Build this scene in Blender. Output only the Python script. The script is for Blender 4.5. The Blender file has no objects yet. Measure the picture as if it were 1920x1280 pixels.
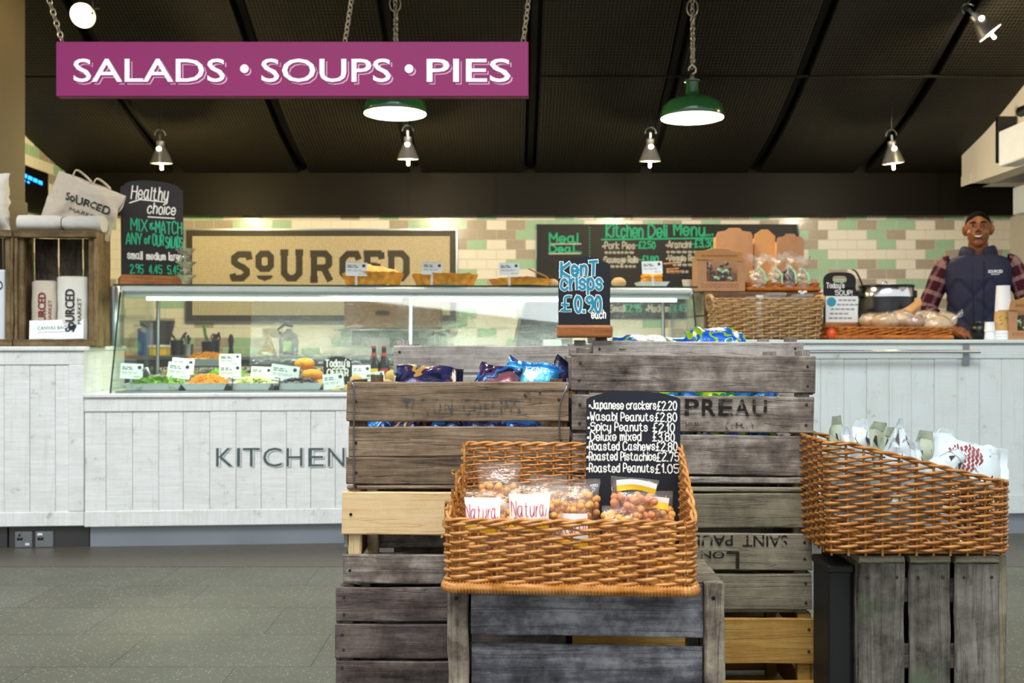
import bpy, bmesh, math, random
from mathutils import Vector, Matrix, Euler, noise
PI = math.pi
R = random.Random(7)
S = bpy.context.scene
COL = S.collection
F = 1867.0            # focal length in pixels of the 1920 px wide frame
CAMH = 1.0

# ---------------------------------------------------------------- camera
cam_data = bpy.data.cameras.new('camera')
cam_data.lens = 35.0
cam_data.sensor_width = 36.0
cam_data.clip_start = 0.05
cam_data.dof.use_dof = True
cam_data.dof.focus_distance = 2.5
cam_data.dof.aperture_fstop = 5.0
camera = bpy.data.objects.new('camera', cam_data)
COL.objects.link(camera)
camera.location = (0, 0, CAMH)
camera.rotation_euler = (PI / 2, 0, 0)
S.camera = camera

# ---------------------------------------------------------------- world, daylight of the concourse, exposure
S.view_settings.view_transform = 'Standard'
S.view_settings.look = 'None'
S.view_settings.gamma = 1.0
S.view_settings.use_curve_mapping = False
S.view_settings.exposure = 0.45
world = bpy.data.worlds.new('world')
S.world = world
world.use_nodes = True
wn = world.node_tree
_g = wn.nodes.new('ShaderNodeTexCoord'); _s = wn.nodes.new('ShaderNodeSeparateXYZ'); _r = wn.nodes.new('ShaderNodeValToRGB')
wn.links.new(_g.outputs['Generated'], _s.inputs[0]); wn.links.new(_s.outputs['Z'], _r.inputs[0])
_r.color_ramp.elements[0].position = 0.0; _r.color_ramp.elements[0].color = (.10, .10, .09, 1)
_r.color_ramp.elements[1].position = 0.08; _r.color_ramp.elements[1].color = (.93, .97, 1.0, 1)
wn.links.new(_r.outputs[0], wn.nodes['Background'].inputs[0])
wn.nodes['Background'].inputs[1].default_value = 0.85


def light(name, typ, loc, energy, color, rot=(0, 0, 0), **kw):
    d = bpy.data.lights.new(name, typ)
    d.energy = energy
    d.color = color
    for k, v in kw.items():
        setattr(d, k, v)
    o = bpy.data.objects.new(name, d)
    COL.objects.link(o)
    o.location = loc
    o.rotation_euler = rot
    return o


# the glazed station roof high over the concourse, in front of the shop
light('skylight', 'AREA', (-0.6, 0.2, 6.2), 330, (0.94, 0.97, 1.0), (math.radians(30), 0, math.radians(-6)),
      shape='RECTANGLE', size=5.0, size_y=2.0)


# ---------------------------------------------------------------- pixel helpers
def P(px, py, d):
    return Vector(((px - 960) / F * d, d, CAMH - (py - 640) / F * d))


TH = math.atan(0.073)          # the counter runs slightly away to the right
CB = 4.97


def Dc(px, off=0.0):
    return (CB + off) / (1 - 0.073 * (px - 960) / F)


def Pc(px, py, off=0.0):
    return P(px, py, Dc(px, off))


def U(px, off=0.0):
    d = Dc(px, off)
    return (px - 960) / F * d * math.cos(TH) + (d - CB) * math.sin(TH)


# ---------------------------------------------------------------- mesh builder
class MB:
    def __init__(s):
        s.v = []; s.f = []; s.m = []; s.M = Matrix.Identity(4); s.mi = 0

    def add(s, vs, fs):
        b = len(s.v); M = s.M
        s.v.extend([M @ Vector(v) for v in vs])
        for f in fs:
            s.f.append([b + i for i in f]); s.m.append(s.mi)

    def box(s, x0, x1, y0, y1, z0, z1, c=0.0):
        if c <= 0:
            vs = [(x, y, z) for x in (x0, x1) for y in (y0, y1) for z in (z0, z1)]
            s.add(vs, [(0, 1, 3, 2), (4, 6, 7, 5), (0, 4, 5, 1), (2, 3, 7, 6), (0, 2, 6, 4), (1, 5, 7, 3)])
            return
        bm = bmesh.new()
        bmesh.ops.create_cube(bm, size=1)
        for v in bm.verts:
            v.co = Vector(((x0 + x1) / 2 + v.co.x * (x1 - x0), (y0 + y1) / 2 + v.co.y * (y1 - y0), (z0 + z1) / 2 + v.co.z * (z1 - z0)))
        c = min(c, (x1 - x0) * .45, (y1 - y0) * .45, (z1 - z0) * .45)
        bmesh.ops.bevel(bm, geom=bm.edges[:], offset=c, segments=2 if c > .006 else 1, affect='EDGES', profile=.5)
        s.addbm(bm)

    def addbm(s, bm):
        bm.verts.index_update()
        s.add([v.co.copy() for v in bm.verts], [[v.index for v in f.verts] for f in bm.faces])
        bm.free()

    def plank(s, ax, a0, a1, b0, b1, c0, c1, rng, jit=.0015, n=14, ch=.003):
        """board whose length runs along ax ('x' or 'z' or 'y'), worn edges; b, c are the two cross axes in order of the remaining axes"""
        prof = [(b0 + ch, c0), (b1 - ch, c0), (b1, c0 + ch), (b1, c1 - ch), (b1 - ch, c1), (b0 + ch, c1), (b0, c1 - ch), (b0, c0 + ch)]
        vs = []; fs = []
        ph = [rng.uniform(0, 6) for _ in range(4)]
        for i in range(n + 1):
            t = a0 + (a1 - a0) * i / n
            wob = math.sin(i * .7 + ph[0]) * jit * .7
            for k, (b, c) in enumerate(prof):
                jb = wob + rng.uniform(-jit, jit) * .6
                jc = rng.uniform(-jit, jit) * .6 + math.sin(i * .5 + ph[1]) * jit * .6
                tt = t + (rng.uniform(-jit, jit) * 2 if i in (0, n) else 0)
                vs.append({'x': (tt, b + jb, c + jc), 'z': (b + jb, c + jc, tt), 'y': (b + jb, tt, c + jc)}[ax])
        for i in range(n):
            for k in range(8):
                fs.append((i * 8 + k, i * 8 + (k + 1) % 8, (i + 1) * 8 + (k + 1) % 8, (i + 1) * 8 + k))
        fs.append(list(range(7, -1, -1))); fs.append([n * 8 + k for k in range(8)])
        s.add(vs, fs)

    def tube(s, pts, r, n=6, closed=False, caps=True, flat=1.0):
        pts = [Vector(p) for p in pts]; m = len(pts)
        if m < 2:
            return
        rr = r if isinstance(r, (list, tuple)) else [r] * m
        vs = []; fs = []; nrm = None
        for i in range(m):
            if closed:
                t = pts[(i + 1) % m] - pts[i - 1]
            else:
                t = pts[min(i + 1, m - 1)] - pts[max(i - 1, 0)]
            if t.length < 1e-9:
                t = Vector((0, 0, 1))
            t.normalize()
            if nrm is None:
                up = Vector((0, 0, 1)) if abs(t.z) < .9 else Vector((0, 1, 0))
                nrm = up - t * up.dot(t)
            else:
                nrm = nrm - t * nrm.dot(t)
            if nrm.length < 1e-6:
                nrm = t.orthogonal()
            nrm.normalize(); bn = t.cross(nrm)
            for k in range(n):
                a = 2 * PI * k / n
                vs.append(pts[i] + (nrm * math.cos(a) + bn * math.sin(a) * flat) * rr[i])
        for i in range(m if closed else m - 1):
            j = (i + 1) % m
            for k in range(n):
                fs.append((i * n + k, i * n + (k + 1) % n, j * n + (k + 1) % n, j * n + k))
        if caps and not closed:
            fs.append(list(range(n - 1, -1, -1))); fs.append([(m - 1) * n + k for k in range(n)])
        s.add(vs, fs)

    def lathe(s, prof, n=24, cx=0, cy=0, sx=1, sy=1, cap=True):
        vs = []; fs = []; m = len(prof)
        for (r, z) in prof:
            for k in range(n):
                a = 2 * PI * k / n
                vs.append((cx + r * math.cos(a) * sx, cy + r * math.sin(a) * sy, z))
        for i in range(m - 1):
            for k in range(n):
                fs.append((i * n + k, i * n + (k + 1) % n, (i + 1) * n + (k + 1) % n, (i + 1) * n + k))
        if cap:
            if prof[0][0] > 1e-5: fs.append(list(range(n - 1, -1, -1)))
            if prof[-1][0] > 1e-5: fs.append([(m - 1) * n + k for k in range(n)])
        s.add(vs, fs)

    def prism(s, poly, y0, y1):
        n = len(poly)
        vs = [(x, y0, z) for x, z in poly] + [(x, y1, z) for x, z in poly]
        fs = [list(range(n)), list(range(2 * n - 1, n - 1, -1))]
        for i in range(n):
            j = (i + 1) % n
            fs.append((i, i + n, j + n, j))
        s.add(vs, fs)

    def ell(s, c, r, n=10, m=6, rot=None, fn=None):
        vs = []; fs = []
        rot = rot or Matrix.Identity(3)
        c = Vector(c)
        for i in range(m + 1):
            p = PI * i / m
            for k in range(n):
                a = 2 * PI * k / n
                d = Vector((math.sin(p) * math.cos(a), math.sin(p) * math.sin(a), math.cos(p)))
                f = fn(d) if fn else 1
                vs.append(c + rot @ Vector((d.x * r[0] * f, d.y * r[1] * f, d.z * r[2] * f)))
        for i in range(m):
            for k in range(n):
                fs.append((i * n + k, (i + 1) * n + k, (i + 1) * n + (k + 1) % n, i * n + (k + 1) % n))
        s.add(vs, fs)

    def grid(s, fn, nu, nv, close_u=False):
        vs = [fn(i / nu, j / nv) for j in range(nv + 1) for i in range(nu + (0 if close_u else 1))]
        w = nu if close_u else nu + 1
        fs = []
        for j in range(nv):
            for i in range(nu):
                k = (i + 1) % w
                fs.append((j * w + i, j * w + k, (j + 1) * w + k, (j + 1) * w + i))
        s.add(vs, fs)

    def ribbon(s, pts, w, fn, closed=False, ext=0.0):
        """flat stroke; pts 2D, fn maps (x, z) to 3D"""
        pts = [Vector((p[0], p[1])) for p in pts]
        q = [pts[0]]
        for p in pts[1:]:
            if (p - q[-1]).length > 1e-7: q.append(p)
        pts = q; m = len(pts)
        if m == 1:
            pts = [pts[0] - Vector((w * .3, 0)), pts[0] + Vector((w * .3, 0))]; m = 2
        if not closed and ext:
            pts[0] = pts[0] + (pts[0] - pts[1]).normalized() * ext
            pts[-1] = pts[-1] + (pts[-1] - pts[-2]).normalized() * ext
        vs = []; fs = []
        for i in range(m):
            if closed:
                a = (pts[i] - pts[i - 1]); b = (pts[(i + 1) % m] - pts[i])
            else:
                a = pts[i] - pts[max(i - 1, 0)] if i else pts[1] - pts[0]
                b = pts[i + 1] - pts[i] if i < m - 1 else a
            a.normalize(); b.normalize()
            na = Vector((-a.y, a.x)); nb = Vector((-b.y, b.x)); nn = na + nb
            if nn.length < 1e-3: nn = na.copy()
            nn.normalize()
            k = 1 / max(.45, nn.dot(na))
            for sg in (1, -1):
                e = pts[i] + nn * (sg * w * .5 * k)
                vs.append(fn(e.x, e.y))
        for i in range(m if closed else m - 1):
            j = (i + 1) % m
            fs.append((i * 2, i * 2 + 1, j * 2 + 1, j * 2))
        s.add(vs, fs)

    def build(s, name, mats, parent=None, smooth=None, loc=None, rot=None, recalc=True):
        me = bpy.data.meshes.new(name)
        me.from_pydata([tuple(v) for v in s.v], [], s.f)
        if not isinstance(mats, (list, tuple)): mats = [mats]
        for m in mats: me.materials.append(m)
        if len(mats) > 1:
            me.polygons.foreach_set('material_index', s.m)
        if recalc:
            bm = bmesh.new(); bm.from_mesh(me)
            bmesh.ops.recalc_face_normals(bm, faces=bm.faces[:])
            bm.to_mesh(me); bm.free()
        if smooth is not None:
            me.polygons.foreach_set('use_smooth', [True] * len(me.polygons))
            me.set_sharp_from_angle(angle=math.radians(smooth))
        o = bpy.data.objects.new(name, me)
        COL.objects.link(o)
        if parent: o.parent = parent
        if loc is not None: o.location = loc
        if rot is not None: o.rotation_euler = rot
        return o


def tag(o, label=None, cat=None, group=None, kind=None):
    if label: o['label'] = label
    if cat: o['category'] = cat
    if group: o['group'] = group
    if kind: o['kind'] = kind
    return o


def thing(name, label, cat, loc=(0, 0, 0), rz=0.0, group=None, rot=None):
    o = bpy.data.objects.new(name, None)
    o.empty_display_size = .05
    COL.objects.link(o)
    o.location = loc
    o.rotation_euler = rot if rot is not None else (0, 0, rz)
    return tag(o, label, cat, group)


KIDS = {}


def dup(o, loc=None, rot=None, label=None, group=None, scale=None):
    """copy of a thing with copies of its parts and sub-parts"""
    kids = {}
    for k in COL.objects:
        if k.parent: kids.setdefault(k.parent.name, []).append(k)
    def rec(a, par):
        c = a.copy(); COL.objects.link(c)
        if par: c.parent = par
        for ch in kids.get(a.name, []): rec(ch, c)
        return c
    c = rec(o, None)
    if loc is not None: c.location = loc
    if rot is not None: c.rotation_euler = rot
    if scale is not None: c.scale = scale
    if label: c['label'] = label
    if group: c['group'] = group
    return c


def T4(x=0, y=0, z=0, rx=0, ry=0, rz=0):
    return Matrix.Translation((x, y, z)) @ Euler((rx, ry, rz)).to_matrix().to_4x4()


# ---------------------------------------------------------------- stroke lettering (hand written chalk)
G = {
'a': '36 26 16 05 03 12 22 34;36 33 42', 'b': '09 02;04 16 26 35 33 22 12 03', 'c': '35 26 16 05 03 12 22 33',
'd': '39 32;34 26 16 05 03 12 22 34', 'e': '04 34 35 26 16 05 03 12 22 33', 'f': '39 29 18 12;06 26',
'g': '36 16 05 04 13 23 35;36 31 20 10 01', 'h': '09 02;04 16 26 35 32', 'i': '06 02;08 08', 'j': '16 11 00;18 18',
'k': '09 02;36 04 32', 'l': '09 02', 'm': '06 02;04 16 25 22;24 36 45 42', 'n': '06 02;04 16 26 35 32',
'o': '16 26 35 33 22 12 03 05 16', 'p': '06 00;04 16 26 35 33 22 12 03', 'q': '36 30;35 26 16 05 03 12 22 33',
'r': '06 02;04 16 26', 's': '35 26 16 05 14 24 33 22 12 03', 't': '18 13 22 32;06 26', 'u': '06 03 12 22 34;36 32',
'v': '06 12 26', 'w': '06 12 25 32 46', 'x': '06 32;36 02', 'y': '06 03 12 22 34;36 31 20 10', 'z': '06 36 02 32',
'A': '02 29 42;14 34', 'B': '02 09 29 38 37 26 06;26 35 33 22 02', 'C': '48 39 19 07 04 12 32 43', 'D': '02 09 29 47 44 22 02',
'E': '39 09 02 32;06 26', 'F': '39 09 02;06 26', 'G': '48 39 19 07 04 12 32 44 45 25', 'H': '09 02;49 42;06 46', 'I': '09 02',
'J': '39 33 22 12 03', 'K': '09 02;49 05 42', 'L': '09 02 32', 'M': '02 09 25 49 42', 'N': '02 09 42 49',
'O': '19 39 47 44 32 12 04 07 19', 'P': '02 09 29 38 36 25 05', 'Q': '19 39 47 44 32 12 04 07 19;24 42',
'R': '02 09 29 38 36 25 05;25 32', 'S': '48 39 19 08 07 16 36 45 43 32 12 03', 'T': '09 49;29 22', 'U': '09 04 12 32 44 49',
'V': '09 22 49', 'W': '09 12 26 32 49', 'X': '09 42;49 02', 'Y': '09 25 49;25 22', 'Z': '09 49 02 42',
'0': '19 29 37 34 22 12 04 07 19', '1': '07 19 12', '2': '08 19 29 38 37 02 32', '3': '08 19 29 38 26 16;26 35 33 22 12 03',
'4': '22 29 04 34', '5': '39 09 06 26 35 33 22 12 03', '6': '38 29 19 07 03 12 22 33 35 26 16 04', '7': '09 39 12',
'8': '16 07 08 19 29 38 37 26 16 05 03 12 22 33 35 26', '9': '37 26 16 07 08 19 29 38 34 22',
'£': '39 29 18 13 02 32;05 25', '-': '05 25', '.': '02 02', "'": '09 08', '&': '42 07 18 29 28 05 03 12 22 44',
'!': '09 05;02 02', '(': '19 07 04 12', ')': '09 17 14 02', '*': '04 05 15 14 04', ',': '02 01', '/': '02 39', ':': '03 03;06 06'}


def smooth_pts(p, n=3):
    if len(p) < 3: return p
    out = []
    cl = (p[0] - p[-1]).length < 1e-6
    for i in range(len(p) - 1):
        p0 = p[i - 1] if i else (p[-2] if cl else p[0]); p1 = p[i]; p2 = p[i + 1]
        p3 = p[i + 2] if i + 2 < len(p) else (p[1] if cl else p[-1])
        for k in range(n):
            t = k / n
            out.append(.5 * ((2 * p1) + (p2 - p0) * t + (2 * p0 - 5 * p1 + 4 * p2 - p3) * t * t + (3 * p1 - p0 - 3 * p2 + p3) * t ** 3))
    out.append(p[-1])
    return out


def write(mb, text, x, z, h, w, fn, fit=None, slant=0.0, sp=1.6, rise=0.0, smooth=3, jit=.12, bold=0.0, rng=None):
    """hand written line: x, z of the baseline's start, h cap height, w stroke width; fn maps (x, z) to 3D"""
    rng = rng or random.Random(sum(map(ord, text)))
    fn0 = fn; cnt = [0]

    def fn(a, b):      # every point a hair proud of the last, so crossing strokes never share a plane
        cnt[0] += 1
        q = fn0(a, b)
        return Vector((q[0], q[1] - cnt[0] * 1.1e-6, q[2]))
    u = h / 7.0
    strokes = []; cx = 0.0
    for ch in text:
        if ch == ' ':
            cx += 2.6; continue
        g = G.get(ch)
        if g is None:
            cx += 2; continue
        mx = 0; jy = rng.uniform(-.3, .3)
        for st in g.split(';'):
            pts = []
            for pr in st.split():
                a, b = int(pr[0]), int(pr[1]); mx = max(mx, a)
                if ch.islower(): b = 2 + (b - 2) * 1.2 if 2 <= b <= 6 else (6.8 + (b - 6) * .73 if b > 6 else b)
                pts.append(Vector((cx + a + rng.uniform(-jit, jit), b - 2 + jy + rng.uniform(-jit, jit))))
            strokes.append(pts)
        cx += mx + sp
    tot = max(cx - sp, .5)
    kx = (fit / (tot * u)) if fit else 1.0
    for pts in strokes:
        if len(pts) == 2 and (pts[0] - pts[1]).length < .45:
            c = pts[0]; q = [Vector((x + (c.x * kx) * u + math.cos(a) * w * .3, z + c.y * u + rise * c.x * kx * u + math.sin(a) * w * .3)) for a in (0, 1.57, 3.14, 4.71)]
            mb.ribbon([Vector((x + c.x * kx * u - w * .55, z + c.y * u + rise * c.x * kx * u)), Vector((x + c.x * kx * u + w * .55, z + c.y * u + rise * c.x * kx * u))], w * 1.1, fn)
            continue
        if smooth: pts = smooth_pts(pts, smooth)
        q = [Vector((x + (p.x * kx + slant * p.y) * u, z + p.y * u + rise * p.x * kx * u)) for p in pts]
        mb.ribbon(q, w + bold, fn, ext=w * .4 + bold * .5)
    return x + tot * u * kx


def flat(y):
    return lambda x, z: (x, y, z)


_tc = {}


def typeset(mb, text, x, z, h, fn, fit=None, bold=0.0, depth=0.0, align='L'):
    """printed lettering from the built-in font, cap height h"""
    key = (text, bold)
    if key not in _tc:
        cu = bpy.data.curves.new('lettering', 'FONT')
        cu.body = text; cu.size = 1.0; cu.offset = bold; cu.resolution_u = 3; cu.fill_mode = 'FRONT'
        o = bpy.data.objects.new('lettering', cu); COL.objects.link(o)
        dg = bpy.context.evaluated_depsgraph_get(); dg.update()
        me = bpy.data.meshes.new_from_object(o.evaluated_get(dg))
        vs = [v.co.copy() for v in me.vertices]; fs = [list(p.vertices) for p in me.polygons]
        bpy.data.objects.remove(o); bpy.data.curves.remove(cu); bpy.data.meshes.remove(me)
        _tc[key] = (vs, fs)
    vs, fs = _tc[key]
    x0 = min(v.x for v in vs); x1 = max(v.x for v in vs)
    k = h / 0.73
    kx = fit / (x1 - x0) if fit else k
    mb.add([fn(x + (v.x - x0) * kx, z + v.y * k) for v in vs], fs)

# ---------------------------------------------------------------- materials
def hx(h):
    h = h.lstrip('#')
    f = lambda v: v / 12.92 if v <= .04045 else ((v + .055) / 1.055) ** 2.4
    return tuple(f(int(h[i:i + 2], 16) / 255) for i in (0, 2, 4)) + (1,)


class NT:
    def __init__(s, name, rough=.6, metal=0.0, spec=.5):
        s.m = bpy.data.materials.new(name); s.m.use_nodes = True
        s.t = s.m.node_tree; s.b = s.t.nodes['Principled BSDF']; s.out = s.t.nodes['Material Output']
        s.b.inputs['Roughness'].default_value = rough
        s.b.inputs['Metallic'].default_value = metal
        s.b.inputs['Specular IOR Level'].default_value = spec

    def n(s, typ, ins=None, **kw):
        nd = s.t.nodes.new('ShaderNode' + typ)
        for k, v in kw.items(): setattr(nd, k, v)
        for k, v in (ins or {}).items(): s.set(nd.inputs[k], v)
        return nd

    def set(s, sock, v):
        if isinstance(v, bpy.types.NodeSocket): s.t.links.new(v, sock)
        else: sock.default_value = v

    def math(s, op, a, b=0.0, c=None):
        nd = s.n('Math', {0: a, 1: b}, operation=op)
        if c is not None: s.set(nd.inputs[2], c)
        return nd.outputs[0]

    def obj(s, scale=(1, 1, 1), rand=True, gen=False, rot=(0, 0, 0)):
        tc = s.n('TexCoord').outputs['Generated' if gen else 'Object']
        if rand:
            oi = s.n('ObjectInfo').outputs['Random']
            off = s.n('CombineXYZ', {0: s.math('MULTIPLY', oi, 37.0), 1: s.math('MULTIPLY', oi, 91.0), 2: s.math('MULTIPLY', oi, 53.0)}).outputs[0]
            tc = s.n('VectorMath', {0: tc, 1: off}, operation='ADD').outputs[0]
        return s.n('Mapping', {'Vector': tc, 'Scale': scale, 'Rotation': rot}).outputs[0]

    def noise(s, vec, scale=5, detail=4, rough=.55, dist=0.0):
        return s.n('TexNoise', {'Vector': vec, 'Scale': scale, 'Detail': detail, 'Roughness': rough, 'Distortion': dist}).outputs['Fac']

    def ramp(s, fac, stops, interp='LINEAR'):
        nd = s.n('ValToRGB', {0: fac}); cr = nd.color_ramp; cr.interpolation = interp
        while len(cr.elements) < len(stops): cr.elements.new(.5)
        for e, (p, c) in zip(cr.elements, stops):
            e.position = p; e.color = hx(c) if isinstance(c, str) else (c, c, c, 1)
        return nd.outputs[0]

    def mix(s, fac, a, b, mode='MIX'):
        nd = s.n('Mix', data_type='RGBA', blend_type=mode, clamp_factor=True)
        s.set(nd.inputs[0], fac)
        for i, v in ((6, a), (7, b)): s.set(nd.inputs[i], hx(v) if isinstance(v, str) else v)
        return nd.outputs[2]

    def color(s, v):
        s.set(s.b.inputs['Base Color'], hx(v) if isinstance(v, str) else v); return s

    def rough(s, v):
        s.set(s.b.inputs['Roughness'], v); return s

    def bump(s, h, dist=.002, strength=1.0):
        s.set(s.b.inputs['Normal'], s.n('Bump', {'Height': h, 'Distance': dist, 'Strength': strength}).outputs[0]); return s


def plain(name, col, rough=.6, metal=0.0, spec=.5, vary=.12, scale=8.0, bump=0.0):
    m = NT(name, rough, metal, spec)
    if vary:
        nz = m.noise(m.obj(), scale, 4)
        r, g, b, _ = hx(col)
        lo = tuple(v * (1 - vary) for v in (r, g, b)) + (1,); hi = tuple(min(1, v * (1 + vary)) for v in (r, g, b)) + (1,)
        m.color(m.mix(m.ramp(nz, [(.3, 0.0), (.7, 1.0)]), lo, hi))
        if bump: m.bump(m.noise(m.obj(), scale * 8, 3), bump)
    else:
        m.color(col)
    return m.m


def wood(name, dark, mid, light, ax='x', contrast=1.0, blotch=.6, rough=.75, stain=None, grain=1.0, bump=.0015):
    """weathered sawn board; the grain runs along ax in the board's own coordinates"""
    m = NT(name, rough, spec=.3)
    sc = {'x': (1.2, 14, 14), 'y': (14, 1.2, 14), 'z': (14, 14, 1.2)}[ax]
    fine = {'x': (5, 90, 90), 'y': (90, 5, 90), 'z': (90, 90, 5)}[ax]
    v = m.obj(sc); vf = m.obj(fine); vb = m.obj((1, 1, 1))
    g1 = m.noise(v, 2.0, 6, .6, 1.2)
    g2 = m.noise(vf, 1.0, 4, .6)
    bl = m.noise(vb, 9, 5, .65)
    spk = m.noise(vb, 55, 4, .7)
    f = m.math('ADD', m.math('MULTIPLY', g1, .45 * grain), m.math('MULTIPLY', g2, .25 * grain))
    f = m.math('ADD', f, m.math('MULTIPLY', bl, blotch))
    f = m.math('ADD', f, m.math('MULTIPLY', spk, .22))
    tot = .7 * grain + blotch + .22
    f = m.math('ADD', m.math('MULTIPLY', m.math('SUBTRACT', f, tot * .5), 2.0 * contrast / tot), .5)
    oi = m.n('ObjectInfo').outputs['Random']
    f = m.math('ADD', f, m.math('MULTIPLY', m.math('SUBTRACT', oi, .5), .25))
    c = m.ramp(f, [(.12, dark), (.48, mid), (.88, light)])
    crack = m.ramp(m.noise({'x': m.obj((.9, 26, 26)), 'y': m.obj((26, .9, 26)), 'z': m.obj((26, 26, .9))}[ax], 1.6, 3, .5, .6), [(.485, 0.0), (.5, 1.0), (.515, 0.0)])
    c = m.mix(m.math('MULTIPLY', crack, .45), c, dark)
    if stain:
        st = m.ramp(m.noise(m.obj((.7, .7, .7)), 6, 3, .5, .4), [(.60, 0.0), (.70, 1.0)])
        c = m.mix(m.math('MULTIPLY', st, .75), c, stain)
    m.color(c)
    m.bump(m.math('ADD', m.math('MULTIPLY', g2, .6), m.math('ADD', g1, m.math('MULTIPLY', crack, -.5))), bump)
    return m.m


M = {}
M['grey_wood'] = wood('weathered grey wood', '#332c28', '#776c62', '#b4aa9e', 'x', 1.6, .85)
M['grey_wood_z'] = wood('weathered grey upright wood', '#413a35', '#7d736a', '#b4aba0', 'z', 1.3, .7)
M['pale_wood'] = wood('bleached pale wood', '#6c655c', '#a8a198', '#d0cac2', 'x', 1.2, .7)
M['brown_wood'] = wood('old brown deal', '#35291f', '#77644f', '#a08a70', 'x', 1.25, .4, stain='#3a3340', grain=1.5, bump=.003)
M['brown_wood_z'] = wood('old brown upright deal', '#35291f', '#66553f', '#8d785f', 'z', 1.25, .6)
M['dark_wood'] = wood('dark aged wood', '#221c1a', '#574c48', '#83776f', 'x', 1.5, .7, stain='#322d33')
M['dark_wood_z'] = wood('dark aged upright wood', '#2c2622', '#62564c', '#8f8272', 'z', 1.3, .7)
M['olive_wood'] = wood('olive grey wood', '#4b4536', '#837b66', '#a9a08a', 'x', 1.1, .6)
M['olive_wood_z'] = wood('olive grey upright wood', '#4b4536', '#837b66', '#a9a08a', 'z', 1.1, .6)
M['pine'] = wood('new pine', '#c89c63', '#e3c391', '#f0dab0', 'x', .8, .35, grain=1.4, bump=.0006)
M['pine_z'] = wood('new upright pine', '#b99a66', '#d8be8c', '#e8d4a8', 'z', .8, .35)
M['amber_pine'] = wood('aged amber pine', '#6f4f20', '#a67e3c', '#c9a35c', 'x', 1.0, .4, grain=1.5)
M['slate_wood'] = wood('blue grey scuffed wood', '#2f2d33', '#66656d', '#a5a7ad', 'x', 1.75, 1.1)
M['slate_wood_z'] = wood('blue grey scuffed upright wood', '#2c2622', '#73685c', '#b3a893', 'z', 1.8, 1.1)
M['board_wood_z'] = wood('grey upright board', '#36332d', '#6a665d', '#918d82', 'z', 1.4, .9, stain='#56654a')
M['box_wood'] = wood('dark stained box wood', '#3d2a1e', '#6b4c36', '#8a6a50', 'x', 1.2, .7)
M['orange_wood'] = wood('varnished sign foot', '#6d3f1c', '#a8693a', '#cf935c', 'x', 1.0, .3, rough=.4, grain=1.6, bump=.0004)
M['shelf_crate'] = wood('brown box crate', '#3a2c1a', '#6f5b3c', '#98815a', 'z', 1.2, .6)
M['shelf_crate_x'] = wood('brown box crate rail', '#3a2c1a', '#6f5b3c', '#98815a', 'x', 1.2, .6)

# limewashed boards of the counters
def lime(name, ax, base='#ecedea'):
    m = NT(name, .55, spec=.4)
    v = m.obj({'z': (30, 1, 120), 'x': (120, 30, 1.2)}[ax] if False else {'z': (3, 3, 60), 'x': (60, 3, 3)}[ax])
    st = m.noise(v, 1.5, 4, .7)
    bl = m.noise(m.obj(), 7, 5, .7)
    gr = m.noise(m.obj({'z': (40, 40, 2), 'x': (2, 40, 40)}[ax]), 1.5, 5, .65)
    dirt = m.noise(m.obj((1, 1, 1)), 22, 5, .7)
    c = m.mix(m.ramp(st, [(.35, 0.0), (.7, 1.0)]), base, '#d9dcd8')
    c = m.mix(m.ramp(bl, [(.45, 0.0), (.75, .55)]), c, '#c9ccc4')
    c = m.mix(m.ramp(gr, [(.55, 0.0), (.8, .6)]), c, '#b9bcaf')
    c = m.mix(m.ramp(m.math('MULTIPLY', dirt, m.math('ADD', bl, .45)), [(.60, 0.0), (.78, .75)]), c, '#8b8c84')
    m.color(c); m.bump(st, .0008)
    return m.m


M['lime_z'] = lime('limewashed upright boards', 'z')
M['lime_x'] = lime('limewashed rail', 'x')
M['lime_aqua_z'] = lime('blue limewashed upright boards', 'z', '#d3e0de')
M['lime_aqua_x'] = lime('blue limewashed rail', 'x', '#cddbd8')

# wicker
def wicker(name, a, b, c, rough=.27):
    m = NT(name, rough, spec=.5)
    n1 = m.noise(m.obj((1, 1, 1)), 30, 4, .6)
    n2 = m.noise(m.obj((12, 12, 160)), 1, 3, .6)
    f = m.math('ADD', m.math('MULTIPLY', n1, .5), m.math('MULTIPLY', n2, .5))
    m.color(m.ramp(f, [(.3, a), (.5, b), (.72, c)])); m.bump(n2, .0006)
    return m.m


M['wicker'] = wicker('honey willow', '#80491c', '#c0813c', '#e2b074')
M['wicker_brown'] = wicker('brown willow', '#64370f', '#a3682a', '#cd9850')
M['wicker_tan'] = wicker('unvarnished willow', '#7b5730', '#b08a56', '#d3b27c', .6)
M['wicker_tray'] = wicker('orange brown tray wicker', '#7a3d0c', '#b5671c', '#d98f34', .4)

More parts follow.
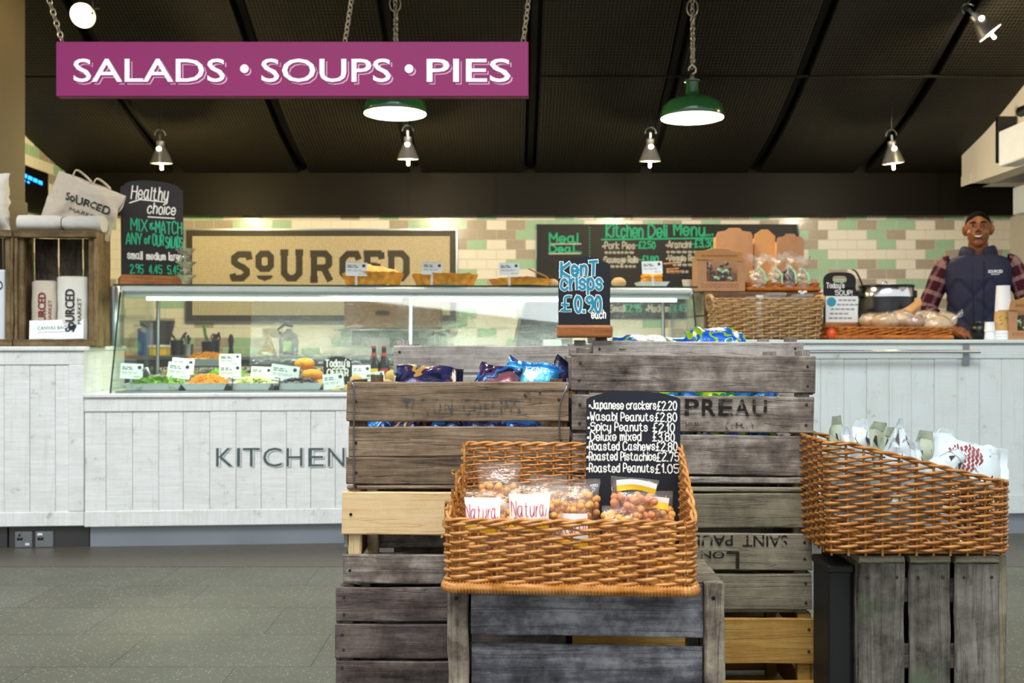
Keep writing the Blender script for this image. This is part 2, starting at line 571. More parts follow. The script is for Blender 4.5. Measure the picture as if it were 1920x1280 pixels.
# tiles
def tiles(name, axis='x'):
    m = NT(name, .22, spec=.5)
    tc = m.n('TexCoord').outputs['Object']
    sp = m.n('SeparateXYZ', {0: tc})
    v = m.n('CombineXYZ', {0: sp.outputs['X' if axis == 'x' else 'Y'], 1: sp.outputs['Z']}).outputs[0]
    v = m.n('Mapping', {'Vector': v, 'Location': (0.045, 0.027, 0)}).outputs[0]
    br = m.n('TexBrick', {'Vector': v, 'Color1': (0, 0, 0, 1), 'Color2': (1, 1, 1, 1), 'Mortar': (0, 0, 0, 1), 'Scale': 1.0, 'Mortar Size': .0022,
                          'Mortar Smooth': .15, 'Brick Width': .15, 'Row Height': .0754}, offset=.5, offset_frequency=2)
    cl = m.ramp(br.outputs['Color'], [(0.0, '#efe9dc'), (.50, '#a89a86'), (.74, '#9dc7a2')], 'CONSTANT')
    nz = m.noise(m.obj(rand=False), 40, 2)
    cl = m.mix(m.math('MULTIPLY', nz, .15), cl, '#ffffff')
    c = m.mix(br.outputs['Fac'], cl, '#d9d2c0')
    m.color(c); m.rough(m.math('ADD', m.math('MULTIPLY', br.outputs['Fac'], .5), .2))
    wob = m.noise(m.obj((1, 1, 1), rand=False), 14, 2)
    m.bump(m.math('ADD', m.math('MULTIPLY', br.outputs['Fac'], -1), m.math('MULTIPLY', wob, .35)), .003)
    return m.m


M['tile'] = tiles('glazed wall tiles')
M['tile_side'] = tiles('glazed side wall tiles', 'y')


def mosaic(name, col, gro):
    m = NT(name, .5, spec=.5)
    tc = m.n('TexCoord').outputs['Object']
    sp = m.n('SeparateXYZ', {0: tc})
    v = m.n('CombineXYZ', {0: sp.outputs['X'], 1: sp.outputs['Z']}).outputs[0]
    br = m.n('TexBrick', {'Vector': v, 'Color1': (0, 0, 0, 1), 'Color2': (1, 1, 1, 1), 'Mortar': (0, 0, 0, 1), 'Scale': 1.0, 'Mortar Size': .0017,
                          'Mortar Smooth': .1, 'Brick Width': .0152, 'Row Height': .0152}, offset=0.0, offset_frequency=2)
    r, g, b, _ = hx(col)
    cc = m.mix(br.outputs['Color'], (r * .93, g * .93, b * .93, 1), (min(1, r * 1.06), min(1, g * 1.06), min(1, b * 1.06), 1))
    m.color(m.mix(br.outputs['Fac'], cc, gro))
    m.bump(m.math('MULTIPLY', br.outputs['Fac'], -1), .0015)
    return m.m


M['mosaic_cream'] = mosaic('cream mosaic', '#ddd0b0', '#8a7c5e')
M['mosaic_black'] = mosaic('black mosaic', '#080707', '#5a5340')

# floor: speckled rubber tiles laid in broken bond
m = NT('speckled floor tiles', .42, spec=.4)
v = m.obj((1, 1, 1), rand=False)
br = m.n('TexBrick', {'Vector': v, 'Color1': (0, 0, 0, 1), 'Color2': (1, 1, 1, 1), 'Mortar': (0, 0, 0, 1), 'Scale': 1.0, 'Mortar Size': .0022,
                      'Mortar Smooth': .1, 'Brick Width': .62, 'Row Height': .34}, offset=.37, offset_frequency=2)
base = m.mix(br.outputs['Color'], '#4f4f41', '#575748')
big = m.noise(v, 1.5, 4)
base = m.mix(m.ramp(big, [(.3, 0.0), (.7, .5)]), base, '#444437')
vo = m.n('TexVoronoi', {'Vector': m.n('Mapping', {'Vector': v, 'Scale': (1, 1.6, 1)}).outputs[0], 'Scale': 95, 'Randomness': 1.0})
ch = m.n('SeparateColor', {0: vo.outputs['Color']})
near = m.ramp(vo.outputs['Distance'], [(.28, 1.0), (.36, 0.0)])
lt = m.math('MULTIPLY', near, m.ramp(ch.outputs[0], [(.72, 0.0), (.74, .8)]))
dk = m.math('MULTIPLY', near, m.ramp(ch.outputs[1], [(.78, 0.0), (.8, .7)]))
base = m.mix(lt, base, '#9c9c88'); base = m.mix(dk, base, '#2f2f28')
m.color(m.mix(m.math('MULTIPLY', br.outputs['Fac'], .75), base, '#24221b'))
m.rough(m.ramp(big, [(.3, .34), (.7, .5)])); m.bump(m.math('MULTIPLY', br.outputs['Fac'], -1), .002)
M['floor'] = m.m
M['floor_dark'] = plain('brown floor strip', '#4d473c', .42, vary=.15, scale=30)

# perforated ceiling panels
m = NT('expanded metal ceiling panel', .55, metal=.0, spec=.25)
uv = m.n('UVMap').outputs[0]
sp = m.n('SeparateXYZ', {0: uv})
a = m.math('SINE', m.math('MULTIPLY', sp.outputs[0], 2 * PI / .044)); b = m.math('SINE', m.math('MULTIPLY', sp.outputs[1], 2 * PI / .052))
a2 = m.math('COSINE', m.math('MULTIPLY', sp.outputs[0], 2 * PI / .044)); b2 = m.math('COSINE', m.math('MULTIPLY', sp.outputs[1], 2 * PI / .052))
d = m.math('ABSOLUTE', m.math('ADD', m.math('MULTIPLY', a, b), m.math('MULTIPLY', 0.0, a2)))
d = m.math('ABSOLUTE', m.math('MULTIPLY', a, b))
fac = m.ramp(d, [(.06, 1.0), (.24, 0.0)])
m.color(m.mix(fac, '#010101', '#352f23')); m.bump(fac, .004)
M['mesh'] = m.m
M['black_void'] = plain('black painted void', '#0c0b0a', .7, vary=.1)
M['bulkhead'] = plain('dark bronze bulkhead', '#14110b', .5, .0, .15, vary=.12, scale=2)
M['plaster'] = plain('warm plaster', '#5e5442', .8, vary=.08, scale=3)
M['plaster_dark'] = plain('dark dado', '#4a4238', .7, vary=.1, scale=3)
M['white_paint'] = plain('white paint', '#cfc8bb', .6, vary=.04, scale=2)
M['white_plastic'] = plain('white plastic', '#d9dde2', .4, vary=.03)
M['black_plastic'] = plain('black plastic', '#0a0a0b', .32, vary=.1)
M['rubber'] = plain('black rubber', '#0d0d0d', .6, vary=.1)
M['chrome'] = plain('polished steel', '#d5d5d5', .16, 1.0, vary=.03)
M['brushed'] = plain('brushed steel', '#a5abaf', .34, 1.0, vary=.08, scale=3)
M['kick'] = plain('steel kickboard', '#8d959b', .38, .35, vary=.12, scale=2)
M['kick_dark'] = plain('dull steel kickboard', '#4d4c4b', .45, .7, vary=.12, scale=2)
M['galv'] = plain('galvanised wire', '#8b9096', .35, 1.0, vary=.15, scale=40)
M['zinc'] = plain('zinc chain', '#c9bfae', .35, .9, vary=.1)
M['rust'] = plain('rusty nail', '#38241c', .8, vary=.3, scale=200)
M['screw'] = plain('blued screw', '#23262e', .4, .6, vary=.1)
M['aluminium'] = plain('white aluminium profile', '#dfe2e0', .35, .2, vary=.03)
M['enamel'] = plain('green enamel', '#2f5f33', .16, 0, .6, vary=.1, scale=12)
M['enamel_in'] = plain('white enamel', '#f2ead6', .3, vary=.03)
M['spot_shell'] = plain('satin spotlight shade', '#b9b6b2', .3, .75, vary=.05)


def emit(name, col, strength):
    m = NT(name, .4)
    m.color(col)
    m.b.inputs['Emission Color'].default_value = hx(col)
    m.b.inputs['Emission Strength'].default_value = strength
    return m.m


M['bulb'] = emit('lit bulb', '#fff0c8', 14)
M['pendant_bulb'] = emit('lit pendant globe', '#fff4dc', 9)
M['tube'] = emit('lit case tube', '#f4ffe9', 4)
M['screen'] = emit('blue screen line', '#1f7bff', 3)


def glass(name, tint='#e9f5ef', refl=.9, rough=.02, haze=0.0, hazecol='#dfe8e4', base=.04, film=0.0):
    """thin clear sheet: see-through with a mirror reflection that grows at grazing angles"""
    m = NT(name)
    tr = m.n('BsdfTransparent', {0: hx(tint)})
    gl = m.n('BsdfGlossy', {0: (1, 1, 1, 1), 'Roughness': rough})
    def facing(nrm=None):
        lw = m.n('LayerWeight', {'Blend': .5})
        if nrm is not None: m.set(lw.inputs['Normal'], nrm)
        return m.math('POWER', lw.outputs['Facing'], 5.0)
    k = m.math('MULTIPLY', m.math('ADD', m.math('MULTIPLY', facing(), .9), base), refl)
    if film:
        bp = m.n('Bump', {'Height': m.noise(m.obj(), 38, 3, .6), 'Distance': film}).outputs[0]
        m.set(gl.inputs['Normal'], bp)
        k = m.math('MULTIPLY', m.math('ADD', m.math('MULTIPLY', facing(bp), .9), base), refl)
    mx = m.n('MixShader', {0: k, 1: tr.outputs[0], 2: gl.outputs[0]})
    out = mx.outputs[0]
    if haze:
        df = m.n('BsdfDiffuse', {0: hx(hazecol)})
        out = m.n('MixShader', {0: haze, 1: out, 2: df.outputs[0]}).outputs[0]
    m.t.links.new(out, m.out.inputs['Surface'])
    return m.m


M['glass'] = glass('display glass', '#f6fbf8', 1.0, base=.022)
M['glass_wavy'] = glass('sliding door acrylic', '#f1f6ee', 1.3, .06, base=.085, film=.004)
M['glass_edge'] = plain('green glass edge', '#0f3328', .15, vary=.05)
M['clear'] = glass('clear glassware', '#f4f4f0', 1.8, .03, .06, base=.12)
M['cello'] = glass('cellophane film', '#fdfcf9', 1.2, .12, .05, '#f3efe8', base=.05, film=.006)
M['cello_thin'] = glass('thin cellophane', '#fcfbf8', 1.7, .1, .08, '#f3efe8', base=.08, film=.008)

M['chalkboard'] = plain('chalkboard', '#12100f', .55, vary=.15, scale=5)
M['slateboard'] = plain('blue slate chalkboard', '#161d27', .5, vary=.12, scale=5)
M['navyboard'] = plain('blue black chalkboard', '#091019', .5, vary=.1, scale=5)
M['chalk'] = plain('white chalk pen', '#f1f0ea', .8, vary=.03)
M['chalk_soft'] = plain('soft chalk', '#c9c4b8', .9, vary=.1)
M['chalk_green'] = plain('green chalk pen', '#2fb98d', .8, vary=.05)
M['chalk_teal'] = plain('teal chalk pen', '#1f86a3', .8, vary=.05)
M['purple'] = plain('magenta sign face', '#86205c', .5, 0, .3, vary=.05, scale=1)
M['sign_white'] = plain('white sign letters', '#f3f0f0', .5, vary=0)
M['sign_pink'] = plain('pink letter outline', '#d9a0c0', .5, vary=0)
M['kitchen_ink'] = plain('grey green stencil paint', '#4b5a58', .7, vary=.3, scale=40)
M['kitchen_line'] = plain('thin grey outline', '#8a9593', .7, vary=.2, scale=40)

def stencil(name, col, keep):
    """ink worn away along the grain, bare board between"""
    m = NT(name, .85, spec=.2); m.color(col)
    v = m.obj((1, 1, 1)); f = m.math('ADD', m.math('MULTIPLY', m.noise(v, 60, 4, .6), .5), m.math('MULTIPLY', m.noise(m.obj((8, 90, 90)), 1.2, 3), .5))
    a = m.ramp(f, [(keep - .06, 0.0), (keep + .06, 1.0)])
    tr = m.n('BsdfTransparent'); mx = m.n('MixShader', {0: a, 1: m.b.outputs[0], 2: tr.outputs[0]})
    m.t.links.new(mx.outputs[0], m.out.inputs['Surface'])
    return m.m


M['stencil'] = stencil('faded black stencil', '#26221f', .54)
M['stencil_blue'] = stencil('faded blue stencil', '#46575c', .47)
M['stencil_soft'] = stencil('nearly gone stencil', '#3a332e', .46)
M['card'] = plain('white card', '#eef3ef', .6, vary=.02)
M['card_ink'] = plain('card print', '#8c9694', .7, vary=.05)
M['card_dark'] = plain('card heading print', '#3f4a4a', .7, vary=.05)
M['card_dot'] = plain('dark teal roundel', '#173b42', .6, vary=.05)
M['kraft'] = plain('kraft cardboard', '#b4855c', .75, vary=.08, scale=20)
M['kraft_lit'] = plain('kraft board lit side', '#c8935a', .75, vary=.06, scale=20)  # paler, warmer copy of the kraft, with the lit look put into its colour
M['kraft_print'] = plain('red brown print', '#8a4a3c', .8, vary=.05)
M['brown_box'] = plain('brown carton', '#7a5a30', .7, vary=.08, scale=10)
M['canvas'] = plain('natural canvas', '#cfc3ae', .9, vary=.06, scale=40, bump=.0005)
M['white_cloth'] = plain('white cloth', '#dcd8cc', .9, vary=.05, scale=30, bump=.0005)
M['ink'] = plain('black print', '#22252a', .8, vary=.05)
M['ink_red'] = plain('dark red print', '#7d2434', .8, vary=.05)
M['ink_orange'] = plain('orange print', '#d0683c', .8, vary=.05)
M['paper_cup'] = plain('white paper cup', '#e9ebe8', .6, vary=.02)
M['kraft_cup'] = plain('kraft cup', '#c69a55', .65, vary=.06, scale=40)
M['leaf_print'] = plain('green leaf print', '#5d8f3a', .7, vary=.1)
M['crust'] = plain('golden crust', '#dd9a35', .6, vary=.35, scale=30, bump=.002)
M['filling'] = plain('browned filling', '#7d431c', .5, vary=.4, scale=40, bump=.002)
M['bread'] = plain('pale bread', '#cda873', .75, vary=.2, scale=25, bump=.001)
M['bread_dark'] = plain('baked crust', '#9a6c3a', .7, vary=.3, scale=25, bump=.001)
M['arancini'] = plain('golden crumb', '#d58a12', .7, vary=.3, scale=60, bump=.002)
M['bun'] = plain('floury bun', '#c49a50', .75, vary=.25, scale=20, bump=.001)
M['nut'] = plain('roasted nut', '#e6a54e', .5, vary=.25, scale=60)
M['nut_pink'] = plain('coated peanut', '#e79a62', .5, vary=.2, scale=60)
M['label_white'] = plain('white label', '#f2efe9', .5, vary=.02)
M['label_red'] = plain('red label script', '#c2183c', .6, vary=.03)
M['label_yellow'] = plain('yellow label band', '#e3b312', .55, vary=.05)
M['porcelain'] = plain('white porcelain', '#dfe4e2', .2, vary=.02)
M['navy'] = plain('navy quilted nylon', '#0b1134', .7, vary=.15, scale=10)
M['fleece'] = plain('dark fleece', '#14141c', .95, vary=.2, scale=60)
M['skin'] = plain('brown skin', '#8a5029', .48, vary=.1, scale=14)
M['hair'] = plain('short black hair', '#0b0807', .95, 0, .1, vary=.3, scale=90, bump=.001)
M['eye_white'] = plain('eye white', '#b3a99f', .3, vary=0)
M['eye_dark'] = plain('dark iris', '#150d0a', .2, vary=0)
M['lips'] = plain('lips', '#6b3428', .45, vary=.1)
M['teeth'] = plain('teeth', '#f3efe8', .3, vary=0)
M['granite'] = None
m = NT('speckled granite', .25, spec=.5)
vo = m.n('TexVoronoi', {'Vector': m.obj(rand=False), 'Scale': 120})
m.color(m.ramp(m.n('SeparateColor', {0: vo.outputs['Color']}).outputs[0], [(.2, '#3d362d'), (.5, '#7f7666'), (.8, '#cfc7b4')]))
M['granite'] = m.m

# plaid shirt
m = NT('burgundy plaid cotton', .9, spec=.2)
tc = m.n('TexCoord').outputs['UV']; sp = m.n('SeparateXYZ', {0: tc})
def _band(sock, per, lo, hi, off=0.0):
    f = m.math('FRACT', m.math('ADD', m.math('DIVIDE', sock, per), off))
    return m.math('MULTIPLY', m.math('GREATER_THAN', f, lo), m.math('LESS_THAN', f, hi))
c = m.mix(0.0, '#43101a', '#43101a')
c = m.mix(m.math('MULTIPLY', _band(sp.outputs[0], .07, .1, .4), .6), c, '#93626a')
c = m.mix(m.math('MULTIPLY', _band(sp.outputs[1], .085, .1, .4), .6), c, '#a98a84')
c = m.mix(m.math('MULTIPLY', _band(sp.outputs[0], .07, .6, .72), .5), c, '#24202c')
c = m.mix(m.math('MULTIPLY', _band(sp.outputs[1], .085, .6, .72), .5), c, '#24202c')
m.color(m.mix(m.math('MULTIPLY', m.noise(m.obj(), 60, 3), .25), c, '#2a0d12'))
M['plaid'] = m.m


def crisp(name, stops, rough=.25, scale=10, dist=.7):
    m = NT(name, rough, .35, .6)
    v = m.obj((1, 1, 1))
    f = m.noise(v, scale, 2, .45, dist)
    m.color(m.ramp(f, stops, 'CONSTANT'))
    m.bump(m.noise(v, 45, 3, .6), .004)
    return m.m


M['crisp_blue'] = crisp('blue crisp packet', [(0, '#0f1c3f'), (.40, '#1b5fae'), (.50, '#2f93cf'), (.57, '#c9d7e6'), (.60, '#123a77'), (.68, '#5a2740')])
M['crisp_navy'] = crisp('navy crisp packet', [(0, '#12142c'), (.42, '#1c2552'), (.52, '#3b2347'), (.58, '#b99046'), (.63, '#1a2a55'), (.7, '#c9c3d0')])
M['crisp_purple'] = crisp('purple crisp packet', [(0, '#1c1830'), (.40, '#3a2450'), (.5, '#1c5a9c'), (.56, '#14182e'), (.64, '#7d4a54')])
M['crisp_sky'] = crisp('sky blue crisp packet', [(0, '#0f63ab'), (.42, '#2a86c4'), (.53, '#43a6cf'), (.61, '#e3eef4'), (.64, '#1660a4')], scale=9)
M['crisp_green'] = crisp('green crisp packet', [(0, '#0d3f34'), (.36, '#1358a8'), (.48, '#1c7a3a'), (.53, '#a3c51e'), (.6, '#1f66bd'), (.66, '#d9e6ee'), (.7, '#123c2c')])
M['crisp_lime'] = crisp('lime and blue crisp packet', [(0, '#0f55b8'), (.42, '#1d63bf'), (.48, '#8fb31a'), (.53, '#1a5cc0'), (.60, '#b9cfdf'), (.62, '#2b7a2e'), (.66, '#1353a8')])
M['paper_bag'] = plain('pale grey paper bag', '#bdc7c8', .6, vary=.04, scale=10)
M['paper_bag_g'] = plain('green grey paper bag', '#9fa791', .6, vary=.05, scale=10)
M['bag_red'] = plain('red wave print', '#8c2a26', .6, vary=.08)
M['bag_dark'] = plain('dark print', '#2a2226', .6, vary=.08)
M['ribbon'] = plain('pale green ribbon', '#9fcaa8', .35, vary=.3, scale=60)
M['ribbon_w'] = plain('white ribbon', '#dfe6ea', .35, vary=.1)
M['truffle'] = plain('brown chocolates', '#5a3524', .4, vary=.4, scale=50)
M['biscuit'] = plain('pale biscuit', '#d8bd7c', .7, vary=.3, scale=60)
M['lettuce'] = plain('lettuce', '#86b234', .5, vary=.4, scale=40)
M['lettuce_d'] = plain('dark salad leaf', '#3f7a2a', .5, vary=.4, scale=40)
M['carrot'] = plain('grated carrot', '#f0a010', .6, vary=.25, scale=60)
M['grain'] = plain('brown grain salad', '#8a7434', .7, vary=.5, scale=80)
M['slaw'] = plain('pale slaw', '#cdd38a', .6, vary=.35, scale=60)
M['beet'] = plain('dark olives', '#2d1c24', .35, vary=.3, scale=60)
M['bottle'] = plain('dark brown bottle glass', '#120b07', .08, 0, .6, vary=0)
M['red_cap'] = plain('red foil', '#b0402c', .35, .3, vary=.1)
M['yellow'] = plain('yellow', '#d9b81c', .6, vary=.1)
M['blue_box'] = plain('blue', '#1a58b0', .5, vary=.05)
M['orange'] = plain('orange plastic', '#d9521c', .4, vary=.05)
M['green_label'] = plain('green label', '#6fae3c', .5, vary=.1)
M['teal'] = plain('teal roundel', '#2f9fb8', .6, vary=.03)

# ================================================================ THE SETTING
def struct(name, mb, mats, smooth=None):
    return tag(mb.build(name, mats, smooth=smooth), kind='structure')


mb = MB(); mb.add([(-7, -4, 0), (7, -4, 0), (7, 8.2, 0), (-7, 8.2, 0)], [(0, 1, 2, 3)]); struct('floor', mb, M['floor'])
mb = MB(); mb.box(-7, 7, 4.42, 5.02, 0.0, .0012); struct('trim_1', mb, M['floor_dark'])
WALL = 7.66
mb = MB(); mb.box(-3.5, 3.86, WALL, WALL + .15, 0, 3.4); struct('wall_back', mb, M['tile'])
mb = MB(); mb.box(-3.55, -3.4, 5.6, WALL, 0, 3.4); struct('wall_left', mb, M['tile_side'])
mb = MB(); mb.box(3.83, 3.98, 5.6, WALL + .15, 0, 3.4); struct('wall_right', mb, M['white_paint'])
mb = MB(); mb.box(-3.4, 3.86, 7.58, WALL, 1.965, 2.42)
for px in (765, 930, 1172, 1760):
    x = (px - 960) / F * 7.58
    mb.box(x - .004, x + .004, 7.574, 7.58, 1.967, 2.4)
mb.box(-3.4, 3.86, 7.57, 7.59, 1.96, 1.972)
struct('beam_bulkhead', mb, M['bulkhead'])
mb = MB(); mb.box(-3.4, -2.735, 5.15, 5.6, 0, 3.5, .01); mb.mi = 1; mb.box(-3.2, -2.728, 5.142, 5.606, 0, 1.78); struct('column_left', mb, [M['plaster'], M['plaster_dark']])

PROF = [(7.6, 2.27), (7.2, 2.365), (6.82, 2.465), (6.31, 2.66), (5.71, 2.957), (5.2, 3.17), (4.7, 3.33), (4.1, 3.46), (3.4, 3.52)]


def prof_z(d):
    for (a, za), (b, zb) in zip(PROF, PROF[1:]):
        if b <= d <= a: return za + (zb - za) * (a - d) / (a - b)
    return PROF[-1][1] if d < PROF[-1][0] else PROF[0][1]


def prof_samples(d0, d1, n):
    pts = []
    for i in range(n + 1):
        d = d0 + (d1 - d0) * i / n
        z = (prof_z(d) + prof_z(min(7.6, d + .12)) + prof_z(d - .12)) / 3
        pts.append((d, z))
    return pts


def ceiling_panel(x0, x1, d0, d1):
    pr = prof_samples(d0, d1, 16)
    s = [0.0]
    for a, b in zip(pr, pr[1:]): s.append(s[-1] + math.hypot(b[0] - a[0], b[1] - a[1]))
    off = (7.6 - d0) * 1.05
    vs = []; fs = []; uvs = []
    nx = 2
    for k, ((d, z), t) in enumerate(zip(pr, s)):
        e = 0.0
        for i in range(nx + 1):
            x = x0 + (x1 - x0) * i / nx
            vs.append((x, d, z)); uvs.append((x, t + off))
    w = nx + 1; n = len(pr)
    for j in range(n - 1):
        for i in range(nx):
            fs.append((j * w + i, j * w + i + 1, (j + 1) * w + i + 1, (j + 1) * w + i))
    # turned-up rim round the sheet
    per = [i for i in range(w)] + [j * w + nx for j in range(1, n)] + [(n - 1) * w + i for i in range(nx - 1, -1, -1)] + [j * w for j in range(n - 2, 0, -1)]
    b = len(vs)
    for i in per:
        x, y, z = vs[i]; vs.append((x, y, z + .035)); uvs.append((0.0075, 0.0105))
    for k in range(len(per)):
        k2 = (k + 1) % len(per)
        fs.append((per[k], b + k, b + k2, per[k2]))
    me = bpy.data.meshes.new('ceiling_panel'); me.from_pydata(vs, [], fs)
    uvl = me.uv_layers.new(name='UVMap')
    for lp in me.loops: uvl.data[lp.index].uv = uvs[lp.vertex_index]
    me.materials.append(M['mesh'])
    o = bpy.data.objects.new('ceiling_panel', me); COL.objects.link(o)
    return tag(o, kind='structure')


GAPX = [(px - 960) / F * 7.6 for px in (118, 337, 572, 780, 993, 1210, 1410, 1610, 1815)]
for a, b in zip(GAPX, GAPX[1:]):
    ceiling_panel(a + .045, b - .045, 7.58, 6.3)
    ceiling_panel(a + .045, b - .045, 6.285, 4.9)
    ceiling_panel(a + .045, b - .045, 4.885, 3.45)
# dark deck above the panels, with the ribs between them
mb = MB()
pr = prof_samples(7.66, 3.3, 20)
mb.grid(lambda u, v: (-3.5 + 7.4 * u, pr[int(round(v * 20))][0], pr[int(round(v * 20))][1] + .16), 1, 20)
mb.box(-3.6, 3.9, 3.28, 3.4, 3.5, 3.9)
struct('ceiling', mb, M['black_void'])
mb = MB(); zs = prof_samples(6.30, 6.28, 1)[0][1]; mb.box(GAPX[4] + .05, GAPX[-1] - .05, 6.284, 6.302, zs - .002, zs + .012)
struct('trim_2', mb, M['bulkhead'])
for gx in GAPX[1:-1]:
    mb = MB()
    q = prof_samples(7.58, 3.4, 18)
    for (d, z), (d2, z2) in zip(q, q[1:]):
        mb.add([(gx - .02, d, z + .05), (gx + .02, d, z + .05), (gx + .02, d2, z2 + .05), (gx - .02, d2, z2 + .05),
                (gx - .02, d, z + .17), (gx + .02, d, z + .17), (gx + .02, d2, z2 + .17), (gx - .02, d2, z2 + .17)],
               [(0, 1, 2, 3), (4, 7, 6, 5), (0, 3, 7, 4), (1, 5, 6, 2)])
    struct('beam_rib', mb, M['black_void'])
# white boxed duct on the right under the vault
mb = MB()
q = prof_samples(7.25, 4.4, 12)
vs = []
for d, z in q: vs += [(3.275, d, 2.126), (3.275, d, z + .03), (3.42, d, 2.126), (3.42, d, z + .03)]
fs = [(0, 1, 3, 2)]
for i in range(12):
    a = i * 4; b = a + 4
    fs += [(a, b, b + 1, a + 1), (a + 2, a + 3, b + 3, b + 2), (a, a + 2, b + 2, b)]
mb.add(vs, fs); mb.box(3.27, 3.84, 7.1, 7.25, 2.126, 2.2)
struct('beam_right', mb, M['white_paint'])

# ================================================================ things up high
# air handling unit strapped to the duct
t = thing('air_conditioner', 'white boxed air unit with black strap on the right duct', 'air conditioner', (3.20, 6.2, 2.10))
mb = MB(); mb.box(-.05, .072, -.9, .25, .03, .26, .012); mb.build('casing', M['white_plastic'], t)
mb = MB(); mb.box(-.05, .072, .25, .29, .06, .36, .004); mb.build('strap', M['black_plastic'], t)
mb = MB(); mb.tube([(-.03, .0, .33), (-.02, -.15, .33), (.0, -.35, .36)], .035, 8); mb.build('valve', M['black_plastic'], t, smooth=50)
t = thing('fuse_box', 'small white box with yellow warning sticker beside the right wall', 'electrical box', (3.57, 6.9, 1.78))
mb = MB(); mb.box(0, .26, -.4, .2, .12, .315, .008); mb.build('casing', M['white_plastic'], t)
mb = MB(); mb.add([(-.001, -.02 + .05, .285), (-.001, -.09 + .05, .285), (-.001, -.055 + .05, .305)], [(0, 1, 2)]); mb.build('warning_sticker', M['yellow'], t)

# hanging sign
SD = 4.3


def chain(mb, p0, p1, link=.034, r=.0028, w=.011):
    p0 = Vector(p0); p1 = Vector(p1); d = p1 - p0; n = max(2, int(d.length / (link * .72))); t = d.normalized()
    a = t.orthogonal().normalized(); b = t.cross(a)
    for i in range(n):
        c = p0 + d * ((i + .5) / n); s = a if i % 2 else b
        pts = []
        for k in range(10):
            an = 2 * PI * k / 10
            pts.append(c + t * (math.cos(an) * link * .5) + s * (math.sin(an) * w))
        mb.tube(pts, r, 5, closed=True)


x0 = P(105, 0, SD).x; x1 = P(991, 0, SD).x; zt = P(0, 78, SD).z; zb = P(0, 180.5, SD).z
t = thing('hanging_sign', 'long purple hanging sign reading salads soups pies on chains', 'sign', ((x0 + x1) / 2, SD, zb))
w = x1 - x0; h = zt - zb
mb = MB(); mb.box(-w / 2, w / 2, 0, .045, 0, h, .002); mb.build('board', M['purple'], t)
K = SD / F
lets = [('SALADS', 138, 284), ('SOUPS', 490, 243), ('PIES', 800, 157)]
LAY = ((4.6, -4.6, .010, -.0008), (2.4, -2.4, .016, -.0016), (0, 0, .008, -.0026))
for s_, px, wd in lets:
    mb = MB()
    for mb.mi, (dx, dy, bo, yy) in enumerate(LAY):
        typeset(mb, s_, (px + dx - 960) * K - (x0 + x1) / 2, (180.5 - 153 + dy) * K, 45 * K, flat(yy), fit=wd * K, bold=bo)
    mb.build('lettering', [M['sign_pink'], M['purple'], M['sign_white']], t, recalc=False)
for px in (458.5, 767):
    mb = MB()
    for mb.mi, (dx, dy, bo, yy) in enumerate(LAY):
        cx = (px + dx - 960) * K - (x0 + x1) / 2; cz = (180.5 - 129 + dy) * K
        mb.add([(cx + math.cos(2 * PI * k / 20) * 8.2 * K, yy, cz + math.sin(2 * PI * k / 20) * 8.2 * K) for k in range(20)], [list(range(20))])
    mb.build('lettering_dot', [M['sign_pink'], M['purple'], M['sign_white']], t, recalc=False)
for px, pt in ((113, 92), (645, 659), (981, 991)):
    mb = MB()
    a = P(px, 78, SD) - Vector(t.location) + Vector((0, .02, 0)); b = P(pt, 0, 4.2) - Vector(t.location)
    b = a + (b - a) * ((3.50 - zb - a.z) / (b.z - a.z))
    chain(mb, a, b); mb.build('chain', M['zinc'], t, smooth=60)


def pendant(px, py, d, label):
    p = P(px, py, d)
    t = thing('pendant_lamp', label, 'lamp', p, group='green enamel pendant lamps')
    prof = [(.1705, 0), (.1715, .004), (.168, .03), (.157, .066), (.128, .094), (.085, .11), (.05, .119), (.037, .126), (.034, .14), (.034, .195), (.043, .198), (.043, .206), (.02, .21)]
    mb = MB(); mb.lathe(prof, 40, cap=False); mb.build('lamp_shade', M['enamel'], t, smooth=50)
    mb = MB(); mb.lathe([(.168, .0015), (.164, .03), (.153, .063), (.124, .09), (.08, .104), (.0, .108)], 40, cap=False); mb.build('shade_lining', M['enamel_in'], t, smooth=60)
    mb = MB(); mb.ell((0, 0, .05), (.062, .062, .05), 20, 12); mb.build('bulb', M['pendant_bulb'], t, smooth=180)
    mb = MB(); mb.lathe([(.012, .208), (.012, .235), (.006, .24)], 12)
    pts = [(.0 + .02 * math.sin(a), 0, .265 - .022 * math.cos(a)) for a in [k * .45 for k in range(12)]]
    mb.tube(pts, .004, 6); mb.build('hook', M['zinc'], t, smooth=60)
    top = prof_z(d) + .02 - p.z
    mb = MB(); chain(mb, (.0, 0, .27), (0, 0, top)); chain(mb, (.004, .004, .30), (0.004, .004, min(top, .56)), .04, .003, .012)
    mb.tube([(.03 * math.cos(a), 0, .60 + .045 * math.sin(a)) for a in [2 * PI * k / 12 for k in range(12)]], .004, 6, closed=True)
    mb.build('chain', M['zinc'], t, smooth=60)
    light('pendant_light', 'POINT', (p.x, p.y, p.z - .035), 25, (1.0, .86, .64), shadow_soft_size=.06)
    return t


pendant(741, 214, 5.4, 'green enamel pendant lamp half hidden behind the purple sign')
pendant(1298, 222, 5.4, 'green enamel pendant lamp with chain fully visible right of the sign')


